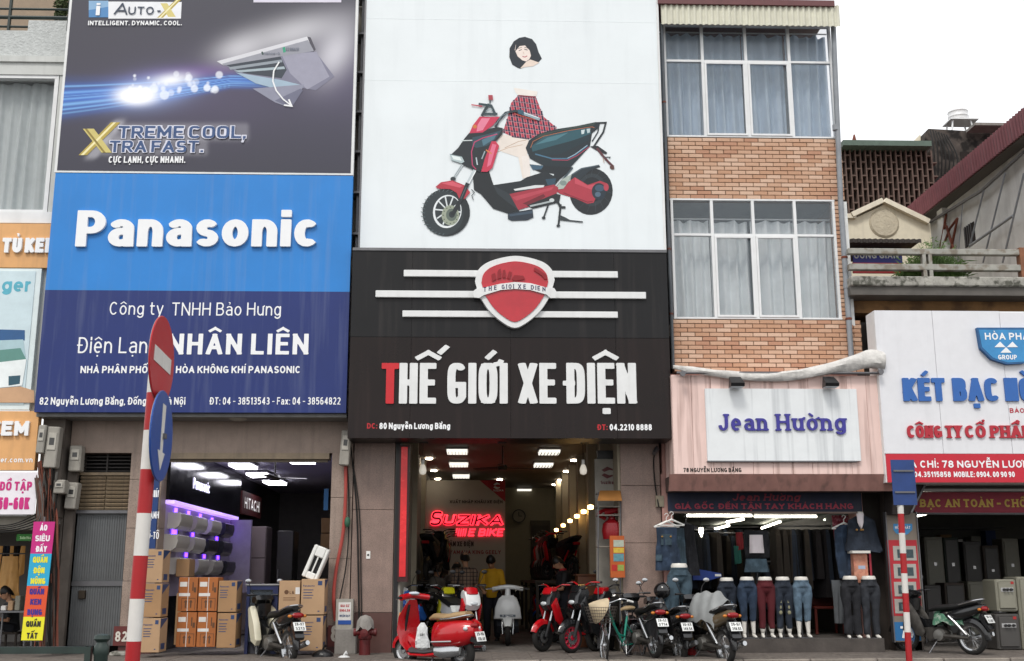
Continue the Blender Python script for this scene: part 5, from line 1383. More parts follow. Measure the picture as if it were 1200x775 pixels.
for i in range(k):
    a, b = 4*i, 4*i+4
    mb.f += [(a, a+1, b+1, b), (a+1, a+2, b+2, b+1), (a+2, a+3, b+3, b+2)]
mb.build('ribbed_lip', dpk, sJ, smooth=True, ang=60)
MB().box(jx0-.02, jx1, YJ+.15, -.06, jz0-dz+.02, jz0-.002).build('underside', mat('dark_under', C('#5a4a45', .7), var=.2), sJ)  # underside sheet in a darker brown
jp = wbox(829.5, 456, 1003.5, 540, YJ-.06, .059, 'white_panel', mat('stained_white_panel', C('#e2e6e8', .95), rough=.45, var=.03, streak=.55, scol=C('#7c8288'), sscale=(8, 8, .3)), sJ)
MB().box(X(829, 540, YJ-.06), X(1004.5, 540, YJ-.06), YJ-.065, YJ-.001, Z(915, 541.5, YJ-.06), Z(915, 540, YJ-.06)-.001).build('panel_trim', greyst, sJ)
vio = mat('violet_letters', C('#3a3590', .95), rough=.35, var=.08)
write('Jean', 842, 899, 505, 19.5, YJ-.06, vio, sJ, T=.13, K=1.5, depth=.03, slab=.8, gap=.27)
write('Hường', 910, 991, 505, 19.5, YJ-.06, vio, sJ, T=.13, K=1.5, depth=.03, slab=.8, gap=.27)
write('78 NGUYỄN LƯƠNG BẰNG', 801, 869, 553.5, 5, YJ-.004, blackmat, sJ, T=.2)
for px_ in (862.5, 972.5):
    fl = thing('floodlight', 'black floodlight above the %s side of the white Jean Hường panel' % ('left' if px_ < 900 else 'right'), 'floodlight', U(px_, 456, YJ-.2))
    a_, b_ = X(px_-8, 450, YJ-.2), X(px_+8, 450, YJ-.2); zt, zb = Z(px_, 441, YJ-.2), Z(px_, 454, YJ-.2)
    MB().prism([(0, 0)], 0, 0) if 0 else None
    mb = MB(); mb.rings([[(a_, YJ-.32, zb), (b_, YJ-.32, zb), (b_, YJ-.34, zb+.05), (a_, YJ-.34, zb+.05)], [(a_+.01, YJ-.1, zb+.0), (b_-.01, YJ-.1, zb+.0), (b_-.02, YJ-.14, zt), (a_+.02, YJ-.14, zt)]])
    mb.build('housing', blackm, fl); MB().box(a_+.01, b_-.01, YJ-.31, YJ-.12, zb-.008, zb-.001).build('lens', mat('lens_glass', C('#b8bcc0'), rough=.1), fl)
    MB().box((a_+b_)/2-.02, (a_+b_)/2+.02, YJ-.14, YJ-.0, zt-.03, zt).build('arm', blackm, fl)
# rolled tarpaulin
tp = thing('rolled_tarpaulin', 'sagging roll of dirty white tarpaulin along the top of the pink sign box', 'tarpaulin', U(900, 445, YJ-.1))
path = [(789, 430), (812, 434), (845, 438), (880, 441.5), (915, 441), (950, 437), (985, 429), (1015, 422), (1035, 423)]
rad = [.03, .055, .06, .075, .08, .085, .11, .15, .165]
P = [U(x, y, YJ-.08) for x, y in path]; sp = smooth_path(P, 5); rr = []
for i in range(len(sp)):
    t = i/5; a_ = min(int(t), len(rad)-1); b_ = min(a_+1, len(rad)-1); rr.append(rad[a_]+(rad[b_]-rad[a_])*(t-a_))
mb = MB(); rg = []
for i, (p, r_) in enumerate(zip(sp, rr)):
    ring = []
    for j in range(14):
        a = 2*math.pi*j/14; q = r_*(1+.16*mnoise.noise(Vector((p.x*3, j*.9, 2)))+.1*math.sin(a*3+i*.6))
        ring.append((p.x, p.y+q*math.cos(a)*.8, p.z+q*math.sin(a)))
    rg.append(ring)
mb.rings(rg); mb.build('sheet', mat('dirty_tarp', C('#cfcdc9', .9), rough=.7, var=.15, scale=12, bump=.6, bscale=18, streak=.3), tp, smooth=True)
for px_ in (800, 1032):
    MB().lathe([(.0, -.03), (.045, -.03), (.045, .03), (0, .03)], 12, c=tuple(U(px_, 438 if px_ < 900 else 436, YJ-.2)), axis='y').build('roller_end', greyst, tp)
MB().cyl(U(793, 437, YJ-.1), U(1034, 437.5, YJ-.1), .022, None, 8).build('roller', greyst, tp)
bt = MB().box(X(1031, 400, -.5), X(1036, 400, -.5), -.5, -.46, Z(1033, 437, -.5), Z(1033, 400, -.5)).build('blue_strap', mat('blue_plastic', C('#2c5f8c')), tp)
# banner under the lip
bj = thing('shop_banner', 'dark blue banner with red letters Jean Hường above the jeans shop entrance', 'banner', U(895, 600, -.15))
wbox(783, 576, 1009, 600, -.15, .03, 'banner_sheet', mat('banner_navy', C('#1b2138'), rough=.6, var=.2, streak=.3), bj)
rd = mat('banner_red', C('#8d3040', .9), var=.1)
write('Jean Hường', 858, 937, 587, 8.3, -.154, rd, bj, T=.2, slab=.6, shear=.25)
write('GIÁ GỐC ĐẾN TẬN TAY KHÁCH HÀNG', 791, 1000, 596.7, 6.6, -.154, mat('banner_red2', C('#a03448', .95), var=.1), bj, T=.24, slab=.6)
MB().cyl(U(783, 600.5, -.14), U(1009, 601, -.14), .018, None, 8).build('rod', mat('pinkish_rod', C('#8f7c74', .8)), bj)
# ---- E: safe shop sign
YH = -.95
sH = thing('signboard', 'white signboard with raised blue letters KÉT BẠC and a red address strip', 'signboard', U(1120, 565, YH))
hx0, hx1 = X(1040, 465, YH)-.12, X(1300, 465, YH); 
wp = mat('white_composite', C('#dfe0e4', .95), rough=.35, var=.03, streak=.08)
hz = [Z(1120, 565.5, YH), Z(1120, 532, YH), Z(1120, 364.5, YH)]
MB().box(hx0, hx1, YH+.02, YH+.4, hz[0], hz[2]).build('casing', whitep, sH)
cuts = [hx0, X(1096, 364, YH)*.0+X(1099, 450, YH), X(1179, 450, YH), X(1255, 450, YH), hx1]
for a_, b_ in zip(cuts[:-1], cuts[1:]): MB().bbox(a_+.003, b_-.003, YH, YH+.018, hz[1]+.002, hz[2]-(.02 if a_ > cuts[2]-.1 else 0), .003).build('panel', wp, sH)
MB().box(hx0+.02, hx1, YH-.002, YH+.018, hz[0], hz[1]-.002).build('red_strip', mat('red_strip', C('#c02034', .95), rough=.35, var=.04), sH)
bl2 = mat('raised_blue', C('#2d63ad', .95), rough=.35, var=.06); rd2 = mat('raised_dark_red', C('#b02334', .95), rough=.35, var=.06)
write('KÉT', 1058.5, 1108, 470.5, 27, YH, bl2, sH, T=.2, K=1.35, q=2.8, depth=.035, gap=.16)
write('BẠC', 1117, 1171, 470.5, 27, YH, bl2, sH, T=.2, K=1.35, q=2.8, depth=.035, gap=.16)
write('HÒA PHÁT', 1178, 1300, 470.5, 27, YH, bl2, sH, T=.2, K=1.35, q=2.8, depth=.035, gap=.16)
write('BẢO ĐẢM', 1183.5, 1222, 484, 5.5, YH-.004, rd2, sH, T=.2)
write('CÔNG TY', 1063, 1127, 513.5, 14.5, YH, rd2, sH, T=.19, K=1.35, q=2.0, depth=.03, gap=.16, slab=.45)
write('CỔ PHẦN TM', 1131, 1240, 513.5, 14.5, YH, rd2, sH, T=.19, K=1.35, q=2.0, depth=.03, gap=.16, slab=.45)
write('ĐỊA CHỈ: 78 NGUYỄN LƯƠNG BẰNG', 1055, 1252, 548.3, 8.3, YH-.006, txw, sH, T=.2, gap=.2)
write('ĐT: 04.35115858', 1058, 1114.5, 559.3, 6.5, YH-.006, txw, sH, T=.19, gap=.2)
write('MOBILE: 0904. 00 90 90', 1118, 1189.5, 559.3, 6.5, YH-.006, txw, sH, T=.19, gap=.2)
em_ = [(1145, 384), (1225, 384), (1225, 404), (1217, 418), (1200, 426), (1180, 427), (1162, 421), (1149, 408)]
W_ = [U(*p, YH-.08) for p in em_]
MB().prism([(p.x, p.z) for p in reversed(W_)], YH-.08, YH-.001).build('emblem', mat('emblem_edge', C('#2f5f8f')), sH)
em2 = [(1147, 386.5), (1223, 386.5), (1223, 403.5), (1215, 416.5), (1199, 424), (1181, 425), (1164, 419.5), (1151, 407)]
W_ = [U(*p, YH-.084) for p in em2]
MB().prism([(p.x, p.z) for p in reversed(W_)], YH-.084, YH-.081).build('emblem_face', mat('emblem_blue', C('#3a8bc4', .95), rough=.35), sH)
write('HÒA PHÁT', 1154.5, 1214, 398.3, 8, YH-.088, txw, sH, T=.2)
write('GROUP', 1170, 1192, 421.5, 5.5, YH-.088, txw, sH, T=.2)
tm = MB()
for (x, y) in ((1179.5, 401), (1173.5, 401+0), (1186, 401)):
    pass
for (x, y) in ((1172, 407), (1186.5, 407), (1179, 413.5)):
    a_, b_, c_ = U(x-6.5, y, YH-.09), U(x+6.5, y, YH-.09), U(x, y-6.5, YH-.09); tm.prism([(a_.x, a_.z), (b_.x, b_.z), (c_.x, c_.z)], YH-.09, YH-.086)
tm.build('triangles', txw, sH)
b2 = thing('shop_banner', 'dark red banner with gold letters BẠC AN TOÀN above the safe shop', 'banner', U(1140, 600, -.1))
wbox(1072, 577, 1300, 601, -.1, .03, 'banner_sheet', mat('banner_crimson', C('#7c1f30'), rough=.6, var=.12), b2)
write('KÉT BẠC AN TOÀN - CHỐNG CHÁY', 1050, 1260, 594.5, 9.5, -.104, mat('gold_ink', C('#b89a45', .9)), b2, T=.22, slab=.5)
mb = MB(); mb.box(X(1070, 570, -.1), 15, -.12, .0, Z(1120, 576, -.1), Z(1120, 573, -.1)); mb.box(X(1070, 570, -.1), 15, -.12, .0, Z(1120, 569, -.1), Z(1120, 567, -.1))
mb.build('awning_rails', MATS['pale_steel'], b2)
MB().cyl(U(1072, 602, -.09), U(1300, 602.5, -.09), .02, None, 8).build('rod', greyst, b2)
# folded dark awning arm on the left of the safe shop
fa = thing('folded_awning', 'dark folded awning bracket hanging between the jeans shop and the safe shop', 'awning', U(1060, 595, -.5))
Wp = [U(x, y, -.5) for x, y in [(1046, 566), (1084, 566), (1082, 574), (1066, 603), (1046, 603)]]
MB().prism([(p.x, p.z) for p in reversed(Wp)], -.5, -.1).build('cloth', mat('dark_awning', C('#3a3331', .8), var=.2, rough=.8), fa)
MB().cyl(U(1085, 566, -.52), U(1068, 601, -.52), .02, None, 8).build('arm', greyst, fa)
# totem board 78
tt = thing('totem_board', 'upright grey and red board with pictures of four safes and number 78', 'signboard', U(1062, 752, -.25))
tx0, tx1 = X(1044, 680, -.25), X(1079, 680, -.25)
MB().box(tx0, tx1, -.25, -.17, Z(1060, 752, -.25), Z(1060, 601, -.25)).build('board', mat('grey_board', C('#8f8478', .8), var=.06), tt)
MB().box(tx0-.02, tx0-.002, -.27, -.15, Z(1060, 753, -.25), Z(1060, 600, -.25)).build('side_trim', greyst, tt); MB().box(tx1+.002, tx1+.02, -.27, -.15, Z(1060, 753, -.25), Z(1060, 600, -.25)).build('side_trim', greyst, tt)
wbox(1045.5, 633, 1074, 722, -.254, .004, 'red_field', mat('totem_red', C('#b42a36', .9), var=.05), tt)
for k, yy in enumerate((640, 661, 682, 702)):
    wbox(1047.5+k*.6, yy, 1073+k*.2, yy+17, -.259, .005, 'picture', mat('totem_white', C('#a9a6a0', .9), var=.1), tt)
    wbox(1052+k*.6, yy+4, 1070+k*.2, yy+14, -.262, .003, 'safe_print', mat('totem_safe', C('#3d4d52', .9), var=.3, scale=20), tt)
    wbox(1055+k*.6, yy+6, 1062+k*.6, yy+12, -.264, .002, 'safe_door_print', mat('totem_safe2', C('#6f7f82', .9)), tt)
e3 = [(1047, 614), (1069, 614), (1069, 621), (1064, 626), (1057, 628), (1050, 625), (1047, 621)]
W_ = [U(*p, -.256) for p in e3]; MB().prism([(p.x, p.z) for p in reversed(W_)], -.256, -.25).build('emblem', MATS['emblem_blue'], tt)
write('HÒA PHÁT', 1049, 1067, 620, 3.4, -.262, txw, tt, T=.2)
wbox(1049, 729, 1078, 751, -.254, .004, 'blue_field', mat('totem_blue', C('#2a6fa8', .9), var=.05), tt)
write('78', 1056, 1071, 748, 14, -.26, txw, tt, T=.2)
# ================================================================= goods, lamps and fittings
emi = lambda n, c, s: mat(n, C('#e8e8e8'), emit=c, es=s, var=.01)
lampw = emi('lit_tube', '#fff6e4', 7.0); lampd = emi('lit_downlight', '#fff0d6', 22.0); lampg = emi('lit_grille', '#f4efe2', .9)
def ceil_at(px, py, z): return G(px, py, z)
# ---- appliance shop
card = mat('cardboard', C('#ad8862', .8), rough=.85, var=.1, scale=3); card2 = mat('cardboard_light', C('#b89775', .82), rough=.85, var=.1, scale=3)
cardo = mat('cardboard_orange', C('#b06a38', .8), rough=.8, var=.1, scale=3); inkb = mat('carton_ink_blue', C('#2c3f66')); inkk = mat('carton_ink', C('#5a3c26')); labm = mat('paper_label', C('#d8d6d2', .9))
def carton(px0, py0, px1, py1, Y, d, m, style, label, group='cardboard cartons stacked in front of the appliance shop'):
    a, b = U(px0, py1, Y), U(px1, py0, Y)
    xm0, xm1 = U(px0, (py0+py1)/2, Y).x, U(px1, (py0+py1)/2, Y).x
    t = thing('carton', label, 'carton', ((xm0+xm1)/2, Y+d/2, a.z), group)
    W, H = xm1-xm0, b.z-a.z
    MB().bbox(xm0+.004, xm1-.004, Y, Y+d, a.z, b.z-.003, .006).build('box', m, t)
    MB().box(xm0+.004, xm1-.004, Y+d*.5-.02, Y+d*.5+.02, b.z-.003, b.z-.0015).build('tape', mat('brown_tape', C('#a88a62')), t)
    f = MB(); l = MB()
    X_ = lambda u: xm0+W*u; Z_ = lambda v: a.z+H*v
    if style == 'pana':
        tm_ = text_mesh('Panasonic', W*.5, .028, T=.2, rows=8); f._q([(v[0]+X_(.08), Y-.002, v[2]+Z_(.78)) for v in tm_.v], tm_.f)
        for k in range(4): f.box(X_(.1), X_(.1)+W*(.42-.05*(k % 2)), Y-.002, Y-.001, Z_(.68-.075*k), Z_(.68-.075*k)+.012)
        f.box(X_(.7), X_(.88), Y-.002, Y-.001, Z_(.82), Z_(.94)); f.box(X_(.72), X_(.8), Y-.002, Y-.001, Z_(.08), Z_(.11))
        sx = xm1-.002
        f._q([(sx, Y+.01, b.z-.01), (sx, Y+d-.01, b.z-.01), (sx, Y+.01, b.z-.16), (sx-.001, Y+.01, b.z-.16)], [(0, 1, 2)]); f.box(sx-.001, sx+.0005, Y+.08, Y+d-.12, a.z+.04, a.z+.13)
        f.build('print', inkb, t)
    elif style == 'fans':
        for (u, w) in ((.16, .42), (.62, .3)):
            pass
        f.box(X_(.2), X_(.2)+.008, Y-.002, Y-.001, Z_(.05), Z_(.38)); f.box(X_(.88), X_(.88)+.008, Y-.002, Y-.001, Z_(.05), Z_(.38)); f.box(X_(.2), X_(.9), Y-.002, Y-.001, Z_(.37), Z_(.385))
        for u in (.42, .68): f.box(X_(u)-.012, X_(u)+.012, Y-.002, Y-.001, Z_(.1), Z_(.26)); f.prism([(X_(u)-.03, Z_(.26)), (X_(u)+.03, Z_(.26)), (X_(u), Z_(.34))], Y-.002, Y-.001)
        f.box(X_(.8), X_(.92), Y-.002, Y-.001, Z_(.55), Z_(.7)); f.box(X_(.72), X_(.78), Y-.002, Y-.001, Z_(.6), Z_(.85)); f.build('print', inkk, t)
        l.box(X_(.08), X_(.45), Y-.003, Y-.001, Z_(.72), Z_(.86)); l.box(X_(.05), X_(.62), Y-.003, Y-.001, Z_(.44), Z_(.53)); l.box(X_(.5), X_(.53), Y-.0035, Y-.001, Z_(.0)+.002, Z_(1)-.004); l.build('paper_label', labm, t)
    elif style == 'lg':
        tm_ = text_mesh('LG', W*.22, .05, T=.22, rows=8); f._q([(v[0]+X_(.5), Y-.002, v[2]+Z_(.6)) for v in tm_.v], tm_.f)
        f.lathe([(0, -.002), (.035, -.002), (.035, 0)], 16, c=(X_(.36), Y, Z_(.66)), axis='y')
        for k in range(2): f.box(X_(.22), X_(.8), Y-.002, Y-.001, Z_(.48-.06*k), Z_(.48-.06*k)+.01)
        f.box(X_(.35), X_(.7), Y-.002, Y-.001, Z_(.2), Z_(.22)); f.build('print', inkk, t)
        l.box(X_(.78), X_(.98), Y-.003, Y-.001, Z_(.6), Z_(.8)); l.build('paper_label', labm, t)
    return t
carton(169.5, 644, 191, 683, -1.0, .42, card2, 'pana', 'top carton of the three stacked behind the striped pole')
carton(167.5, 684, 189.5, 723.5, -1.0, .42, card, 'pana', 'middle carton of the three stacked behind the striped pole')
carton(165.5, 724.5, 187.5, 765, -1.0, .42, card2, 'pana', 'bottom carton of the three stacked behind the striped pole')
carton(208.5, 676.5, 231.5, 716.5, -.5, .4, cardo, 'fans', 'upper left orange carton of the block of four')
carton(232, 676.5, 255, 716.5, -.5, .4, cardo, 'fans', 'upper right orange carton of the block of four')
carton(206.5, 717.5, 230, 758.5, -.5, .4, cardo, 'fans', 'lower left orange carton of the block of four')
carton(230.5, 717.5, 253, 758.5, -.5, .4, cardo, 'fans', 'lower right orange carton of the block of four')
carton(255.5, 680.5, 277.5, 717.5, -.5, .45, card, 'pana', 'tan carton on top right beside the orange cartons')
carton(254, 718.5, 276.5, 759.5, -.5, .45, card, 'pana', 'tan carton on the floor right beside the orange cartons')
carton(326.5, 680.5, 351.5, 720.5, -.5, .4, card2, 'lg', 'carton with round LG logo standing under the white casing')
carton(352.5, 678.5, 380.5, 720.5, -.52, .42, card2, 'pana', 'upper tan carton next to the granite pier')
carton(331, 721.5, 350.5, 759.5, -.5, .4, card, 'lg', 'brown carton under the LG carton')
carton(351.5, 721.5, 378.5, 763, -.52, .42, card2, 'pana', 'lower tan carton next to the granite pier')
carton(206, 655, 222, 676, .6, .4, card, 'none', 'plain brown carton behind the orange cartons')
carton(205, 695, 212, 756, .3, .4, card, 'none', 'tall narrow carton between the two carton stacks')
gc = thing('glass_case', 'low display case with blue frame and glass between the cartons', 'display case', U(306, 740, -.2))
a, b = U(286, 760, -.2), U(326, 686, -.2); bf = mat('case_blue', C('#1a2450'), rough=.4)
mb = MB(); mb.box(a.x, b.x, -.2, .3, b.z-.07, b.z); mb.box(a.x, a.x+.05, -.2, .3, .11, b.z-.07); mb.box(b.x-.08, b.x, -.2, .3, .11, b.z-.07); mb.build('frame', bf, gc)
MB().box(a.x+.05, b.x-.08, -.17, -.16, .3, b.z-.07).build('pane', mat('case_glass', C('#3c444c'), rough=.08, alpha=.8), gc)
MB().box(a.x-.02, b.x+.02, -.22, .32, b.z, b.z+.02).build('top', mat('case_top', C('#8c8c8c')), gc); MB().box(a.x+.05, b.x-.08, -.1, .3, .11, .5).build('base', mat('case_base', C('#3c3c44')), gc)
cs = thing('fan_casing', 'white plastic air conditioner casing tilted on top of the cartons', 'casing', U(371, 678, -.3))
xf = Matrix.Translation(U(371, 660, -.3))@Matrix.Rotation(R(22), 4, 'Y')
mb = MB(); mb.bbox(-.13, -.07, -.12, .1, -.27, .27, .015, xf); mb.bbox(.08, .13, -.12, .1, -.27, .27, .015, xf); mb.bbox(-.069, .079, -.12, .1, -.27, -.16, .015, xf); mb.bbox(-.069, .079, -.12, .1, .1, .27, .015, xf)
pwh = mat('white_plastic', C('#e2e2de', .95), rough=.4, var=.04); mb.build('shell', pwh, cs)
MB().box(-.06, .07, -.02, .08, -.15, .095, xf).build('inside', blackm, cs)
mb = MB(); mb.box(-.01, .01, -.11, -.06, -.159, .099, xf); mb.build('bar', pwh, cs)
# display wall of air conditioners
dw_ = thing('display_wall', 'lit white display panel with purple lamps along the left wall of the appliance shop', 'display wall', (ixl, 3, 1.2))
pz0, pz1 = 1.0, 2.52
MB().box(ixl+.005, ixl+.06, .3, 5.6, pz0, pz1).build('panel', mat('violet_lit_panel', C('#b7acc4', .8), rough=.4), dw_)  # white panel with the violet lamp light mixed into its base colour
MB().box(ixl+.005, ixl+.22, .3, 5.6, pz1+.002, pz1+.06).build('light_strip', emi('violet_strip', '#b48aff', .8), dw_)
purp = emi('violet_lamp', '#5a2cff', 5.0)
MB().box(ixl+.06, ixl+.5, 5.62, 5.7, pz0, pz1).build('end_panel', MATS['violet_lit_panel'], dw_)
MB().box(ixl+.005, ixl+.12, .3, 6.2, pz1+.07, 3.54).build('gloss_fascia', mat('black_gloss', ''), dw_)
for k, (y, z) in enumerate(((1.0, 2.42), (1.9, 2.42), (2.8, 2.42), (3.8, 2.4), (.9, 2.07), (1.05, 2.07), (2.3, 2.05), (4.3, 2.05), (1.9, 1.72), (3.3, 1.72), (4.5, 1.72), (5.3, 2.25))):
    MB().box(ixl+.06, ixl+.08, y-.07, y+.07, z-.05, z+.07).build('lamp', purp, dw_)
tm_ = text_mesh('Panasonic', 1.3, .2, T=.2, rows=14)
MB()._q([(ixl+.13, 1.9+v[0], 2.9+v[2]) for v in tm_.v], tm_.f).build('lettering', emi('lit_letters', '#d8d4ff', 1.6), dw_)
acm = mat('ac_shell', C('#c4bfb8', .9), rough=.35, var=.04); acd = mat('ac_shell_dark', C('#2a2a2e'), rough=.3)
def ac_unit(y, z, m, label):
    t = thing('air_conditioner', label, 'air conditioner', (ixl+.06, y, z), 'air conditioners on the lit display wall')
    pr_ = [(0, -.13), (.12, -.14), (.2, -.08), (.23, .02), (.22, .12), (.19, .14), (0, .14)]
    mb = MB(); mb.rings([[(ixl+.06+p[0], yy, z+p[1]) for p in pr_] for yy in (y-.42, y+.42)]); mb.build('body', m, t, smooth=True)
    MB()._q([(ixl+.06+.13, y-.4, z-.145), (ixl+.06+.215, y-.4, z-.085), (ixl+.06+.215, y+.4, z-.085), (ixl+.06+.13, y+.4, z-.145)], [(0, 1, 2, 3)]).build('flap', pwh if m is acm else acm, t)
nm_ = ['nearest', 'second', 'third', 'fourth', 'fifth']
for r_, (z, ys, row) in enumerate(((2.25, (.95, 2.1, 3.3, 4.5), 'top'), (1.88, (.8, 2.0, 3.1, 4.4), 'middle'), (1.5, (1.1, 2.4, 3.6, 4.8), 'bottom'))):
    for k, y in enumerate(ys):
        dkk = (r_, k) in ((0, 3), (1, 2), (1, 3), (2, 3))
        ac_unit(y, z, acd if dkk else acm, '%s air conditioner, %s in the %s row on the purple-lit wall' % ('dark' if dkk else 'pale', nm_[k], row))
hs = thing('hitachi_sign', 'dark red HITACHI sign deeper inside the appliance shop', 'sign', (ixl, 7, 2.8))
MB().box(ixl+.02, ixl+.14, 6.3, 8.6, 2.7, 3.2).build('panel', mat('hitachi_red', C('#4c1518', .8)), hs)
tm_ = text_mesh('HITACHI', 1.8, .26, T=.16, rows=12); MB()._q([(ixl+.145, 6.55+v[0], 2.82+v[2]) for v in tm_.v], tm_.f).build('lettering', emi('hitachi_letters', '#f0ece8', .35), hs)
fr_ = thing('refrigerator', 'tall pale pinkish refrigerator standing inside the appliance shop', 'refrigerator', U(294, 690, 6.4))
a, b = U(277, 700, 6.4), U(313, 617, 6.4); pk = mat('fridge_pink', C('#a8989a', .75), rough=.3, var=.04)
MB().bbox(a.x, b.x, 6.4, 7.1, .11, b.z, .02).build('cabinet', pk, fr_); MB().bbox(a.x+.01, b.x-.01, 6.35, 6.398, .2, b.z-.7, .01).build('door', pk, fr_); MB().bbox(a.x+.01, b.x-.01, 6.35, 6.398, b.z-.68, b.z-.01, .01).build('door', pk, fr_)
MB().box(b.x-.08, b.x-.06, 6.31, 6.35, .9, 1.2).build('handle', greyst, fr_)
fr2 = thing('refrigerator', 'dark grey refrigerator beside the pale one in the appliance shop', 'refrigerator', U(330, 690, 7))
a, b = U(322, 700, 7), U(345, 622, 7); dg_ = mat('fridge_dark', C('#3a3836', .8), rough=.3)
MB().bbox(a.x, b.x, 7, 7.7, .11, b.z, .02).build('cabinet', dg_, fr2); MB().bbox(a.x+.01, b.x-.01, 6.95, 6.998, .9, b.z-.01, .01).build('door', dg_, fr2); MB().bbox(a.x+.01, b.x-.01, 6.95, 6.998, .2, .88, .01).build('door', dg_, fr2); MB().box(a.x+.05, a.x+.07, 6.91, 6.95, 1.0, 1.5).build('handle', greyst, fr2)
for i, (px_, py_) in enumerate(((312, 604), (318, 612), (309, 622), (320, 597))):
    cc_ = thing('carton', ['topmost', 'second', 'third', 'fourth'][i]+' shaded carton on the high shelf deep in the appliance shop', 'carton', U(px_, py_, 9), 'cartons on the high shelf')
    MB().bbox(-1.9+i*.0+.5*(i % 2)-1.8, -1.2-1.8+.5*(i % 2), 9, 9.5, 2.0+.38*(i // 2)+.0, 2.36+.38*(i // 2), .01).build('box', card, cc_)
def fan(px, py, z, label, rad=.6):
    p = G(px, py, z); t = thing('ceiling_fan', label, 'ceiling fan', (p.x, p.y, z)); mg = mat('fan_metal', C('#4a4640', .8), rough=.4)
    MB().cyl((p.x, p.y, z), (p.x, p.y, z+.5), .015).build('rod', mg, t); MB().lathe([(0, -.06), (.09, -.05), (.11, 0), (.08, .05), (0, .06)], 16, c=(p.x, p.y, z)).build('motor', mg, t, smooth=True)
    for k in range(3):
        xf = Matrix.Translation((p.x, p.y, z))@Matrix.Rotation(R(120*k+25), 4, 'Z')@Matrix.Rotation(R(10), 4, 'X')
        MB().box(.1, rad, -.06, .06, -.006, .006, xf).build('blade', mg, t)
def ceil_lamp(px, py, z, w, d, m, label, group, slats=0):
    p = G(px, py, z-.08); t = thing('ceiling_light', label, 'ceiling light', (p.x, p.y, z), group)
    MB().box(p.x-w/2-.02, p.x+w/2+.02, p.y-d/2-.02, p.y+d/2+.02, z-.035, z-.002).build('housing', whitep, t)
    MB().box(p.x-w/2, p.x+w/2, p.y-d/2, p.y+d/2, z-.085, z-.036).build('diffuser', m, t)
    mb = MB()
    for k in range(slats): x = p.x-w/2+w*(k+.5)/slats; mb.box(x-.004, x+.004, p.y-d/2, p.y+d/2, z-.11, z-.086)
    if slats: mb.build('grille', greyst, t)
od = ['nearest', 'second', 'third', 'farthest']
for k, (px_, py_) in enumerate(((266, 538.5), (285, 548), (304, 558.5), (322, 567))): ceil_lamp(px_, py_, 3.53, .42, .8, emi('lit_panel', '#f6f4ff', 5.0), od[k]+' square light in the left row of the mauve ceiling', 'ceiling lights of the appliance shop')
ceil_lamp(352, 541, 3.53, .45, .9, MATS['lit_panel'], 'ceiling light near the right granite pier of the appliance shop', 'ceiling lights of the appliance shop')
fan(322, 560, 3.1, 'ceiling fan hanging in the appliance shop')
pb = wbox(379, 573, 385, 598, .6, .03, 'blue_poster', mat('poster_blue', C('#1f5d94', .8)), None, label='narrow blue poster at the right edge of the appliance shop doorway', cat='poster')
# vertical blue shop sign by the pole
vs = thing('vertical_sign', 'narrow vertical dark blue sign with white letters beside the appliance shop doorway', 'signboard', U(181, 600, -.25))
wbox(173.5, 556, 187, 643, -.25, .05, 'board', mat('vsign_blue', C('#1f3c72', .9)), vs)
for (tx, yb) in (('ĐIỆN MÁY', 583), ('LẠNH', 608), ('Ô-TÔ', 632)): write(tx, 172.5, 186, yb, 8.5, -.254, txw, vs, T=.12, gap=.1, space=.1)
# ---- electric bike shop
bw = thing('partition_board', 'large white partition board with a red corner and printed shop lines', 'partition', U(545, 640, 9.9))
wbox(497, 563, 592, 700, 9.9, .06, 'board', mat('board_grey_white', C('#b9b3a8', .85), var=.04), bw)
pquad([(592, 563), (562, 563), (592, 588)][::1], 9.893, 'red_corner', mat('corner_red', C('#a82a34', .9)), bw, t=.005)
ink_ = mat('board_ink', C('#3a3230')); inkr_ = mat('board_ink_red', C('#8c3a3a'))
write('XUẤT NHẬP KHẨU XE ĐIỆN', 527, 589, 590, 3.6, 9.888, ink_, bw, T=.22); write('TRUNG TÂM XE ĐIỆN', 505, 555, 640.5, 6, 9.888, ink_, bw, T=.2)
write('HONDA YAMAHA KING GEELY', 505, 587, 649.5, 4.6, 9.888, inkr_, bw, T=.2); write('SUZIKA', 578, 590, 576, 2.2, 9.885, txw, bw, T=.2)
def logo(px, py, s, Y, m, parent):
    mb = MB()
    for k in (1, -1):
        P_ = [(0, -1.0*k), (-.95, -.45*k), (-.5, -.1*k), (.35, -.45*k), (.35, -.1*k), (.95, -.35*k), (.95, -.6*k)]
        mb._q([tuple(U(px+x*s, py+y*s, Y-(.0 if k > 0 else .001))) for x, y in P_], [(0, 1, 2, 3), (0, 3, 5, 6)])
    return mb.build('emblem', m, parent)
logo(582, 569.5, 4, 9.884, txw, bw)
ns = thing('neon_sign', 'glowing red neon sign reading SUZIKA E BIKE on the white partition', 'neon sign', U(548, 620, 9.8))
neon = emi('neon_red', '#ff1a38', 1.5); ndk = mat('neon_core', C('#3a0a10'))
for (tx, a0_, a1_, yb, cap, T_) in (('S', 502, 516.5, 616.5, 18, .34), ('UZIKA', 517.5, 589, 616, 13, .36), ('E BIKE', 548, 589, 628.6, 9.2, .22)):
    write(tx, a0_, a1_, yb, cap, 9.86, neon, ns, T=T_, shear=.25, gap=.12, q=2.8); write(tx, a0_+.9, a1_-.9, yb-.9, cap-1.8, 9.85, ndk, ns, T=.13 if cap > 10 else .001, shear=.25, gap=.2, q=2.8)
for k in range(5): x = 533+k*2.7; pquad([(x, 628.5), (x+1.5, 628.5), (x+3.4, 619.5), (x+1.9, 619.5)], 9.86, 'neon_stripe', neon, ns, t=.02)
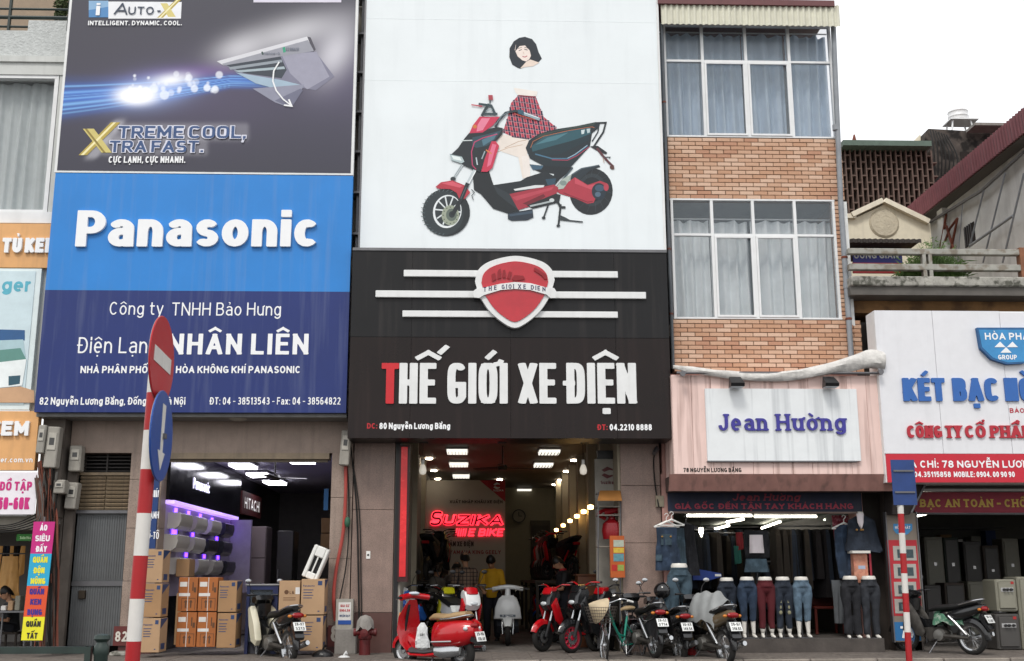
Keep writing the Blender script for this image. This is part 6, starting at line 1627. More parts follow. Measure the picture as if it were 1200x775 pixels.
for k, (px_, py_) in enumerate(((535.8, 531), (537.6, 546), (540.4, 559.5), (643.6, 531.6), (636.8, 546.5), (614, 576))):
    ceil_lamp(px_, py_, 3.93, .42, .62, lampg, '%s grille ceiling light on the %s of the electric bike shop ceiling' % (['front', 'middle', 'rear'][k % 3], 'left' if k < 3 else 'right'), 'grille ceiling lights', 6)
for k, (px_, py_) in enumerate(((503, 538), (508.5, 552), (513, 561.7), (585.5, 562.5), (672.5, 540), (663.7, 553), (657, 563), (650, 568.5), (643, 574.5))):
    p = G(px_, py_, 3.92); o = MB().lathe([(0, -.02), (.07, -.02), (.08, 0)], 14, c=(p.x, p.y, 3.93)).build('downlight', lampd, None, label=(['nearest', 'second', 'third'][k] + ' downlight of the left row in the taupe ceiling') if k < 3 else ('single downlight above the red corner of the partition' if k == 3 else ['nearest', 'second', 'third', 'fourth', 'farthest'][k-4]+' downlight of the right row in the taupe ceiling'), cat='downlight', group='round ceiling downlights')
fan(589, 548, 3.5, 'ceiling fan in the electric bike shop', .7); 
for px_, s_ in ((495.5, 'left'), (683.5, 'right')):
    t = thing('pendant_bulb', 'unlit white bulb, glow added, on a cord at the %s of the bike shop entrance' % s_, 'pendant bulb', U(px_, 548, .3)); c = U(px_, 548, .3)
    MB().cyl((c.x, c.y, c.z+.12), (c.x, c.y, Z(px_, 520, .3)), .006, None, 6).build('cord', blackmat, t); MB().cyl((c.x, c.y, c.z+.05), (c.x, c.y, c.z+.13), .028, None, 10).build('socket', pwh, t)
    MB().lathe([(0, -.13), (.05, -.11), (.065, -.05), (.05, .01), (.03, .05), (0, .05)], 14, c=tuple(c)).build('bulb', mat('bulb_glass_glow', C('#e6e4de', .95), rough=.25, emit='#fff4e0', es=.25), t, smooth=True)  # glass given a faint emission though the bulb is off
ck = thing('wall_clock', 'round wall clock on the khaki back wall of the bike shop', 'clock', U(608, 605, 14.9))
c = U(608, 605, 14.85); MB().lathe([(.17, -.03), (.2, -.03), (.2, .04), (.17, .04)], 24, c=tuple(c), axis='y', closed=True).build('rim', blackm, ck); MB().lathe([(0, -.0), (.17, -.0), (.17, .03)], 24, c=tuple(c), axis='y').build('face', mat('clock_face', C('#8b8474', .8)), ck)
mb = MB(); mb.box(c.x-.01, c.x+.01, c.y-.02, c.y-.01, c.z, c.z+.12); mb.box(c.x, c.x+.09, c.y-.02, c.y-.01, c.z-.01, c.z+.01); mb.build('hands', blackmat, ck)
# logo panel at right jamb, shelf rack, red helmets, orange poster
lp = thing('logo_panel', 'tall grey panel with a dark red emblem inside the right side of the bike shop', 'panel', U(711, 640, .6))
wbox(699.5, 538, 723, 690, .62, .06, 'board', mat('panel_grey', C('#9c988f', .85)), lp); logo(711.5, 554, 7, .61, mat('panel_maroon', C('#5c2a2e')), lp); write('Suzika', 704, 719, 567.5, 4, .612, MATS['panel_maroon'], lp, T=.2)
wbox(700, 528, 723, 538, .6, .1, 'lintel_box', blackm, lp)
rk = thing('display_rack', 'small metal display rack with shelves beside the orange poster', 'rack', U(714, 660, .1))
for px_ in (701, 727):
    for yy in (.0, .35): MB().cyl(U(px_, 760, yy), U(px_, 577, yy), .012, None, 6).build('upright', greyst, rk)
for k, py_ in enumerate((577, 593, 603, 640)): wbox(700.5, py_, 727.5, py_+1.6, .0, .36, 'shelf', mat('rack_shelf', C('#8a8378', .8)), rk)
MB()._q([U(703, 575, -.0), U(727, 575, -.0), U(729, 587, -.25), U(700, 587, -.25)], [(0, 1, 2, 3)]).build('slanted_tray', mat('brass_tray', C('#a8743c', .8), metal=.3), rk)
rj = thing('plastic_jug', 'bright red plastic jug on the display rack', 'jug', U(716, 625, .1)); redpl = mat('red_plastic', C('#8c141c', .8), rough=.25, var=.1)
c = U(717, 617, .15); s_ = .25
MB().lathe([(0, -s_*.85), (s_*.6, -s_*.85), (s_*.68, -s_*.3), (s_*.6, .05), (s_*.25, .12), (s_*.2, .2), (0, .2)], 16, c=tuple(c)).build('body', redpl, rj, smooth=True); MB().curve([(c.x-.1, c.y, c.z+.12), (c.x-.22, c.y, c.z+.2), (c.x-.1, c.y, c.z+.27), (c.x+.12, c.y, c.z+.24)], .035).build('handle', redpl, rj, smooth=True); MB().cyl((c.x-.12, c.y, c.z+.22), (c.x+.16, c.y, c.z+.3), .05).build('spout', redpl, rj)
op = thing('poster_stand', 'orange framed poster stand next to the right granite pier', 'poster', U(724, 650, -.2))
wbox(715.5, 628, 731.5, 677, -.2, .06, 'frame', mat('poster_orange', C('#b8581c', .8), rough=.4), op)
for (a0_, b0_, a1_, b1_, c) in ((719, 633, 731, 641, '#a8b0a0'), (719, 642, 731, 648, '#c9a93a'), (719, 649, 731, 658, '#5a8a94'), (717, 662, 723, 669, '#b02018'), (724, 662, 731, 669, '#8c9c48')):
    wbox(a0_, b0_, a1_, b1_, -.205, .004, 'print', mat('print_%s' % c[1:], C(c, .9), var=.2, scale=20), op)
mb = MB()
for k in range(6):
    for j in range(2): mb.ball(U(655+j*1.5+k*7.2, 640-k*5.0, 12.2-k*1.9), (.05, .05, .07), 6, 4)
sp_ = thing('spotlight_row', 'row of small warm spotlights above the bikes along the right wall', 'spotlights', U(670, 610, 6))
for k in range(6):
    c = U(652+k*8.0, 621-k*5.4, 11.2-k*1.9); MB().lathe([(0, -.05), (.05, -.04), (.055, .02), (0, .04)], 10, c=tuple(c)).build('lamp', emi('warm_spot', '#ffc878', 9), sp_)
# ---- jeans shop lights and inside
for k, (x0_, x1_, py_) in enumerate(((805, 883, 604.5), (884, 959, 605.5))):
    t = thing('tube_light', ('left' if k == 0 else 'right')+' half of the long tube light over the jeans shop entrance', 'tube light', U((x0_+x1_)/2, py_, .35), 'tube lights of the jeans shop')
    a, b = U(x0_, py_, .35), U(x1_, py_, .35); MB().cyl(a, (b.x-.03, b.y, a.z), .02, None, 10).build('tube', lampw, t); MB().box(a.x, b.x-.03, .33, .38, a.z+.03, a.z+.06).build('fitting', whitep, t)
for k, (x0_, y0_, x1_, y1_) in enumerate(((838, 620, 854, 616), (852, 612, 871, 608.5), (893, 619, 914, 611.5), (946, 614.5, 968, 609))):
    zt = Z(900, 597, 0)-.08; a, b = G(x0_, y0_, zt), G(x1_, y1_, zt)
    t = thing('tube_light', ['left short', 'second short', 'middle slanting', 'right thin'][k]+' tube light deeper in the jeans shop ceiling', 'tube light', a, 'tube lights of the jeans shop'); MB().cyl(a, b, .025, None, 8).build('tube', lampw if k < 3 else emi('dim_tube', '#e8f0d8', 2.0), t); MB().box(0, 0, 0, 0, 0, 0) if 0 else None
t = thing('hanging_bulb', 'short glowing bulb hanging in the jeans shop', 'bulb', U(821.5, 624, .9)); c = U(821.5, 624, .9)
MB().cyl((c.x, c.y, c.z-.08), (c.x, c.y, c.z+.08), .04, None, 12).build('bulb', emi('bulb_lit', '#fffbe0', 6), t); MB().cyl((c.x, c.y, c.z+.08), (c.x, c.y, c.z+.35), .006).build('cord', blackmat, t)
# ================================================================= clothes and mannequins
def denim(n, c, v=.35): return mat(n, C(c, .95), rough=.85, var=v, scale=3.5, speck=tuple(min(1, x*2.2+.02) for x in C(c)), speck_scale=7, speck_amt=.35, bump=.3, bscale=150)
dn_dark, dn_blue, dn_mid, dn_light, dn_black, dn_red = denim('denim_dark', '#1a222e'), denim('denim_blue', '#202f42'), denim('denim_mid', '#33444f'), denim('denim_light', '#4d6070'), denim('denim_black', '#17181d'), mat('maroon_trousers', C('#4c1018'), rough=.8, var=.15)  # denim colours darkened to stand for the shop's interior shading
mann = mat('mannequin_white', C('#d6d3cc', .95), rough=.3, var=.03)
def leg_mannequin(x, y, z, H, m, label, cut=.06, flare=1.0, step=.05, tear=None, rz=0, group='trouser mannequins in front of the jeans shop'):
    t = thing('leg_mannequin', label, 'mannequin', (0, 0, 0), group)
    k = H/.92; j = MB()
    for s in (-1, 1):
        pts = [(s*.075, 0, .80), (s*.085, .005, .66), (s*.075, -.012, .44), (s*.07, .012, .26), (s*.065+s*step*.3, 0, cut)]
        j.tube([tuple(v*k for v in p) for p in pts], [.088*k, .086*k, .058*k, .056*k*(.5+.5*flare), .043*k*flare+.004], 14)
    j.ball((0, 0, .79*k), (.155*k, .11*k, .12*k), 14, 8)
    j.cyl((0, 0, .80*k), (0, 0, .885*k), .135*k, .118*k, 16)
    o = remesh(j, 'trousers', m, t, .013, 3)
    MB().lathe([(.11*k, .0), (.121*k, .0), (.125*k, .028*k), (.11*k, .03*k), (.0, .035*k)], 18, c=(0, 0, .875*k)).build('waistband', m, t, smooth=True)
    MB().lathe([(.108*k, 0), (.112*k, .03*k), (.095*k, .064*k), (.0, .068*k)], 18, c=(0, 0, .895*k), xf=Matrix.Scale(1, 4)).build('waist', mann, t, smooth=True)
    for s in (-1, 1):
        f = MB(); f.tube([(s*.075*k, 0, cut*k+.03), (s*.075*k, .01, .05*k), (s*.08*k, -.03*k, .03*k), (s*.09*k, -.11*k, .02*k)], [.033*k, .028*k, .03*k, .014*k], 10); 
        if cut > .12: f.tube([(s*.075*k, .01, .3*k), (s*.072*k, .015, cut*k), (s*.075*k, .0, .08*k)], [.05*k, .046*k, .028*k], 10)
        f.build('foot', mann, t, smooth=True, ang=80)
    if tear:
        for s in (-1, 1):
            q = MB()
            for i in range(3): q.ball((s*.07*k, -.058*k, (.40+.085*i)*k), ((.03-.006*(i % 2))*k, .016*k, (.036+.01*i)*k), 8, 5)
            q.build('torn_patch', tear, t)
    sd = MB(); sd.cyl((0, .09*k, -.0), (0, .09*k, .5*k), .01, None, 6); sd.box(-.13, .13, -.1, .16, -.0, .008); sd.build('stand', greyst, t)
    t.location = (x, y, z); t.rotation_euler = (0, 0, rz)
    return t
zs = .325; ym = -.25
def mx_(px): return X(px, 720, ym)
ivp = mat('torn_patch', C('#8c8a70', .85), rough=.9)
leg_mannequin(mx_(855), ym+.12, zs, .92, dn_dark, 'dark blue jeans on legs half hidden behind the covered motorbike', tear=mat('pale_denim_patch', C('#5c7085', .8)))
leg_mannequin(mx_(877), ym, zs, .93, dn_blue, 'blue jeans cropped above bare white mannequin calves', cut=.33)
leg_mannequin(mx_(898.5), ym, zs, .93, dn_red, 'maroon trousers on the mannequin in the middle of the row', cut=.14)
leg_mannequin(mx_(919), ym, zs, .93, dn_dark, 'dark jeans with torn yellowish knees', cut=.14, tear=ivp)
leg_mannequin(mx_(941), ym, zs, .93, dn_light, 'light blue jeans ending mid calf at the right end of the row', cut=.26)
leg_mannequin(mx_(997.5), ym-.05, zs-.01, .95, dn_black, 'dark navy flared jeans on the left mannequin by the pink pillar', flare=1.5)
leg_mannequin(mx_(1019.5), ym-.05, zs-.01, .95, denim('denim_charcoal', '#24272d'), 'faded black jeans on the rightmost mannequin', flare=1.1)
leg_mannequin(X(797, 700, -.5), -.5, Z(797, 748, -.5), 1.12, dn_mid, 'blue flared jeans with white stripe behind the parked motorbikes', flare=1.6, cut=.05)
leg_mannequin(X(779, 700, -.45), -.45, Z(779, 748, -.45), .8, dn_mid, 'short mannequin with pale waist behind the helmet', cut=.05)
def garment(px, py, Y, pts, th, m, name, parent, seed=0, rz=0, sc=1.0):
    """a hanging cloth: outline in cm about the top centre, filled as a grid with folds on both sides"""
    c = U(px, py, Y); rnd = random.Random(seed); ph = rnd.uniform(0, 9)
    zs_ = [p[1] for p in pts]; z1, z0 = max(zs_), min(zs_); rows = 18; cols = 14
    def span(z):
        xs = []
        for i in range(len(pts)):
            a, b = pts[i], pts[(i+1) % len(pts)]
            if (a[1]-z)*(b[1]-z) <= 0 and a[1] != b[1]: xs.append(a[0]+(b[0]-a[0])*(z-a[1])/(b[1]-a[1]))
        return (min(xs), max(xs)) if xs else (0, 0)
    rings = []
    for r in range(rows+1):
        z = z0+(z1-z0)*min(.999, max(.001, r/rows)); a, b = span(z); ring = []
        for i in range(2*cols):
            u = (i if i < cols else 2*cols-1-i)/(cols-1); s = -1 if i < cols else 1
            x = a+(b-a)*u; w = th*math.sin(math.pi*min(.97, max(.03, u)))**.6
            fold = 1.2*math.sin(x*.45+ph+z*.03)+.9*math.sin(x*.9+ph*2-z*.06)
            ring.append((c.x+x*.01*sc, c.y+(s*w+fold*min(1, (z1-z)/25))*.01*sc, c.z+z*.01*sc))
        rings.append(ring)
    return MB().rings(rings).build(name, m, parent, smooth=True, ang=70)
def hanger(px, py, Y, m, parent, w=.21):
    c = U(px, py, Y); mb = MB(); mb.tube([(c.x-w, c.y, c.z-.09), (c.x, c.y, c.z), (c.x+w, c.y, c.z-.09)], [.012, .02, .012], 6); mb.tube([(c.x-w, c.y, c.z-.095), (c.x+w, c.y, c.z-.095)], .01, 6)
    mb.curve([(c.x, c.y, c.z), (c.x, c.y, c.z+.06), (c.x+.035, c.y, c.z+.1), (c.x, c.y, c.z+.13), (c.x-.03, c.y, c.z+.1)], .006, 5); return mb.build('hanger', m, parent)
ov = thing('dungaree_dress', 'blue denim dungaree dress on a white hanger at the granite pier', 'dress', U(781, 610, -.2))
hanger(781, 611, -.25, pwh, ov); hanger(787, 609, -.3, pwh, ov)
garment(781, 618, -.25, [(-17, 0), (-10, 0), (-8, -16), (8, -16), (10, 0), (17, 0), (16, -22), (20, -36), (22, -70), (-20, -70), (-19, -36), (-16, -22)], 6, dn_blue, 'dress', ov, 1)
garment(781, 626, -.3, [(-9, 0), (9, 0), (10, -18), (-10, -18)], 2, dn_mid, 'bib_pocket', ov, 2); garment(779, 650, -.3, [(-15, 0), (-4, 0), (-4, -10), (-15, -10)], 1, dn_mid, 'pocket', ov, 3)
for s in (-1, 1): MB().ball(U(781+s*5, 629, -.33), .018, 8, 6).build('button', mat('brass_button', C('#a8814a'), metal=.7, rough=.3), ov)
j2 = thing('denim_vest', 'light blue denim vest hanging behind the dungaree dress', 'vest', U(793, 615, 0)); garment(793, 619, -.05, [(-12, 0), (12, 0), (13, -30), (15, -66), (-14, -66), (-12, -30)], 5, dn_mid, 'vest', j2, 5)
j3 = thing('dark_trousers', 'black trousers hanging by the left side of the jeans shop entrance', 'trousers', U(806, 620, .1)); garment(806, 615, .12, [(-12, 0), (10, 0), (12, -30), (18, -84), (4, -84), (0, -30), (-4, -84), (-16, -84)], 5, dn_black, 'trousers', j3, 6); hanger(804, 613, .12, greyst, j3)
# torso mannequin with white top and denim shorts on a pole
tm2 = thing('torso_mannequin', 'hanging mannequin with white top, dark vest and denim shorts on a black pole', 'mannequin', U(886, 640, .2))
garment(886, 622, .25, [(-20, 0), (20, 0), (22, -20), (20, -45), (-20, -45), (-22, -20)], 8, dn_black, 'vest', tm2, 7); garment(886, 627, .12, [(-11, 0), (11, 0), (12, -30), (-12, -30)], 4, mat('white_cloth', C('#dcd4d8', .95), rough=.8, var=.06), 'top', tm2, 8)
garment(886, 655, .18, [(-17, 0), (17, 0), (21, -22), (5, -22), (0, -10), (-5, -22), (-21, -22)], 7, dn_mid, 'shorts', tm2, 9); MB().cyl(U(887.5, 742, .2), U(887.5, 655, .2), .018).build('pole', blackm, tm2)
# right side: jacket on bust, hanging blue overall, pink printed box, red cloth
jk = thing('jacket_bust', 'dark denim jacket over white shirt on a bust on the printed pink box', 'mannequin', U(1007, 640, -.1))
garment(1009, 607, -.12, [(-8, 3), (8, 3), (22, -4), (28, -40), (33, -56), (26, -58), (21, -38), (21, -54), (-21, -54), (-20, -38), (-26, -56), (-31, -54), (-27, -38), (-22, -4)], 10, dn_dark, 'jacket', jk, 11)
garment(1008, 604, -.26, [(-6, 3), (6, 3), (5, -12), (0, -22), (-5, -12)], 3, mat('white_cloth', ''), 'shirt', jk, 12); MB().cyl(U(1008, 605, -.15), U(1008, 600, -.15), .045, .05, 10).build('neck', mann, jk)
for dx in (-3, 2, 4): MB().ball(U(1007+dx, 621, -.24), .02, 6, 5).build('button', MATS['brass_button'], jk)
wbox(999, 645.5, 1020, 648.5, -.3, .35, 'shelf', mann, jk)
oj = thing('hanging_overall', 'dark blue denim overall hanging left of the jacket', 'overall', U(990, 640, 0)); garment(990, 618, .0, [(-8, 4), (8, 4), (17, -4), (19, -50), (14, -84), (3, -84), (0, -55), (-4, -84), (-14, -84), (-19, -50), (-18, -4)], 6, dn_blue, 'overall', oj, 13); hanger(989, 613, 0, pwh, oj)
pbx = thing('printed_pillar_box', 'orange-pink printed column box under the jacket', 'column box', U(1010, 665, -.1))
wbox(1002, 649, 1018, 683, -.2, .25, 'box', mat('printed_pink', C('#c48a72', .85), var=.25, scale=12, speck=C('#a2503c'), speck_scale=18), pbx); wbox(1018.3, 649, 1020.5, 683, -.2, .25, 'red_edge', mat('red_edge', C('#8c2030')), pbx); wbox(1006, 663, 1014, 667, -.204, .003, 'label', mat('label_blue_white', C('#9aa4b8')), pbx)
rc = thing('red_cloth', 'red and pink patterned cloth hanging at the right side of the jeans shop', 'cloth', U(983, 620, .3)); garment(984, 604, .3, [(-14, 0), (16, 0), (14, -90), (-8, -96)], 2, mat('red_pattern', C('#8a2a3c', .9), var=.3, scale=10, speck=C('#c98a94'), speck_scale=22, speck_amt=.6), 'cloth', rc, 14)
gy = thing('grey_cloth_roll', 'grey cloth hanging behind the right pair of mannequins', 'cloth', U(981, 700, 0)); garment(981, 680, .1, [(-10, 0), (10, 0), (12, -70), (-8, -70)], 4, mat('grey_cloth', C('#5c6064', .8), rough=.9, var=.15), 'cloth', gy, 15)
# racks of dark clothes inside
rkm = [mat('rack_cloth_%d' % i, C(c, .9), rough=.9, var=.3) for i, c in enumerate(['#15161a', '#1c2430', '#232b3a', '#191517', '#2c2620', '#1a1f24'])]
rm = MB(); rnd = random.Random(11)
def rackrow(xa, xb, y, ztop, h, label, axis='x', parts=22):
    t = thing('clothes_rack', label, 'clothes rack', ((xa+xb)/2, y, ztop), 'racks of dark clothes in the jeans shop')
    MB().cyl((xa, y, ztop+.06), (xb, y, ztop+.06), .015).build('rail', greyst, t)
    n = int((xb-xa)/.085)
    for i in range(n):
        x = xa+(i+.5)*(xb-xa)/n; hh = h*rnd.uniform(.75, 1.08); a = rnd.uniform(-.5, .5)
        xf = Matrix.Translation((x, y, ztop))@Matrix.Rotation(a, 4, 'Z')
        MB().rings([[(-.02, -.2, .0), (.02, -.2, 0), (.02, .2, 0), (-.02, .2, 0)], [(-.045, -.23, -.1), (.03, -.25, -.1), (.045, .23, -.1), (-.03, .24, -.1)], [(-.05, -.2, -hh), (.06, -.24, -hh), (.04, .25, -hh*1.02), (-.06, .2, -hh)]], xf=xf).build('garment', rnd.choice(rkm), t)
x0_, x1_ = X(790, 640, 0), X(1002, 640, 0)
zc2 = Z(900, 597, 0)
rackrow(x0_+.5, x0_+2.3, 3.0, zc2-.45, .85, 'upper rack of dark trousers on the left inside the jeans shop'); rackrow(x1_-2.4, x1_-.1, 2.6, zc2-.35, .95, 'upper rack of dark jackets on the right inside the jeans shop')
rackrow(x0_+.1, x0_+2.2, 3.3, 1.5, .9, 'lower rack of dark clothes on the left inside the jeans shop'); rackrow(x1_-2.3, x1_-.1, 3.0, 1.45, .9, 'lower rack of dark clothes on the right inside the jeans shop'); rackrow(x0_+.3, x1_-.2, 5.6, 2.3, 1.2, 'long rack of dark coats along the back of the jeans shop'); rackrow(x1_-1.15, x1_-.1, .9, zc2-.3, 1.1, 'nearest rack of long dark coats at the right of the jeans shop'); rackrow(x0_+.25, x0_+.9, 1.0, zc2-.35, 1.0, 'nearest rack of dark trousers at the left of the jeans shop'); rackrow(x1_-1.5, x1_-.6, 1.1, 1.5, .85, 'low rack of dark clothes behind the light blue jeans')
for (px_, c, l) in ((866, '#7a2028', 'red blouse hanging among dark clothes in the jeans shop'), (863.5, '#1f5a52', 'teal scarf hanging among dark clothes in the jeans shop')):
    t = thing('hanging_garment', l, 'garment', U(px_, 630, 1.2)); garment(px_, 624 if px_ > 864 else 640, 1.2, [(-6, 0), (6, 0), (7, -30), (-5, -32)], 3, mat('gar_%s' % c[1:], C(c), rough=.8), 'cloth', t, 4)
ch_ = thing('red_stool', 'dark red wooden stool inside the jeans shop', 'stool', U(970, 730, 1.0)); rw = mat('red_wood', C('#5c2018', .9), rough=.4)
p = U(970, 742, 1.0); zb = .33
MB().bbox(p.x-.27, p.x+.27, .8, 1.3, zb+.42, zb+.47, .01).build('seat', rw, ch_); MB().bbox(p.x-.27, p.x+.27, 1.26, 1.3, zb+.471, zb+.98, .01).build('backrest', rw, ch_)
for sx in (-.24, .24):
    for sy in (.83, 1.27): MB().box(p.x+sx-.02, p.x+sx+.02, sy-.02, sy+.02, zb, zb+.418).build('leg', rw, ch_)
tbl = thing('blue_umbrella', 'folded blue and white parasol cloth lying behind the covered motorbike', 'parasol', U(828, 677, .4))
W_ = [U(x, y, .4) for x, y in [(812, 670), (818, 667), (845, 672), (846, 676), (832, 680), (812, 680)]]; MB().prism([(q.x, q.z) for q in reversed(W_)], .4, .8).build('cloth', mat('parasol_blue', C('#1e3a86', .95), rough=.6, var=.15), tbl); wbox(838, 673, 845, 675.5, .39, .01, 'white_edge', pwh, tbl)
# ---- safes
grs = mat('safe_grey', C('#8c8a7c', .85), rough=.4, var=.06); grd = mat('safe_dark', C('#4c4a48', .85), rough=.4, var=.06)
def safe(px0, py0, px1, py1, Y, m, label):
    a, b = U(px0, py1, Y), U(px1, py0, Y); x0, x1 = X(px0, (py0+py1)/2, Y), X(px1, (py0+py1)/2, Y); t = thing('safe', label, 'safe', ((x0+x1)/2, Y, a.z), 'steel safes in the safe shop')
    MB().bbox(x0, x1, Y, Y+.5, a.z, b.z, .02).build('cabinet', m, t); MB().bbox(x0+.04, x1-.04, Y-.03, Y-.001, a.z+.05, b.z-.04, .012).build('door', m, t)
    w = x1-x0; h = b.z-a.z; MB().box(x0+w*.2, x1-w*.2, Y-.036, Y-.0305, a.z+h*.62, a.z+h*.74).build('dial_plate', mat('chrome_plate', C('#c4c4c4', .9), metal=.5, rough=.25), t)
    for u in (.35, .5, .68): MB().lathe([(0, -.05), (.02, -.05), (.025, 0)], 10, c=(x0+w*u, Y-.036, a.z+h*.68), axis='y').build('dial', blackm, t)
    MB().box(x1-w*.3, x1-w*.16, Y-.034, Y-.0305, a.z+h*.85, a.z+h*.93).build('badge', mat('safe_badge', C('#a02a28')), t)
safe(1167.5, 679, 1192, 717, -.1, grs, 'beige steel safe on top of the grey one'); safe(1168, 719.5, 1196, 762, -.12, grd, 'dark grey steel safe standing on the shop floor'); safe(1195, 676, 1226, 762, -.1, grs, 'tall beige steel safe at the right edge')
for i in range(12):
    px_ = 1096+(i % 6)*24+rnd.uniform(-3, 3); Y = 4.5+(i//6)*1.2+.06*(i % 3); w = rnd.uniform(.34, .42); h = rnd.uniform(.5, .8); p = U(px_, 700, Y); z0 = .11+(.0 if i < 6 else .9)
    t = thing('safe', '%s shaded safe of the %s row deep in the safe shop' % (['first', 'second', 'third', 'fourth', 'fifth', 'sixth'][i % 6], 'front' if i < 6 else 'back'), 'safe', (p.x, Y, z0), 'shaded safes deep in the safe shop')
    MB().bbox(p.x-w/2, p.x+w/2, Y, Y+.5, z0, z0+h+.4, .015).build('cabinet', [grd, gE, grs, mat('safe_green', C('#39443c', .8))][i % 4], t); MB().bbox(p.x-w/2+.03, p.x+w/2-.03, Y-.02, Y-.001, z0+.05, z0+h+.35, .01).build('door', [grd, grd, grs, grd][i % 4], t); MB().box(p.x-.03, p.x+.03, Y-.03, Y-.021, z0+h*.7, z0+h*.8).build('dial_plate', MATS['chrome_plate'], t)
shf = thing('wall_shelf', 'dark shelf of small boxes on the back wall of the safe shop', 'shelf', (9.5, 7.5, 1.5))
for k in range(4): MB().box(7.6, 12.5, 7.4, 7.9, .9+k*.5, .93+k*.5).build('board', grd, shf)
for k in range(26):
    x = 7.7+(k % 13)*.36; z = .935+(k//13)*1.0; MB().box(x, x+rnd.uniform(.15, .3), 7.42, 7.7, z, z+rnd.uniform(.15, .42)).build('box', rnd.choice([card, grd, labm, inkb, grs]), shf)
t = thing('tube_light', 'bright tube light at the left of the safe shop ceiling', 'tube light', U(1081, 604, .5)); MB().cyl(U(1073, 605, .5), U(1089, 601.5, .9), .02).build('tube', lampw, t)
# ---- corridor shop of house A
t = thing('underwear_display', 'display of pale mannequin cloth with an added warm glow inside the leftmost shop', 'display', U(10, 650, 1.5))
garment(13, 652, 1.2, [(-14, 0), (12, 0), (16, -40), (20, -72), (-20, -70), (-16, -40)], 7, mat('beige_cloth_glow', C('#b8925c', .9), var=.15, emit='#c08a4c', es=.12), 'dress', t, 3); MB().cyl(U(-10, 649, 1.2), U(30, 649, 1.2), .012).build('rail', greyst, t)  # cloth itself emits a faint warm glow, with no lamp behind it
for i in range(7): garment(2+i*4.2, 640, 2.0, [(-4, 0), (4, 0), (5, -50), (-5, -55)], 3, rkm[i % 6] if i % 3 else MATS['beige_cloth_glow'], 'garment', t, i)
gs = wbox(19, 626, 38, 634, -.1, .04, 'green_shop_sign', mat('sign_green', C('#3c8a3c', .9)), None, label='small green sign under the magenta and white banner', cat='sign'); write('Xuân Hòa', 23, 36, 632, 3.4, -.104, mat('pale_green', C('#b8e0a8')), gs, T=.2)
t = thing('market_table', 'low metal table with white goods in the leftmost shop', 'table', U(10, 730, .4)); MB().box(X(-20, 740, .4), X(30, 740, .4), .3, .8, .75, .78).build('table_top', greyst, t)
for sx in (0, 28): MB().cyl(U(sx, 757, .4), (X(sx, 757, .4), .4, .75), .015).build('leg', greyst, t)
for k in range(3): MB().bbox(X(2+k*8, 730, .5), X(8+k*8, 730, .5), .4, .6, .781, .781+.08*(k+1), .01).build('goods', [labm, card2, grs][k], t)
# ================================================================= two-wheelers (built facing +x at the origin, then set in place)
rub = mat('tyre_rubber', C('#1d1c1b'), rough=.85, var=.25); chr_ = mat('chrome', C('#c4c6c8', .9), metal=.9, rough=.18, var=.08); cast = mat('cast_alloy', C('#8b8a86', .8), metal=.6, rough=.4, var=.25)
engm = mat('engine_grey', C('#4e4b47', .8), metal=.4, rough=.55, var=.4, scale=12); seatm = mat('seat_vinyl', C('#1a1a1b'), rough=.55, var=.15); headg = mat('lamp_glass', C('#cdd3d6', .9), rough=.08, spec=.8); tailr = mat('tail_red', C('#8c1218', .95), rough=.15)
def paint(n, c, v=.06): return mat(n, C(c, .95), rough=.22, var=v, coat=.6)
pred, pwht, pblk, pgrn, pyel, pblu, psil, pbrz = paint('paint_red', '#b4101a'), paint('paint_white', '#d9dcdc'), paint('paint_black', '#17181a'), paint('paint_lime', '#8ec820'), paint('paint_yellow', '#c8c420'), paint('paint_blue', '#2f6fd0'), paint('paint_silver', '#9a9c9e'), paint('paint_bronze', '#6a5c48')
def wheel(par, x, r, w, rimm, spokes=5, steer=0, z=None, thin=False):
    z = r if z is None else z
    xf = Matrix.Translation((x, 0, z))@Matrix.Rotation(steer, 4, 'Z')
    pf = [(r-w*.9, -w*.42), (r-w*.35, -w*.5), (r-.008, -w*.3), (r, 0), (r-.008, w*.3), (r-w*.35, w*.5), (r-w*.9, w*.42)]
    o = MB().lathe(pf, 28, axis='y', closed=True, xf=xf).build('wheel', rub, par, smooth=True, ang=60)
    ri = r-w*.9
    m = MB(); m.lathe([(ri, -w*.4), (ri+.008, -w*.45), (ri+.008, w*.45), (ri, w*.4), (ri-.018, w*.3), (ri-.018, -w*.3)], 28, axis='y', closed=True, xf=xf)
    for k in range(spokes):
        a = 2*math.pi*k/spokes; c, s = math.cos(a), math.sin(a)
        if thin: m.cyl((0, .02*(1 if k % 2 else -1), 0), (c*ri, 0, s*ri), .0018, None, 4, xf=xf)
        else: m.tube([(c*.03, 0, s*.03), (c*ri, 0, s*ri)], [.022, .014], 6, xf=xf)
    m.lathe([(0, -w*.55), (.035, -w*.55), (.04, 0), (.035, w*.55), (0, w*.55)], 12, axis='y', xf=xf); m.build('rim', rimm, o)
    if not thin: MB().lathe([(.045, w*.45), (min(ri-.03, .1), w*.45), (min(ri-.03, .1), w*.52), (.045, w*.52)], 20, axis='y', closed=True, xf=xf).build('brake_disc', chr_, o)
    return o
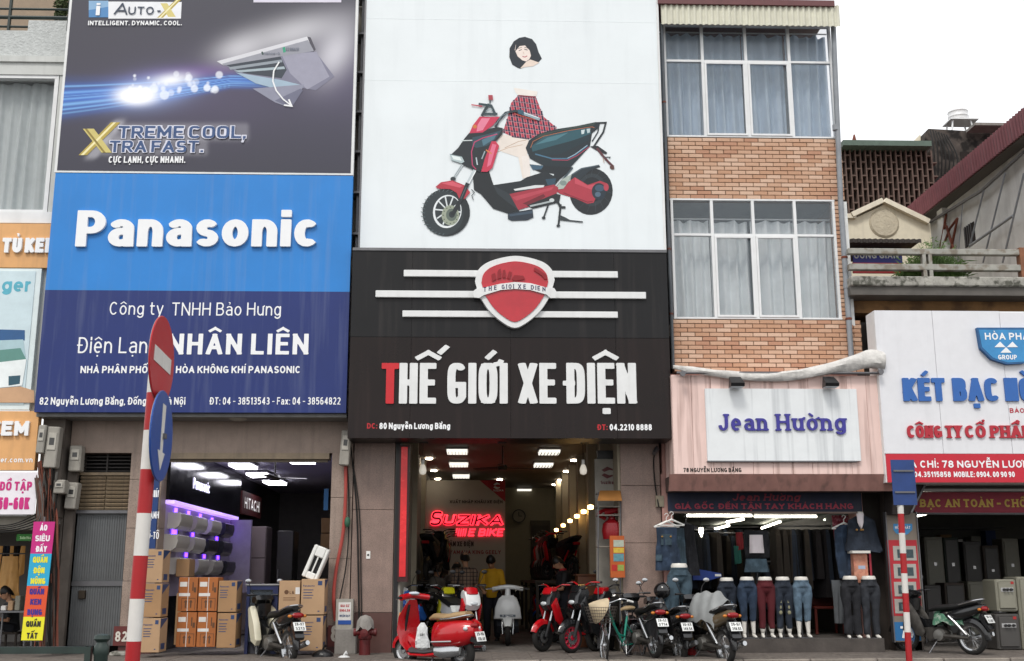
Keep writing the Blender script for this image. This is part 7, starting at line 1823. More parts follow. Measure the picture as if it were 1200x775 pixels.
def bars(par, x, z, w, m, up=.06, back=.1, steer=0, mirrors=True, grips=blackm):
    xf = Matrix.Translation((x, 0, z))@Matrix.Rotation(steer, 4, 'Z'); q = MB()
    q.curve([(-back, -w, up), (-.02, -w*.55, up), (0, -.06, 0), (0, .06, 0), (-.02, w*.55, up), (-back, w, up)], .012, 8, 4, xf=xf); h = q.build('handlebar', m, par, smooth=True)
    for s in (-1, 1):
        MB().cyl((-back+.02, s*(w-.1), up), (-back-.01, s*(w+.02), up), .018, None, 8, xf=xf).build('grip', grips, h); MB().tube([(.03, s*(w*.55), up), (.03, s*(w-.02), up-.01)], .006, 5, xf=xf).build('brake_lever', chr_, h)
        if mirrors:
            MB().curve([(0, s*w*.55, up), (.03, s*w*.7, up+.12), (0, s*w*.85, up+.19)], .006, 5, 3, xf=xf).build('mirror_stalk', blackm, h)
            MB().ball((-.01, s*w*.88, up+.22), (.015, .055, .035), 12, 7, xf=xf).build('mirror', chr_ if mirrors == 2 else blackm, h)
def forks(par, x0, z0, x1, z1, m, w=.07, r=.02, lower=blackm):
    for s in (-1, 1):
        q = MB(); q.cyl((x0, s*w, z0), ((x0+x1)/2, s*w, (z0+z1)/2), r*.8, None, 8); q.build('fork', m, par, smooth=True); MB().cyl(((x0+x1)/2, s*w, (z0+z1)/2), (x1, s*w, z1), r*1.25, None, 8).build('fork_slider', lower, par, smooth=True)
def plate_v(par, x, z, l1, l2, tilt=.3, w=.19, h=.14):
    xf = Matrix.Translation((x, 0, z))@Matrix.Rotation(R(-90), 4, 'Z')@Matrix.Rotation(-tilt, 4, 'X')
    o = MB().box(-w/2, w/2, -.004, .004, -h/2, h/2, xf).build('number_plate', mat('plate_white', C('#e2e4e2', .95), rough=.4), par); q = MB()
    for (t, zz) in ((l1, .012), (l2, -h/2+.012)):
        tm = text_mesh(t, w*.78, h*.34, T=.2, rows=10); q._q([(v[0]-w*.39, v[1]-.006, v[2]+zz) for v in tm.v], tm.f, xf)
    q.build('lettering', blackm, o)
def fender(par, x, z, r, a0, a1, w, m, steer=0, name='front_fender'):
    xf = Matrix.Translation((x, 0, z))@Matrix.Rotation(steer, 4, 'Z'); rg = []
    n = 9
    for i in range(n+1):
        a = R(a0+(a1-a0)*i/n); c, s = math.cos(a), math.sin(a); k = w*(1-.35*abs(i/n*2-1)**2)
        rg.append([((r-.05)*c, -k, (r-.05)*s), ((r+.01)*c, -k*.8, (r+.01)*s), ((r+.035)*c, 0, (r+.035)*s), ((r+.01)*c, k*.8, (r+.01)*s), ((r-.05)*c, k, (r-.05)*s), ((r-.01)*c, k*.7, (r-.01)*s), ((r+.02)*c, 0, (r+.02)*s), ((r-.01)*c, -k*.7, (r-.01)*s)])
    return MB().rings(rg, xf=xf).build(name, m, par, smooth=True, ang=50)
def place(t, px, py, rz, z=None, at='front', sc=1.0, dist=None):
    """stand the vehicle so that a ground contact (local x) falls where the photo shows it"""
    lx = {'front': .62, 'rear': -.62, 'mid': 0}[at]
    p = G(px, py, z) if z is not None else None
    t.rotation_euler = (0, 0, R(rz)); t.scale = (sc, sc, sc)
    t.location = (p.x-lx*sc*math.cos(R(rz)), p.y-lx*sc*math.sin(R(rz)), z); return t
def ebike(label, main, sec=None, rimm=None, group=None, mirrors=True, barm=None, steer=0):
    sec = sec or pblk; rimm = rimm or blackm; t = thing('electric_motorbike', label, 'electric motorbike', (0, 0, 0), group)
    wheel(t, .62, .235, .085, rimm, 10, steer); wheel(t, -.62, .235, .095, rimm, 6)
    forks(t, .44, .74, .62, .24, chr_, .085); fender(t, .62, .235, .26, 20, 160, .065, main, steer)
    MB().rprof([(.5, .98), (.58, .86), (.6, .74), (.52, .66), (.4, .7), (.3, .92), (.34, 1.0)], .13, .8).build('front_cowl', sec, t, smooth=True); MB().rprof([(.50, 1.03), (.56, .93), (.5, .86), (.38, .94), (.36, 1.04)], .1, .8).build('windscreen_cowl', main, t, smooth=True)
    MB().ball((.59, 0, .77), (.03, .075, .035), 12, 7).build('headlight', headg, t, smooth=True)
    for s in (-1, 1): MB().rprof([(.55, .74), (.44, .86), (.3, .52), (.36, .42), (.46, .5)], .022, .85, yc=s*.15).build('leg_shield', main, t, smooth=True)
    MB().rprof([(.38, .72), (.3, .3), (.1, .22), (-.35, .22), (-.42, .34), (.12, .38), (.26, .7)], .12, .9).build('chassis', pblk, t, smooth=True); MB().rprof([(.08, .34), (-.34, .32), (-.36, .25), (.1, .24)], .15, .9).build('battery_cover', main, t, smooth=True)
    MB().rprof([(-.05, .74), (.02, .62), (-.12, .46), (-.3, .42), (-.62, .62), (-.8, .8), (-.5, .82), (-.3, .78)], .13, .82).build('rear_body', sec, t, smooth=True); MB().rprof([(-.02, .76), (-.1, .68), (-.5, .78), (-.82, .88), (-.8, .93), (-.5, .87), (-.2, .82)], .14, .85).build('seat', seatm, t, smooth=True)
    MB().curve([(-.55, -.12, .84), (-.86, -.1, .92), (-.88, .1, .92), (-.55, .12, .84)], .014).build('grab_rail', pblk, t); MB().rprof([(-.2, .34), (-.22, .24), (-.6, .2), (-.72, .26), (-.6, .3)], .06, .85, yc=-.1).build('swing_arm', main, t, smooth=True)
    fender(t, -.62, .235, .26, 40, 150, .06, pblk, name='rear_fender'); MB().bbox(-.84, -.78, -.08, .08, .74, .8, .01).build('tail_lamp', tailr, t); bars(t, .38, 1.02, .33, barm or blackm, .05, .08, steer, mirrors)
    for s in (-1, 1): MB().cyl((-.3, s*.2, .0), (-.24, s*.09, .24), .012).build('stand_leg', greyst, t)
    for s in (-1, 1): MB().cyl((-.32, s*.12, .28), (-.62, s*.1, .62), .02, None, 8).build('shock', main if main is pred else chr_, t)
    return t
# ---- red retro scooter with bag
vp = thing('scooter', 'glossy red retro scooter with tan seat and a white plastic bag on its hook', 'scooter', (0, 0, 0))
wheel(vp, .56, .225, .1, chr_, 5, .1); wheel(vp, -.60, .225, .11, chr_, 5)
fender(vp, .56, .24, .22, 5, 175, .08, pred, .1)
mb = MB(); prof_ = [(.36, .24, .19), (.45, .34, .23), (.5, .52, .25), (.5, .72, .22), (.45, .88, .14), (.41, .97, .07)]
mb.rings([[(x+.05*math.cos(a)*(1 if math.cos(a) > 0 else .15)-.0, w*math.sin(a), z) for a in [2*math.pi*i/16 for i in range(16)]] for (x, z, w) in prof_]); mb.build('leg_shield', pred, vp, smooth=True)
MB().loft([(.44, .25, .13, .05), (.3, .22, .17, .035), (.0, .22, .18, .035), (-.15, .24, .16, .05)], 14).build('floorboard', mat('floor_mat_grey', C('#3c3d3f'), rough=.7), vp, smooth=True); MB().loft([(.46, .22, .1, .05), (.3, .18, .19, .03), (.0, .18, .2, .03), (-.2, .2, .17, .05)], 14).build('sill', pred, vp, smooth=True)
MB().loft([(-.06, .42, .09, .12), (-.14, .47, .17, .2), (-.32, .48, .23, .21), (-.55, .5, .235, .2), (-.75, .52, .17, .17), (-.86, .55, .06, .09)], 20).build('rear_body', pred, vp, smooth=True)
MB().loft([(.02, .70, .06, .025), (-.1, .73, .13, .05), (-.35, .72, .15, .055), (-.55, .75, .145, .06), (-.72, .78, .08, .04)], 16).build('seat', mat('tan_leather', C('#a08560', .9), rough=.5, var=.1), vp, smooth=True)
MB().curve([(-.3, -.16, .7), (-.55, -.16, .72), (-.74, -.08, .76), (-.74, .08, .76), (-.55, .16, .72), (-.3, .16, .7)], .011).build('grab_rail', chr_, vp)
MB().curve([(.38, -.29, 1.0), (.42, -.12, 1.02), (.43, 0, 1.03), (.42, .12, 1.02), (.38, .29, 1.0)], .045, 10).build('handlebar', pred, vp, smooth=True)
for s in (-1, 1): MB().cyl((.38, s*.27, 1.0), (.36, s*.36, 1.0), .02).build('grip', blackm, vp); MB().tube([(.42, s*.2, .99), (.42, s*.35, .98)], .006, 5).build('brake_lever', chr_, vp)
MB().ball((.4, 0, 1.06), (.07, .1, .03), 14, 8).build('speedometer', mat('dial_pale', C('#c4cdd6', .95), rough=.15), vp, smooth=True); MB().lathe([(0, .56-.45), (.06, .1), (.075, .05), (.07, 0)], 16, c=(.44, 0, 1.0), axis='x').build('headlight', headg, vp, smooth=True)
for s in (-1, 1): MB().ball((.53, s*.15, .74), (.02, .03, .05), 10, 6).build('turn_signal', mat('signal_amber', C('#c87a2c', .9), rough=.2), vp, smooth=True); MB().ball((-.78, s*.14, .58), (.04, .03, .03), 10, 6).build('rear_turn_signal', headg, vp, smooth=True)
MB().ball((-.84, 0, .62), (.04, .09, .045), 12, 7).build('tail_lamp', tailr, vp, smooth=True); MB().rprof([(-.78, .5), (-.98, .4), (-.98, .36), (-.8, .4)], .07, .9).build('rear_mudflap', pblk, vp); plate_v(vp, -.95, .47, '29-H6', '138.40', .35)
MB().loft([(-.22, .25, .05, .07), (-.36, .24, .06, .09), (-.6, .26, .055, .08), (-.7, .27, .03, .05)], 12, xf=Matrix.Translation((0, .16, 0))).build('engine_cover', chr_, vp, smooth=True); MB().cyl((-.4, -.17, .26), (-.85, -.19, .3), .055, .045, 14).build('exhaust', chr_, vp, smooth=True)
MB().rprof([(.0, .3), (-.2, .34), (-.5, .33), (-.5, .2), (-.2, .16), (.0, .2)], .1).build('engine', engm, vp, smooth=True)
for s in (-1, 1): MB().cyl((-.12, s*.17, 0), (-.1, s*.08, .2), .012).build('stand_leg', greyst, vp)
MB().cyl((.44, .06, .9), (.56, .08, .24), .022, None, 8).build('fork', blackm, vp)
for s in (-1, 1): MB().loft([(-.2, .5, .004, .012), (-.6, .52, .004, .012)], 6, xf=Matrix.Translation((0, s*.245, -.12))).build('trim_strip', chr_, vp)
place(vp, 543, 785, 138, z=0.0, at='rear', sc=1.0)
bg = thing('plastic_bag', 'white plastic shopping bag hanging on the red retro scooter', 'bag', (0, 0, 0)); q = MB(); rg = []
for i, (z, r_) in enumerate(((0, .05), (.03, .12), (.12, .125), (.22, .1), (.3, .085), (.37, .03))):
    rg.append([(r_*1.0*math.cos(2*math.pi*j/18)*(1+.22*math.sin(j*2.3+i*1.4)), r_*.6*math.sin(2*math.pi*j/18)*(1+.25*math.cos(j*3.1+i*1.7)), z) for j in range(18)])
q.rings(rg).build('bag', mat('plastic_white', C('#d0d2d2', .95), rough=.35, var=.12, bump=.8, bscale=25), bg, smooth=True); tm = text_mesh('GIẤY', .09, .035, T=.2, rows=8); MB()._q([(v[0]-.045, -.083, v[2]+.19) for v in tm.v], tm.f).build('lettering', blackm, bg); c = U(495, 745, -2.85); bg.location = (c.x, c.y, .32); bg.scale = (.72, .72, .98)
# ---- underbones and scooters seen from behind
def rearbike(name, label, body, l1, l2, shield=None, wr=.27, cover=None, muff=1, cat='motorbike', mirrors=True, seatc=None, shw=.02):
    t = thing(name, label, cat, (0, 0, 0)); shield = shield or body
    wheel(t, .62, wr, .075, chr_, 24, 0, thin=True); wheel(t, -.62, wr, .085, chr_, 24, 0, thin=True); forks(t, .48, .82, .62, wr, chr_, .075, .017)
    fender(t, .62, wr, wr+.02, 10, 150, .055, body if shield is body else pblk); fender(t, -.62, wr, wr+.03, 60, 185, .06, pblk, name='rear_fender')
    for s in (-1, 1): MB().rprof([(.5, .84), (.42, .86), (.24, .6), (.14, .34), (.2, .26), (.32, .3), (.44, .56)], shw, .9, yc=s*(.11+shw)).build('leg_shield', shield, t, smooth=True)
    MB().rprof([(.5, .92), (.46, .74), (.34, .7), (.32, .9)], .11, .85).build('steering_cover', pblk, t, smooth=True); MB().rprof([(.52, 1.0), (.54, .9), (.4, .88), (.3, .96), (.36, 1.03)], .15, .8).build('headlamp_cowl', pblk, t, smooth=True); MB().ball((.53, 0, .95), (.03, .08, .05), 12, 7).build('headlight', headg, t, smooth=True)
    MB().rprof([(.4, .66), (.3, .42), (.05, .4), (-.05, .52), (.2, .56)], .06, .85).build('frame_cover', pblk, t, smooth=True)
    MB().loft([(.02, .56, .05, .07), (-.2, .6, .1, .12), (-.5, .66, .12, .11), (-.8, .74, .085, .08), (-.9, .77, .04, .04)], 16).build('rear_body', body, t, smooth=True)
    MB().loft([(.1, .7, .06, .03), (-.05, .74, .11, .05), (-.4, .77, .13, .05), (-.66, .83, .115, .05), (-.8, .85, .06, .03)], 16).build('seat', seatc or seatm, t, smooth=True)
    MB().curve([(-.5, -.13, .8), (-.78, -.12, .87), (-.88, 0, .89), (-.78, .12, .87), (-.5, .13, .8)], .013).build('grab_rail', chr_, t, smooth=True)
    MB().ball((-.885, 0, .74), (.04, .1, .045), 14, 7).build('tail_lamp', tailr, t, smooth=True); 
    for s in (-1, 1): MB().ball((-.86, s*.12, .73), (.03, .035, .025), 10, 6).build('turn_signal', mat('signal_amber', ''), t, smooth=True)
    MB().rprof([(-.84, .68), (-.99, .42), (-.96, .38), (-.8, .6)], .075, .95).build('mudguard', pblk, t, smooth=True); plate_v(t, -.955, .58, l1, l2, .5)
    MB().rprof([(.16, .42), (-.1, .44), (-.22, .34), (-.16, .2), (.1, .18), (.2, .26)], .1, .85).build('engine', engm, t, smooth=True); MB().lathe([(0, -.16), (.09, -.15), (.1, -.1), (.1, .1), (.09, .15), (0, .16)], 18, c=(-.1, 0, .3), axis='y').build('engine_case', cast, t, smooth=True)
    MB().cyl((.14, 0, .36), (.3, 0, .4), .07, .06, 12).build('cylinder_block', engm, t)
    s = -muff; q = MB(); q.curve([(.22, s*.05, .3), (.1, s*.12, .17), (-.2, s*.15, .18)], .018, 8); q.tube([(-.2, s*.15, .18), (-.35, s*.16, .21), (-.85, s*.17, .33), (-.9, s*.17, .34)], [.02, .045, .05, .035], 14); q.build('exhaust', chr_, t, smooth=True)
    MB().tube([(-.1, .12, .3), (-.62, .1, wr)], [.035, .03], 8).build('swing_arm', engm, t)
    for s in (-1, 1): MB().tube([(-.3, s*.13, .62), (-.45, s*.13, .48), (-.6, s*.12, .32)], [.02, .028, .02], 10).build('shock', chr_, t, smooth=True)
    bars(t, .4, .99, .31, blackm, .04, .1, 0, 2 if mirrors else False)
    q = MB(); q.tube([(-.12, -.22, .24), (.0, -.2, .22), (.0, .2, .22), (-.12, .22, .24)], .01, 6); q.build('foot_pegs', blackm, t); MB().cyl((-.05, .12, .2), (.02, .26, .01), .012).build('side_stand', greyst, t); MB().tube([(.3, .0, .95), (.5, -.06, .62), (.6, -.06, .3)], .006, 5).build('cable', blackmat, t)
    return t
place(rearbike('motorbike', 'old black motorbike with cream leg shields parked before the carton stacks', pblk, '29-X7', '3213', paint('paint_cream', '#d2cdb6'), shw=.055), 338, 780, 124, z=0, at='rear', sc=1.0)
place(rearbike('motorbike', 'black motorbike with silver panels and a black helmet on its seat', paint('paint_dark_silver', '#3c3d40'), '30-K5', '148.54', pblk), 797, 778, 103, z=0, at='rear', sc=.96)
place(rearbike('motorbike', 'bronze motorbike covered over its handlebar with a grey cloth', pbrz, '29-G1', '258.83', pbrz), 851, 781, 107, z=0, at='rear', sc=1.0)
place(rearbike('motorbike', 'dark motorbike with green cloth over its seat in front of the safe shop', pblk, '30-L6', '5281', engm), 1141, 768, 126, z=.1, at='rear', sc=.95)
hl = thing('helmet', 'black full helmet resting on the black motorbike seat', 'helmet', (0, 0, 0)); MB().ball((0, 0, .12), (.14, .125, .13), 18, 12).build('shell', mat('helmet_black', C('#141416'), rough=.15, coat=.5), hl, smooth=True); MB().ball((.035, 0, .11), (.12, .11, .07), 14, 8).build('visor', mat('visor', C('#2a3038'), rough=.05), hl, smooth=True)
hl.location = U(776, 697, -1.1)+Vector((0, 0, -.06)); hl.rotation_euler = (0, 0, 2)
def drape(label, c, w, l, m, seed, rot=0, sag=.3):
    t = thing('draped_cloth', label, 'cloth'); rnd = random.Random(seed); n = 18; mb = MB(); xf = Matrix.Rotation(rot, 4, 'Z')
    for lay in (0, .008):
        for j in range(n+1):
            for i in range(n+1):
                u, v = (i/n-.5)*2, (j/n-.5)*2; z = -sag*(max(0, abs(u)-.25)**1.3+.5*max(0, abs(v)-.55)**1.2)+.03*math.sin(u*6+seed+v*2)+.02*math.sin(v*9-u*3)
                mb.v.append(tuple(xf@Vector((u*w*(1-.25*abs(u)*abs(u)), v*l, z-lay))))
    N = (n+1)**2
    for j in range(n):
        for i in range(n):
            a = j*(n+1)+i; mb.f.append((a, a+1, a+n+2, a+n+1)); mb.f.append((N+a, N+a+n+1, N+a+n+2, N+a+1))
    e = [i for i in range(n+1)]+[j*(n+1)+n for j in range(1, n+1)]+[n*(n+1)+i for i in range(n-1, -1, -1)]+[j*(n+1) for j in range(n-1, 0, -1)]
    for a, b in zip(e, e[1:]+e[:1]): mb.f.append((a, b, N+b, N+a))
    mb.build('cloth', m, t, smooth=True, ang=80); t.location = c; return t
p = U(832, 700, -1.3); drape('grey rain cloth draped over the bronze motorbike handlebar', (p.x, p.y, p.z+.05), .34, .3, mat('rain_cloth', C('#8f9292', .85), rough=.55, var=.1, bump=.4, bscale=10), 2, .6, .6)
p = U(1122, 718, -.9); drape('green and white striped cloth over the dark motorbike seat', (p.x, p.y, p.z+.02), .18, .36, mat('green_cloth', C('#4c7a62', .85), rough=.8, var=.4, scale=14, speck=C('#b8c0b4'), speck_scale=16), 5, .9, .25)
p = U(770, 704, -1.5); o = drape('black rain cover with red piping slung over the motorbike beside the bicycle', (p.x, p.y, p.z), .2, .26, mat('black_nylon', C('#17171a'), rough=.4, var=.3, bump=1, bscale=9), 3, .3, .75); MB().curve([(-.05, -.24, -.1), (-.04, -.3, -.3), (-.02, -.28, -.5)], .007).build('red_piping', pred, o)
place(rearbike('motorbike', 'dark motorbike mostly hidden between the bicycle and the helmet motorbike', pblk, '29-S2', '0714', pblk), 768, 772, 104, z=.1, at='rear', sc=.92)
wb = thing('red_bucket', 'small red plastic container on the ground between the two parked motorbikes', 'container', U(811, 765, -.9)); c = U(811, 768, -.9); MB().lathe([(0, 0), (.07, 0), (.08, .16), (.03, .2), (.03, .23), (0, .23)], 14, c=(c.x, -.9, .1)).build('body', redpl, wb, smooth=True)
# ---- white scooter seen from the front
ws = thing('scooter', 'white retro scooter seen straight from the front inside the bike shop', 'scooter', (0, 0, 0))
wheel(ws, .6, .24, .1, cast, 6); wheel(ws, -.6, .24, .1, cast, 6)
MB().rprof([(-.1, .88), (-.17, .82), (-.23, .66), (-.25, .46), (.25, .46), (.23, .66), (.17, .82), (.1, .88)], .075, .9, xf=Matrix.Translation((.49, 0, 0))@Matrix.Rotation(R(90), 4, 'Z')).build('front_shield', pwht, ws, smooth=True, ang=60)
fender(ws, .6, .24, .24, 25, 140, .1, pwht); MB().rprof([(.42, .46), (.5, .34), (.36, .2), (.2, .22), (-.3, .22), (-.3, .34), (.28, .36)], .2, .85).build('lower_body', mat('dark_blue_grey', C('#2c3038'), rough=.4), ws, smooth=True)
MB().cyl((.44, 0, .8), (.4, 0, 1.0), .06, .05, 12).build('steering_column', pwht, ws, smooth=True); MB().curve([(.36, -.27, .99), (.42, -.12, 1.02), (.43, 0, 1.03), (.42, .12, 1.02), (.36, .27, .99)], .04, 10).build('handlebar', pwht, ws, smooth=True)
for s in (-1, 1): MB().cyl((.37, s*.25, 1.0), (.34, s*.37, 1.0), .018).build('grip', blackm, ws); MB().tube([(.42, s*.2, 1.0), (.4, s*.4, .99)], .007, 5).build('brake_lever', chr_, ws); MB().tube([(.5, s*.1, .5), (.6, s*.1, .36), (.62, s*.09, .2)], [.02, .024, .02], 10).build('fork', chr_, ws, smooth=True)
MB().loft([(-.05, .5, .1, .14), (-.3, .52, .17, .16), (-.7, .58, .14, .12), (-.85, .62, .05, .05)], 16).build('rear_body', pwht, ws, smooth=True); MB().loft([(.0, .7, .08, .03), (-.3, .72, .14, .05), (-.7, .76, .08, .04)], 14).build('seat', seatm, ws, smooth=True)
MB().box(.566, .572, -.14, .14, .5, .54).build('dark_badge', mat('badge_dark', C('#4a545c')), ws); tm = text_mesh('E BIKE', .2, .022, T=.2, rows=8); MB()._q([(.575, v[0]-.1, v[2]+.509) for v in tm.v], tm.f).build('lettering', chr_, ws)
place(ws, 595, 757, -92, z=.1, at='front')
# ---- electric bikes in the doorway
e1 = place(ebike('electric bike with white and bright blue cowls behind the red scooter', pwht, pblu), 463, 762, -112, z=.1)
e2 = place(ebike('electric bike with lime yellow cowl and yellow panel', pyel, pblk), 528, 760, -70, z=.1)
e3 = place(ebike('electric bike with red top cowl and white side panel', pred, pwht, blackm), 556, 764, -66, z=.1)
G3 = 'red and black electric bikes in a row at the doorway'
e4 = place(ebike('leftmost electric bike of the doorway row with red fender and black rim', pred, pblk, blackm, G3, False, pred, .1), 636, 764, -142, z=.1)
e5 = ebike('electric bike with bright red wheel rim and grey fender in the doorway row', pblk, pblk, paint('rim_red', '#b8203c'), G3, False, pred, .1); place(e5, 669, 766, -146, z=.1, sc=1.04)
e6 = place(ebike('third electric bike of the doorway row with red fender behind its red-rimmed neighbour', pred, pblk, blackm, G3, False, blackm, .1), 698, 764, -140, z=.1)
e7 = place(ebike('silver electric bike with chrome handlebar behind the bicycle', psil, pblk, chr_, None, True, chr_, .4), 716, 762, -112, z=.1)
e8 = place(ebike('dark electric bike with lime green panel behind the bicycle', pgrn, pblk, chr_, None, True, chr_, .3), 742, 761, -108, z=.1)
# rows of stock deep inside, along both walls
sw = {'paint_red': [pblk, psil, pblu, pblk, pwht], }
def stock(x, y, z, rz, label, col, grp):
    o = dup(e4, (x, y, z), R(rz), label, grp, swap={'paint_red': col, 'paint_black': pblk}); o.scale = (.95,)*3; return o
ords = ['first', 'second', 'third', 'fourth', 'fifth', 'sixth', 'seventh', 'eighth']
for k in range(7): stock(xi1-.65, 2.4+k*1.1, .1, 118, ords[k]+' shaded electric bike in the lower row along the right wall', [pblk, pred, psil, pblk, pblu, pred, pblk][k], 'bikes stored along the right wall')
for k in range(6): stock(xi1-.6, 5.2+k*1.0, 1.25, 112, ords[k]+' shaded electric bike on the upper shelf along the right wall', [pred, pblk, pblk, psil, pred, pblk][k], 'bikes stored along the right wall')
for k in range(5): stock(xi0+.5, 2.2+k*1.2, .1, 68, ords[k]+' shaded electric bike in the lower row along the left wall', [pblk, pred, pblk, psil, pblk][k], 'bikes stored along the left wall')
for k in range(4): stock(xi0+.42, 4.2+k*1.2, 1.25, 78, ords[k]+' shaded electric bike on the upper shelf along the left wall', [pblk, pblk, pred, pblk][k], 'bikes stored along the left wall')
for k in range(5): stock(xi0+2.1+k*.72, 8.6+.2*(k % 2), .1, -84, ords[k]+' shaded electric bike of the row before the partition board', [pblk, psil, pred, pblk, pblk][k], 'bikes before the partition')
shm = mat('bike_shelf', C('#3a322b', .9), rough=.7)
for (x0_, x1_, l) in ((xi1-1.2, xi1-.02, 'long dark platform shelf carrying bikes along the right wall'), (xi0+.02, xi0+.9, 'long dark platform shelf carrying bikes along the left wall')):
    t = thing('platform_shelf', l, 'shelf', (x0_, 2, 1.2)); MB().box(x0_, x1_, 3.9, 11.2, 1.19, 1.24).build('deck', shm, t)
    for yy in (3.95, 6.4, 8.8, 11.1): MB().box(x0_+.02, x0_+.08, yy, yy+.06, .1, 1.19).build('post', shm, t)
dsk = thing('counter', 'brown wooden counter beside the man in the black jacket', 'counter', U(695, 680, 1.3)); a, b = U(677, 700, 1.3), U(712, 675, 1.3); MB().bbox(a.x, b.x, 1.3, 1.8, .1, b.z, .01).build('body', mat('brown_wood', C('#6a3c20', .8), rough=.4, var=.25), dsk); MB().bbox(a.x-.03, b.x+.03, 1.27, 1.83, b.z, b.z+.03, .008).build('counter_top', mat('brown_wood', ''), dsk)
# ---- bicycle with basket
bc = thing('bicycle', 'green city bicycle with wire basket and tan saddle parked before the bike shop', 'bicycle', (0, 0, 0)); teal = paint('paint_teal', '#1f8c78')
wheel(bc, .52, .31, .035, chr_, 28, .75, thin=True); wheel(bc, -.52, .31, .035, chr_, 28, 0, thin=True)
q = MB(); q.tube([(.36, 0, .78), (-.08, 0, .3)], .02, 8); q.curve([(.34, 0, .84), (.1, 0, .5), (-.12, 0, .42)], .018, 8); q.tube([(-.08, 0, .28), (-.22, 0, .74)], .018, 8); q.build('frame', teal, bc, smooth=True)
for s in (-1, 1): MB().tube([(-.08, s*.02, .28), (-.52, s*.05, .31)], .01, 6).build('chain_stay', teal, bc); MB().tube([(-.18, s*.02, .6), (-.52, s*.05, .31)], .009, 6).build('seat_stay', teal, bc); MB().curve([(.37, s*.03, .72), (.43, s*.05, .5), (.52, s*.05, .31)], .012, 6).build('fork', chr_, bc)
MB().tube([(.36, 0, .76), (.33, 0, .95)], .016, 8).build('stem', chr_, bc); MB().curve([(.12, -.28, .98), (.28, -.2, 1.02), (.34, 0, .96), (.28, .2, 1.02), (.12, .28, .98)], .012, 8, 5).build('handlebar', chr_, bc, smooth=True)
for s in (-1, 1): MB().cyl((.2, s*.26, .995), (.08, s*.29, .97), .018).build('grip', pwh, bc)
MB().tube([(-.22, 0, .74), (-.24, 0, .82)], .012).build('seat_post', chr_, bc); MB().loft([(-.04, .85, .02, .02), (-.16, .86, .05, .03), (-.3, .87, .11, .035), (-.36, .87, .08, .02)], 12).build('saddle', mat('tan_saddle', C('#a08a68', .9), rough=.6), bc, smooth=True)
q = MB(); B0, B1 = (.42, .72, -.13, .13, .66), (.38, .80, -.18, .18, .9)
for f_ in [i/5 for i in range(6)]:
    l = [B0[j]+(B1[j]-B0[j])*f_ for j in range(5)]; q.tube([(l[0], l[2], l[4]), (l[1], l[2], l[4]), (l[1], l[3], l[4]), (l[0], l[3], l[4]), (l[0], l[2], l[4])], .004, 4)
for i in range(9):
    f_ = i/8
    for (xa, ya, xb, yb) in ((B0[0]+(B0[1]-B0[0])*f_, B0[2], B1[0]+(B1[1]-B1[0])*f_, B1[2]), (B0[0]+(B0[1]-B0[0])*f_, B0[3], B1[0]+(B1[1]-B1[0])*f_, B1[3]), (B0[1], B0[2]+(B0[3]-B0[2])*f_, B1[1], B1[2]+(B1[3]-B1[2])*f_), (B0[0], B0[2]+(B0[3]-B0[2])*f_, B1[0], B1[2]+(B1[3]-B1[2])*f_)): q.tube([(xa, ya, .66), (xb, yb, .9)], .003, 4)
for i in range(8): q.tube([(.42+.04*i, -.13, .66), (.42+.04*i, .13, .66)], .003, 4)
q.build('basket', mat('wire_dark', C('#57504a'), metal=.5, rough=.5), bc)
fender(bc, -.52, .31, .3, 20, 190, .028, chr_, name='rear_fender'); fender(bc, .52, .31, .3, 30, 150, .028, chr_, .75); MB().box(-.72, -.4, -.06, .06, .68, .69).build('carrier', chr_, bc)
for s in (-1, 1): MB().tube([(-.6, s*.05, .68), (-.52, s*.05, .31)], .006, 5).build('carrier_stay', chr_, bc)
MB().ball((-.83, 0, .52), (.015, .03, .035), 10, 6).build('reflector', tailr, bc, smooth=True); MB().lathe([(.07, -.006), (.09, -.006), (.09, .006), (.07, .006)], 20, c=(-.08, .05, .29), axis='y', closed=True).build('chainring', chr_, bc); q = MB(); q.tube([(-.08, .05, .29), (-.02, .09, .15)], .008, 6); q.tube([(-.08, -.05, .29), (-.14, -.09, .43)], .008, 6); q.build('crank', chr_, bc)
for (x, y, z) in ((-.02, .13, .15), (-.14, -.13, .43)): MB().box(x-.04, x+.04, y-.035, y+.035, z-.01, z+.01).build('pedal', blackm, bc)
MB().tube([(-.45, .06, .3), (-.4, .2, .01)], .008, 6).build('side_stand', greyst, bc)
place(bc, 722, 775, -158, z=0, at='mid', sc=.95); p = G(728, 778, 0); bc.location = (p.x, p.y, 0); bc.rotation_euler = (0, 0, R(-128))
bsk = bc.matrix_world if 0 else Matrix.Translation(bc.location)@Matrix.Rotation(R(-128), 4, 'Z')@Matrix.Scale(.95, 4)
ch2 = thing('conical_hat', 'pale conical palm leaf hat tipped in the bicycle basket', 'hat', (0, 0, 0)); q = MB(); rg = [[(r_*math.cos(2*math.pi*j/24), r_*math.sin(2*math.pi*j/24), z) for j in range(24)] for (r_, z) in ((.21, 0), (.14, .09), (.07, .17), (.004, .23), (.06, .165), (.13, .082), (.203, 0))]
MB().rings(rg, cap=False, closed=True).build('cone', mat('palm_leaf', C('#bfae90', .9), rough=.8, var=.12, streak=.2), ch2, smooth=True, ang=60); ch2.location = bsk@Vector((.58, 0, .84)); ch2.rotation_euler = (R(15), R(-62), 0)
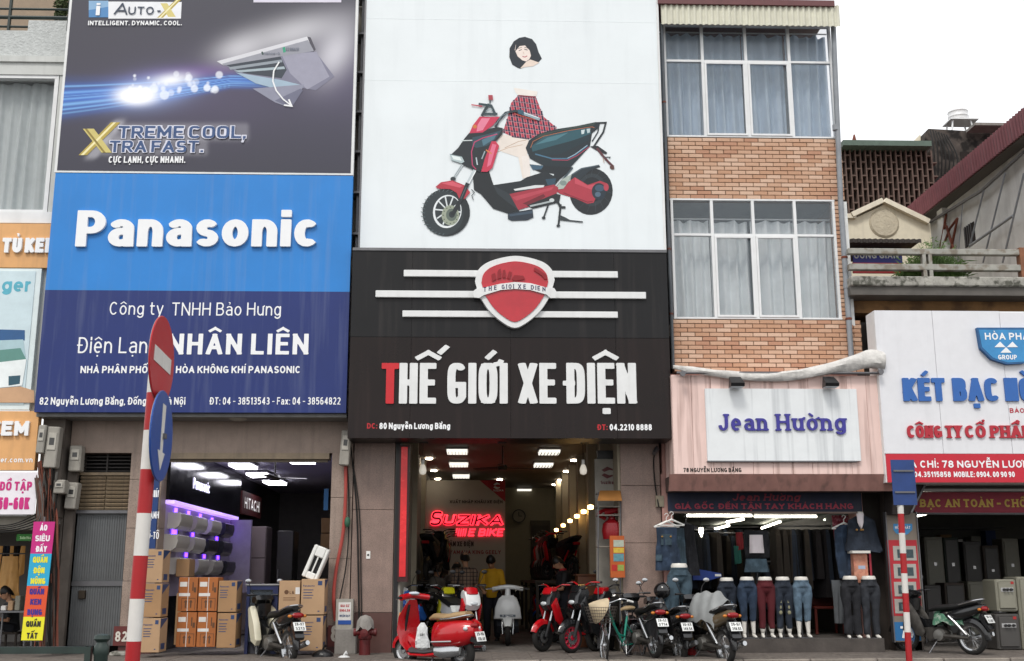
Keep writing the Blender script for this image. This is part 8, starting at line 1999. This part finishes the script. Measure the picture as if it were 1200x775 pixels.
# ================================================================= people
skin = mat('skin', C('#b98a6c', .85), rough=.55, var=.06); hairm = mat('hair_black', C('#14110f'), rough=.5, var=.3)
def person(label, loc, rz, shirt, pants, lean=.2, head=.5, hands=None, sit=False, plaid=None, collar=None, H=1.68, walk=.0):
    t = thing('person', label, 'person'); k = H/1.68; b = MB(); sh = MB(); pa = MB()
    hipz = .90 if not sit else .42; ca, sa = math.cos(lean), math.sin(lean)
    S = lambda u, y, w=0: (u*sa+w*ca, y, hipz+u*ca-w*sa)       # along the spine u, forward w
    # legs
    feet = []
    for s in (-1, 1):
        if not sit:
            f = s*walk; pts = [(0, s*.09, hipz), (.03+f*.5, s*.10, .48), (f, s*.10, .09)]
        else: pts = [(0, s*.1, hipz), (.38, s*.16, hipz+.1), (.30, s*.16, .1)]
        b.tube(pts, [.08, .055, .038], 10); pa.tube([pts[0], pts[1], (pts[2][0], pts[2][1], .08)], [.105, .078, .065], 12)
        fx, fy = pts[2][0], pts[2][1]; o_ = MB().loft([(fx-.08, .04, .035, .035), (fx, .045, .042, .045), (fx+.1, .035, .045, .032), (fx+.17, .025, .03, .02)], 12, xf=Matrix.Translation((0, fy, 0))); feet.append(o_)
    pa.ball((0, 0, hipz+.02), (.13, .17, .13), 14, 9)
    b.tube([S(0, 0), S(.2, 0), S(.42, 0), S(.5, 0)], [.11, .11, .13, .06], 14); sh.tube([S(-.06, 0), S(.12, 0), S(.3, 0), S(.43, 0), S(.5, 0)], [.15, .145, .155, .15, .075], 16)
    for s in (-1, 1): sh.ball(S(.42, s*.15), (.085, .085, .075), 10, 7); b.ball(S(.42, s*.15), (.06, .06, .06), 10, 7)
    neck = Vector(S(.5, 0)); hd = lean+head; hc = neck+Vector((math.sin(hd)*.17, 0, math.cos(hd)*.17)); b.tube([S(.44, 0), tuple(neck), tuple(neck.lerp(hc, .6))], [.07, .055, .055], 12)
    xf = Matrix.Translation(hc)@Matrix.Scale(1.1, 4)@Matrix.Rotation(hd, 4, 'Y')
    b.ball((0, 0, .02), (.093, .077, .112), 16, 12, xf); b.ball((.022, 0, -.045), (.066, .058, .062), 12, 9, xf); b.tube([(.085, 0, .02), (.108, 0, -.018), (.09, 0, -.03)], [.012, .017, .01], 8, xf=xf)
    b.tube([(.083, -.022, -.055), (.09, 0, -.055), (.083, .022, -.055)], .009, 6, xf=xf); 
    for s in (-1, 1): b.ball((0, s*.078, .0), (.018, .012, .03), 8, 6, xf)
    hands = hands or [(.25, .28, .85), (.25, -.28, .85)]
    for s, hp in zip((1, -1), hands):
        shd = Vector(S(.42, s*.17)); hp = Vector(hp); mid = (shd+hp)/2; L = (hp-shd).length; bend = math.sqrt(max(.0004, .29**2-(L/2)**2)) if L < .58 else .02
        el_ = mid+Vector((-.55, s*.45, -.7)).normalized()*bend; b.tube([tuple(shd), tuple(el_), tuple(hp)], [.052, .042, .026], 10); sh.tube([tuple(shd), tuple(shd.lerp(el_, .85))], [.075, .062], 12)
        d = (hp-el_).normalized(); side = d.cross(Vector((0, 0, 1))).normalized()*s; nrm = side.cross(d)*s
        pc = hp+d*.045; b.ball(tuple(pc), (.036, .036, .022), 10, 7); b.tube([tuple(hp), tuple(hp+d*.08)], [.026, .036], 8)
        for i in range(4):
            r0 = hp+d*.075+side*(.026-.0175*i); ln = (.06, .07, .066, .052)[i]; b.tube([tuple(r0), tuple(r0+d*ln*.5-Vector((0, 0, .008))), tuple(r0+d*ln*.85-Vector((0, 0, .03)))], [.0105, .010, .009], 6)
        th = hp+d*.03+side*.03; b.tube([tuple(th), tuple(th+d*.03+side*.025), tuple(th+d*.06+side*.022-Vector((0, 0, .012)))], [.013, .012, .01], 6)
    bo = remesh(b, 'body', skin, t, .0095, 2); remesh(sh, 'shirt', shirt, t, .016, 3); remesh(pa, 'trousers', pants, t, .016, 3)
    for f in feet: f.build('shoe', blackm, t, smooth=True)
    hr = MB(); rg = []
    for i in range(9):
        a = math.pi*.5*i/8; z = .108*math.sin(a); r_ = math.cos(a); rg.append([(-.006+.104*r_*math.cos(2*math.pi*j/20)+(.0 if math.cos(2*math.pi*j/20) < .5 else -.004), .088*r_*math.sin(2*math.pi*j/20), .03+z-(.125*max(0, -math.cos(2*math.pi*j/20))+.02*abs(math.sin(2*math.pi*j/20)))*(1-math.sin(a))+.004*math.sin(j*4.1)) for j in range(20)])
    hr.rings(rg, xf=xf); hr.build('hair', hairm, t, smooth=True, ang=80)
    for s in (-1, 1): MB().ball((.083, s*.032, .015), (.009, .015, .008), 8, 6, xf).build('eye', mat('eye_dark', C('#1c1614')), t)
    if collar: MB().lathe([(.062, -.02), (.075, -.02), (.07, .035), (.06, .035)], 16, c=S(.5, 0), closed=True).build('collar', collar, t, smooth=True)
    t.location = loc; t.rotation_euler = (0, 0, rz); t.scale = (k, k, k); return t
plm = mat('plaid_shirt', C('#8c7462', .8), rough=.85, var=.05)
nt_ = plm.node_tree; pb_ = nt_.nodes['Principled BSDF']; tc_ = nt_.nodes.new('ShaderNodeTexCoord'); src = pb_.inputs['Base Color'].links[0].from_socket
for ax_, rot_ in (('Y', 0), ('Z', 0)):
    sp2 = nt_.nodes.new('ShaderNodeSeparateXYZ'); nt_.links.new(tc_.outputs['Object'], sp2.inputs[0]); mm_ = nt_.nodes.new('ShaderNodeMath'); mm_.operation = 'MULTIPLY'; mm_.inputs[1].default_value = 14; nt_.links.new(sp2.outputs[ax_], mm_.inputs[0])
    fr2_ = nt_.nodes.new('ShaderNodeMath'); fr2_.operation = 'FRACT'; nt_.links.new(mm_.outputs[0], fr2_.inputs[0]); gt = nt_.nodes.new('ShaderNodeMath'); gt.operation = 'LESS_THAN'; gt.inputs[1].default_value = .2; nt_.links.new(fr2_.outputs[0], gt.inputs[0])
    if 0: g2 = nt_.nodes.new('ShaderNodeMath'); g2.operation = 'MULTIPLY'; g2.inputs[1].default_value = 0; nt_.links.new(gt.outputs[0], g2.inputs[0]); gt = g2
    mx2 = nt_.nodes.new('ShaderNodeMixRGB'); mx2.inputs[2].default_value = (*C('#2c2628'), 1); nt_.links.new(gt.outputs[0], mx2.inputs[0]); nt_.links.new(src, mx2.inputs[1]); src = mx2.outputs[0]
nt_.links.new(src, pb_.inputs['Base Color'])
def feet_at(px, py, Y): c = U(px, py, Y); return (c.x, Y, .1)
dpn = mat('dark_trousers_cloth', C('#1c1e26'), rough=.85, var=.15)
person('man in a yellow short-sleeved shirt bending his head over the bikes', feet_at(577, 700, 3.6), R(-100), mat('shirt_yellow', C('#c8981c', .95), rough=.85, var=.08), dpn, .16, .55, [(.36, .14, .98), (.4, -.12, .96)], H=1.66)
person('man in a brown plaid shirt seen from behind beside the yellow shirt', feet_at(546, 700, 3.1), R(100), plm, dpn, .12, .35, [(.4, .16, 1.0), (.4, -.1, 1.02)], H=1.68)
person('person in a grey shirt crouching at the left of the bike shop', feet_at(507, 700, 3.8), R(75), mat('shirt_grey', C('#6d675f', .85), rough=.85, var=.1), dpn, .45, .3, [(.5, .2, .8), (.5, -.15, .8)], H=1.5)
person('person in a pale brown shirt between the grey and plaid shirts', feet_at(528, 700, 4.7), R(60), mat('shirt_tan', C('#84746a', .85), rough=.85, var=.1), dpn, .3, .3, [(.45, .2, .9), (.45, -.15, .9)], H=1.55)
person('man in a black jacket with red collar looking down inside the bike shop', feet_at(663, 700, 2.6), R(188), mat('jacket_black', C('#18181c'), rough=.7, var=.2), dpn, .1, .5, [(.38, .14, 1.0), (.36, -.15, .98)], collar=mat('collar_red', C('#9c1a24'), rough=.8), H=1.6)
person('person in dark clothes sitting inside the leftmost shop', feet_at(17, 700, 1.0), R(-150), mat('shirt_dark_grey', C('#2c2f33'), rough=.85, var=.2), dpn, .15, .3, [(.4, .15, .6), (.4, -.15, .6)], sit=True, H=1.5)
st2 = thing('low_stool', 'low dark stool under the sitting person in the leftmost shop', 'stool', feet_at(17, 700, 1.0)); c = feet_at(17, 700, 1.0); MB().bbox(c[0]-.16, c[0]+.16, .84, 1.16, .38, .42, .01).build('seat', shm, st2)
for sx in (-.13, .13):
    for sy in (.88, 1.12): MB().box(c[0]+sx-.015, c[0]+sx+.015, sy-.015, sy+.015, .1, .379).build('leg', shm, st2)
# ================================================================= street furniture and wall fittings
stw = mat('stripe_white', C('#d8d5d0', .92), rough=.5, var=.08, streak=.25); strd = mat('stripe_red', C('#a81c22', .92), rough=.45, var=.1, streak=.15)
def striped(Y, p_top, p_bot, r, bounds, label, first='w'):
    a, b = U(*p_top, Y), U(*p_bot, Y); t = thing('striped_pole', label, 'sign pole', (b.x, Y, 0)); d = (a-b)
    def at(py): k = (p_bot[1]-py)/(p_bot[1]-p_top[1]); return b+d*k
    cur = first
    for y0, y1 in zip(bounds[:-1], bounds[1:]):
        MB().cyl(at(y0), at(y1), r, None, 18).build('white_band' if cur == 'w' else 'red_band', stw if cur == 'w' else strd, t, smooth=True); cur = 'r' if cur == 'w' else 'w'
    return t, at
YPole = -10.4
t, at = striped(YPole, (182, 440), (153, 800), .053, [985, 930, 870, 800, 754, 706, 656.5, 607, 555, 508, 462, 440], 'red and white striped pole carrying the no-entry and arrow signs', 'w')
MB().lathe([(0, .02), (.05, .02), (.053, 0)], 18, c=tuple(at(440))).build('cap', strd, t)
ne = thing('no_entry_sign', 'round red no-entry sign with white bar, turned sideways on the striped pole', 'road sign', U(190, 422, YPole))
c = U(189.5, 422, YPole-.04); ang = R(90)
def disc(par, c, r, m, bm, ang, tilt=0):
    xf = Matrix.Translation(c)@Matrix.Rotation(ang, 4, 'Z')@Matrix.Rotation(tilt, 4, 'Y')
    MB().lathe([(0, -.006), (r, -.006), (r+.004, 0), (r, .006), (0, .006)], 40, axis='y', xf=xf).build('disc', m, par); MB().lathe([(0, .0065), (r, .0065), (r, .009), (0, .009)], 40, axis='y', xf=xf).build('back', bm, par); return xf
rg_ = mat('sign_red_paint', C('#b01c26', .95), rough=.35, var=.05); sbl = mat('sign_blue_paint', C('#1f4a96', .95), rough=.35, var=.06); bk = mat('sign_back', C('#7d8488'), metal=.4, rough=.5)
xf = disc(ne, c, .335, rg_, bk, ang, R(4)); MB().box(-.235, .235, -.010, -.0065, -.06, .06, xf).build('white_bar', stw, ne); MB().tube([tuple(U(182, 470, YPole)), tuple(U(184, 385, YPole))], .025).build('rear_bracket', greyst, ne)
ar = thing('arrow_sign', 'round blue sign with a white downward arrow below the no-entry sign', 'road sign', U(188, 510, YPole)); c = U(189, 511, YPole-.05)
xf = disc(ar, c, .34, sbl, bk, R(92), R(9)); mb = MB(); mb.prism([(-.035, -.12), (.035, -.12), (.05, .24), (-.05, .24)], -.010, -.0065, xf@Matrix.Rotation(R(-6), 4, 'Y')); mb.prism([(0, -.26), (.11, -.12), (-.11, -.12)], -.010, -.0065, xf@Matrix.Rotation(R(-6), 4, 'Y')); mb.build('arrow', stw, ar)
MB().box(c.x-.02, c.x+.03, c.y-.0, YPole, c.z-.02, c.z+.02).build('bracket', greyst, ar)
t, at = striped(-2.45, (1053, 556), (1065.5, 774), .045, [776, 742, 719, 697, 674, 650.5, 626.5, 603.5, 580, 557], 'slim red and white striped pole in front of the safe shop', 'r')
MB().cyl(at(790), at(776), .045).build('base', strd, t)
bs = thing('road_sign_back', 'dark blue rectangular road sign on the slim striped pole', 'road sign', U(1058, 563, -2.5)); wbox(1047.5, 539, 1071, 592, -2.5, .012, 'plate', mat('sign_dark_blue', C('#24407a', .9), rough=.45, var=.15, streak=.3), bs)
MB().box(X(1047.5, 565, -2.5), X(1071, 565, -2.5), -2.52, -2.501, Z(1060, 578, -2.5), Z(1060, 576, -2.5)).build('bracket', greyst, bs); MB().box(X(1047.5, 565, -2.5), X(1071, 565, -2.5), -2.52, -2.501, Z(1060, 553, -2.5), Z(1060, 551, -2.5)).build('bracket', greyst, bs)
# green railing near the camera
YR_ = -11.0; rg2 = mat('railing_green', C('#26332f'), rough=.45, var=.25); rl_ = thing('street_railing', 'dark green steel railing with ring ornaments at the left of the street', 'railing', U(60, 757, YR_))
z0_, z1_ = 0, Z(60, 758, YR_)
for (za, zb) in ((z1_-.045, z1_), (z1_-.16, z1_-.13), (.12, .15)): MB().box(X(-40, 760, YR_), X(104, 760, YR_)+.0, YR_-.02, YR_+.02, za, zb).build('rail', rg2, rl_)
for px_ in (104, -36): MB().box(X(px_, 760, YR_)-.02, X(px_, 760, YR_)+.02, YR_-.021, YR_+.021, 0, z1_).build('post', rg2, rl_)
for k in range(9):
    x = X(-30+k*15.5, 760, YR_); MB().lathe([(.052, -.012), (.062, -.012), (.062, .012), (.052, .012)], 20, c=(x, YR_, z1_-.22), axis='y', closed=True).build('ring', rg2, rl_); MB().cyl((x, YR_, .15), (x, YR_, z1_-.283), .01).build('bar', rg2, rl_)
bo = thing('street_bollard', 'dark green round post with ball cap beside the railing end', 'bollard', U(119, 757, YR_)); x = X(119, 760, YR_)
MB().lathe([(.045, 0), (.045, z1_-.06), (.05, z1_-.05), (.05, z1_-.0), (.036, z1_+.02), (.036, z1_+.03), (.055, z1_+.05), (.05, z1_+.075), (0, z1_+.085)], 18, c=(x, YR_, 0)).build('post', rg2, bo, smooth=True)
# meter boxes and cables
mbm = mat('meter_box_grey', C('#a39f96', .85), rough=.6, var=.12, streak=.45)
def meter(px0, py0, px1, py1, Y, label, tilt=0):
    a, b = U(px0, py1, Y), U(px1, py0, Y); x0, x1 = X(px0, (py0+py1)/2, Y), X(px1, (py0+py1)/2, Y); t = thing('meter_box', label, 'meter box', (x0, Y, a.z), 'electricity meter boxes'); c = ((x0+x1)/2, Y, (a.z+b.z)/2)
    xf = Matrix.Translation(c)@Matrix.Rotation(tilt, 4, 'Y'); w, h = (x1-x0)/2, (b.z-a.z)/2
    MB().bbox(-w, w, -.1, .1, -h, h, .015, xf).build('box', mbm, t); MB().bbox(-w*.7, w*.7, -.115, -.101, -h*.15, h*.7, .008, xf).build('cover', mat('meter_cover', C('#b8b4aa', .85), rough=.4), t); MB().box(-w*.4, w*.4, -.118, -.1155, h*.1, h*.45, xf).build('window', mat('meter_window', C('#3c3c3c'), rough=.15), t)
meter(46, 499, 55, 532, -.5, 'tall pale meter box beside the orange KEM signboard', .05); meter(55.5, 501, 70, 549, -.45, 'largest grey meter box left of the granite shop front', .04)
meter(83, 523, 97, 553, -.1, 'meter box beside the dark vent grille'); meter(65, 563, 78, 579, -.35, 'small flat meter box above the cable bundle'); meter(79, 566, 92, 597, -.12, 'meter box beside the tan louvre', .06)
meter(399.5, 505, 411, 546, -.2, 'tall beige meter box high on the pier beside the granite pillar', .06)
cb = thing('cable_bundle', 'bundle of brown and black cables running down the grimy pier', 'cables', U(62, 650, -.45)); rnd = random.Random(9); ccs = [mat('cable_brown', C('#5c3a2e')), blackmat, mat('cable_grey', C('#5c5a56')), mat('cable_rust', C('#7c4434'))]
for k in range(22):
    x = 54+rnd.uniform(-5, 12); P_ = [U(x+rnd.uniform(-8, 6), 535+rnd.uniform(0, 45), -.42+rnd.uniform(-.1, .05))]
    for yy in (600, 640, 680, 720, 758): x += rnd.uniform(-2.5, 2.0)+(.7 if k % 3 else -.6); P_.append(U(min(76, x), yy, -.4+rnd.uniform(-.08, .06)))
    MB().curve(P_, rnd.choice([.008, .012, .02]), 6, 4).build('cable', ccs[k % 4], cb, smooth=True)
cl = thing('cable_coil', 'tangled coil of grey cables hanging beside the white banner', 'cables', U(48, 585, -.7))
for k in range(9):
    P_ = [U(44+rnd.uniform(-2, 3), 556+rnd.uniform(0, 8), -.68), U(50+rnd.uniform(-4, 3), 585, -.72), U(49+rnd.uniform(-5, 5), 606+rnd.uniform(-8, 14), -.7), U(45+rnd.uniform(-2, 2), 590, -.68), U(42+rnd.uniform(-2, 3), 560, -.7)]; MB().curve(P_, .008, 5, 5).build('cable', ccs[(k % 2)*2], cl)
oc = thing('overhead_cables', 'sagging black cables strung below the white and magenta banner', 'cables', U(10, 612, -.5))
for k in range(5): MB().curve([U(-60, 606+k*3, -.5), U(5, 616+k*2, -.55), U(50, 600+k*4, -.45)], .01, 5, 6).build('cable', blackmat, oc)
rc_ = thing('red_cable', 'thick red cable conduit running down the granite pier', 'cable', U(398, 620, -.12)); redc = mat('cable_red', C('#a8453c', .9), rough=.5, var=.1)
MB().curve([U(405, 545, -.12), U(405, 580, -.12), U(402, 625, -.1), U(394, 668, -.1), U(391, 700, -.1), U(393, 728, -.1)], .028, 8, 6).build('conduit', redc, rc_, smooth=True); MB().curve([U(407, 540, -.1), U(409, 600, -.08), U(406, 660, -.08), U(394, 722, -.12)], .012, 6, 5).build('black_cable', blackmat, rc_)
MB().ball(U(407, 612, -.12), (.05, .05, .09), 10, 7).build('green_wrap', mat('green_tape', C('#2f5a44'), rough=.6), rc_, smooth=True)
for (px_, w_) in ((418, .014), (421, .01)): MB().curve([U(410+w_*100, 524, -.06), U(px_, 600, -.05), U(px_+2, 680, -.05), U(px_+3, 744, -.06)], w_, 6, 5).build('black_cable', blackmat, rc_)
nb = thing('notice_box', 'white notice with red and blue print on the grey fuse box by the pier', 'notice', U(404, 718, -.2)); wbox(393, 702, 414, 737, -.2, .15, 'box', mbm, nb); pn = wbox(396, 706, 411.5, 732, -.204, .003, 'paper', labm, nb)
write('GIA SƯ', 399, 409, 711.5, 3, -.208, mat('ink_red', ''), nb, T=.2); write('0904.58', 398, 410, 717, 3, -.208, mat('ink_red', ''), nb, T=.2); write('NHẬN DẠY', 398, 410, 723, 2.5, -.208, inkb, nb, T=.2); wbox(396, 727, 411.5, 732, -.207, .002, 'blue_strip', sbl, nb)
MB().bbox(X(392, 750, -.25), X(417, 750, -.25), -.25, -.0, .1, Z(404, 737, -.25), .012).build('concrete_plinth', concrete, nb)
sc_ = wbox(429, 646, 434, 655, -.03, .009, 'socket_plate', pwh, None, label='small white socket plate on the granite pillar', cat='socket'); MB().lathe([(0, -.003), (.018, -.003), (.018, 0)], 12, c=tuple(U(431.5, 650.5, -.031)), axis='y').build('socket', blackm, sc_)
oj_ = wbox(769, 581, 778, 594, -.1, .07, 'junction_box', mat('old_box', C('#8f8674', .8), var=.2, streak=.4), None, label='tilted beige junction box on the side of the right granite pier', cat='junction box'); MB().curve([U(772, 594, -.12), U(768, 570, -.05), U(766, 540, -.04), U(770, 523, -.02)], .012, 6).build('cable', blackmat, oj_)
MB().tube([U(766, 532, -.15), U(770, 526, -.08)], [.035, .045], 10).build('lamp_head', greyst, oj_)
# hydrant with cloth
hy = thing('fire_hydrant', 'dark red fire hydrant with a grey cloth over its top by the granite pillar', 'hydrant', (0, 0, 0)); hr_ = mat('hydrant_red', C('#5f1619', .85), rough=.55, var=.2, streak=.3); p = G(427, 776, 0)
MB().lathe([(.15, 0), (.15, .03), (.1, .05), (.095, .38), (.12, .4), (.12, .44), (.1, .46), (.1, .56), (.12, .6), (.07, .68), (0, .7)], 20).build('barrel', hr_, hy, smooth=True)
for (a_, l) in ((0, .2), (180, .2), (-90, .2)): xf = Matrix.Translation((0, 0, .5))@Matrix.Rotation(R(a_), 4, 'Z'); MB().lathe([(.05, .08), (.055, .15), (.068, .16), (.068, l), (0, l+.01)], 14, axis='x', xf=xf).build('outlet', hr_, hy, smooth=True)
q = MB(); rg = []
for i, (r_, z) in enumerate(((.15, .56), (.14, .62), (.125, .7), (.08, .77), (.01, .8))): rg.append([(r_*(1+.16*math.sin(j*1.9+i*.5))*math.cos(2*math.pi*j/20), r_*(1+.14*math.cos(j*2.3+i))*math.sin(2*math.pi*j/20), z-(.05*math.sin(j*1.3) if i == 0 else 0)) for j in range(20)])
q.rings(rg).build('cloth', mat('old_grey_cloth', C('#8f8b86', .85), rough=.9, var=.15), hy, smooth=True); hy.location = (p.x, p.y, 0); hy.scale = (.9, .9, .9)
# rubbish bags at the kerb
for (px_, py_, s_, m_, l) in ((378, 778, .17, mat('bag_black', C('#141416'), rough=.3, var=.2, bump=1, bscale=10), 'black rubbish bag on the ground by the pier'), (403, 779, .11, MATS['plastic_white'], 'small pale rubbish bag right of the black one')):
    p = G(px_, py_, 0); t = thing('rubbish_bag', l, 'rubbish bag', (p.x, p.y, 0)); q = MB(); rg = []
    for i in range(1, 9):
        a = math.pi*i/9; rg.append([(s_*math.sin(a)*math.cos(2*math.pi*j/18)*(1+.16*mnoise.noise(Vector((j*.8, i*.9, px_)))), s_*.8*math.sin(a)*math.sin(2*math.pi*j/18)*(1+.2*mnoise.noise(Vector((j*.7, i*1.1, 3)))), s_*.8*(1-math.cos(a))*.8) for j in range(18)])
    q.rings(rg); q.tube([(0, 0, s_*1.2), (.01, 0, s_*1.45), (.04, .01, s_*1.6)], [.02, .015, .035], 8); q.v = [(a+p.x, b+p.y, c_) for a, b, c_ in q.v]; q.build('bag', m_, t, smooth=True)
ltr = thing('litter', 'scraps of paper lying along the kerb edge before the shops', 'litter', (-3, -2, 0)); ltr['kind'] = 'stuff'
q = MB()
for k in range(26):
    p = G(rnd.uniform(150, 1150), 772+rnd.uniform(0, 4), 0.0); a = rnd.uniform(0, 3); s_ = rnd.uniform(.015, .04); q.box(-s_, s_, -s_*.6, s_*.6, .004, .012, Matrix.Translation((p.x, max(-3.9, min(-1.95, p.y)), 0))@Matrix.Rotation(a, 4, 'Z'))
del ltr['category']; q.build('litter_scraps', labm, ltr)
sl_ = thing('door_sill_stone', 'pale stone block on the ground by number 82 plate', 'stone', U(140, 765, -.4)); p = U(140, 764, -.4); MB().bbox(p.x-.13, p.x+.13, -.5, -.2, .1, .17, .02).build('stone', slabm, sl_)
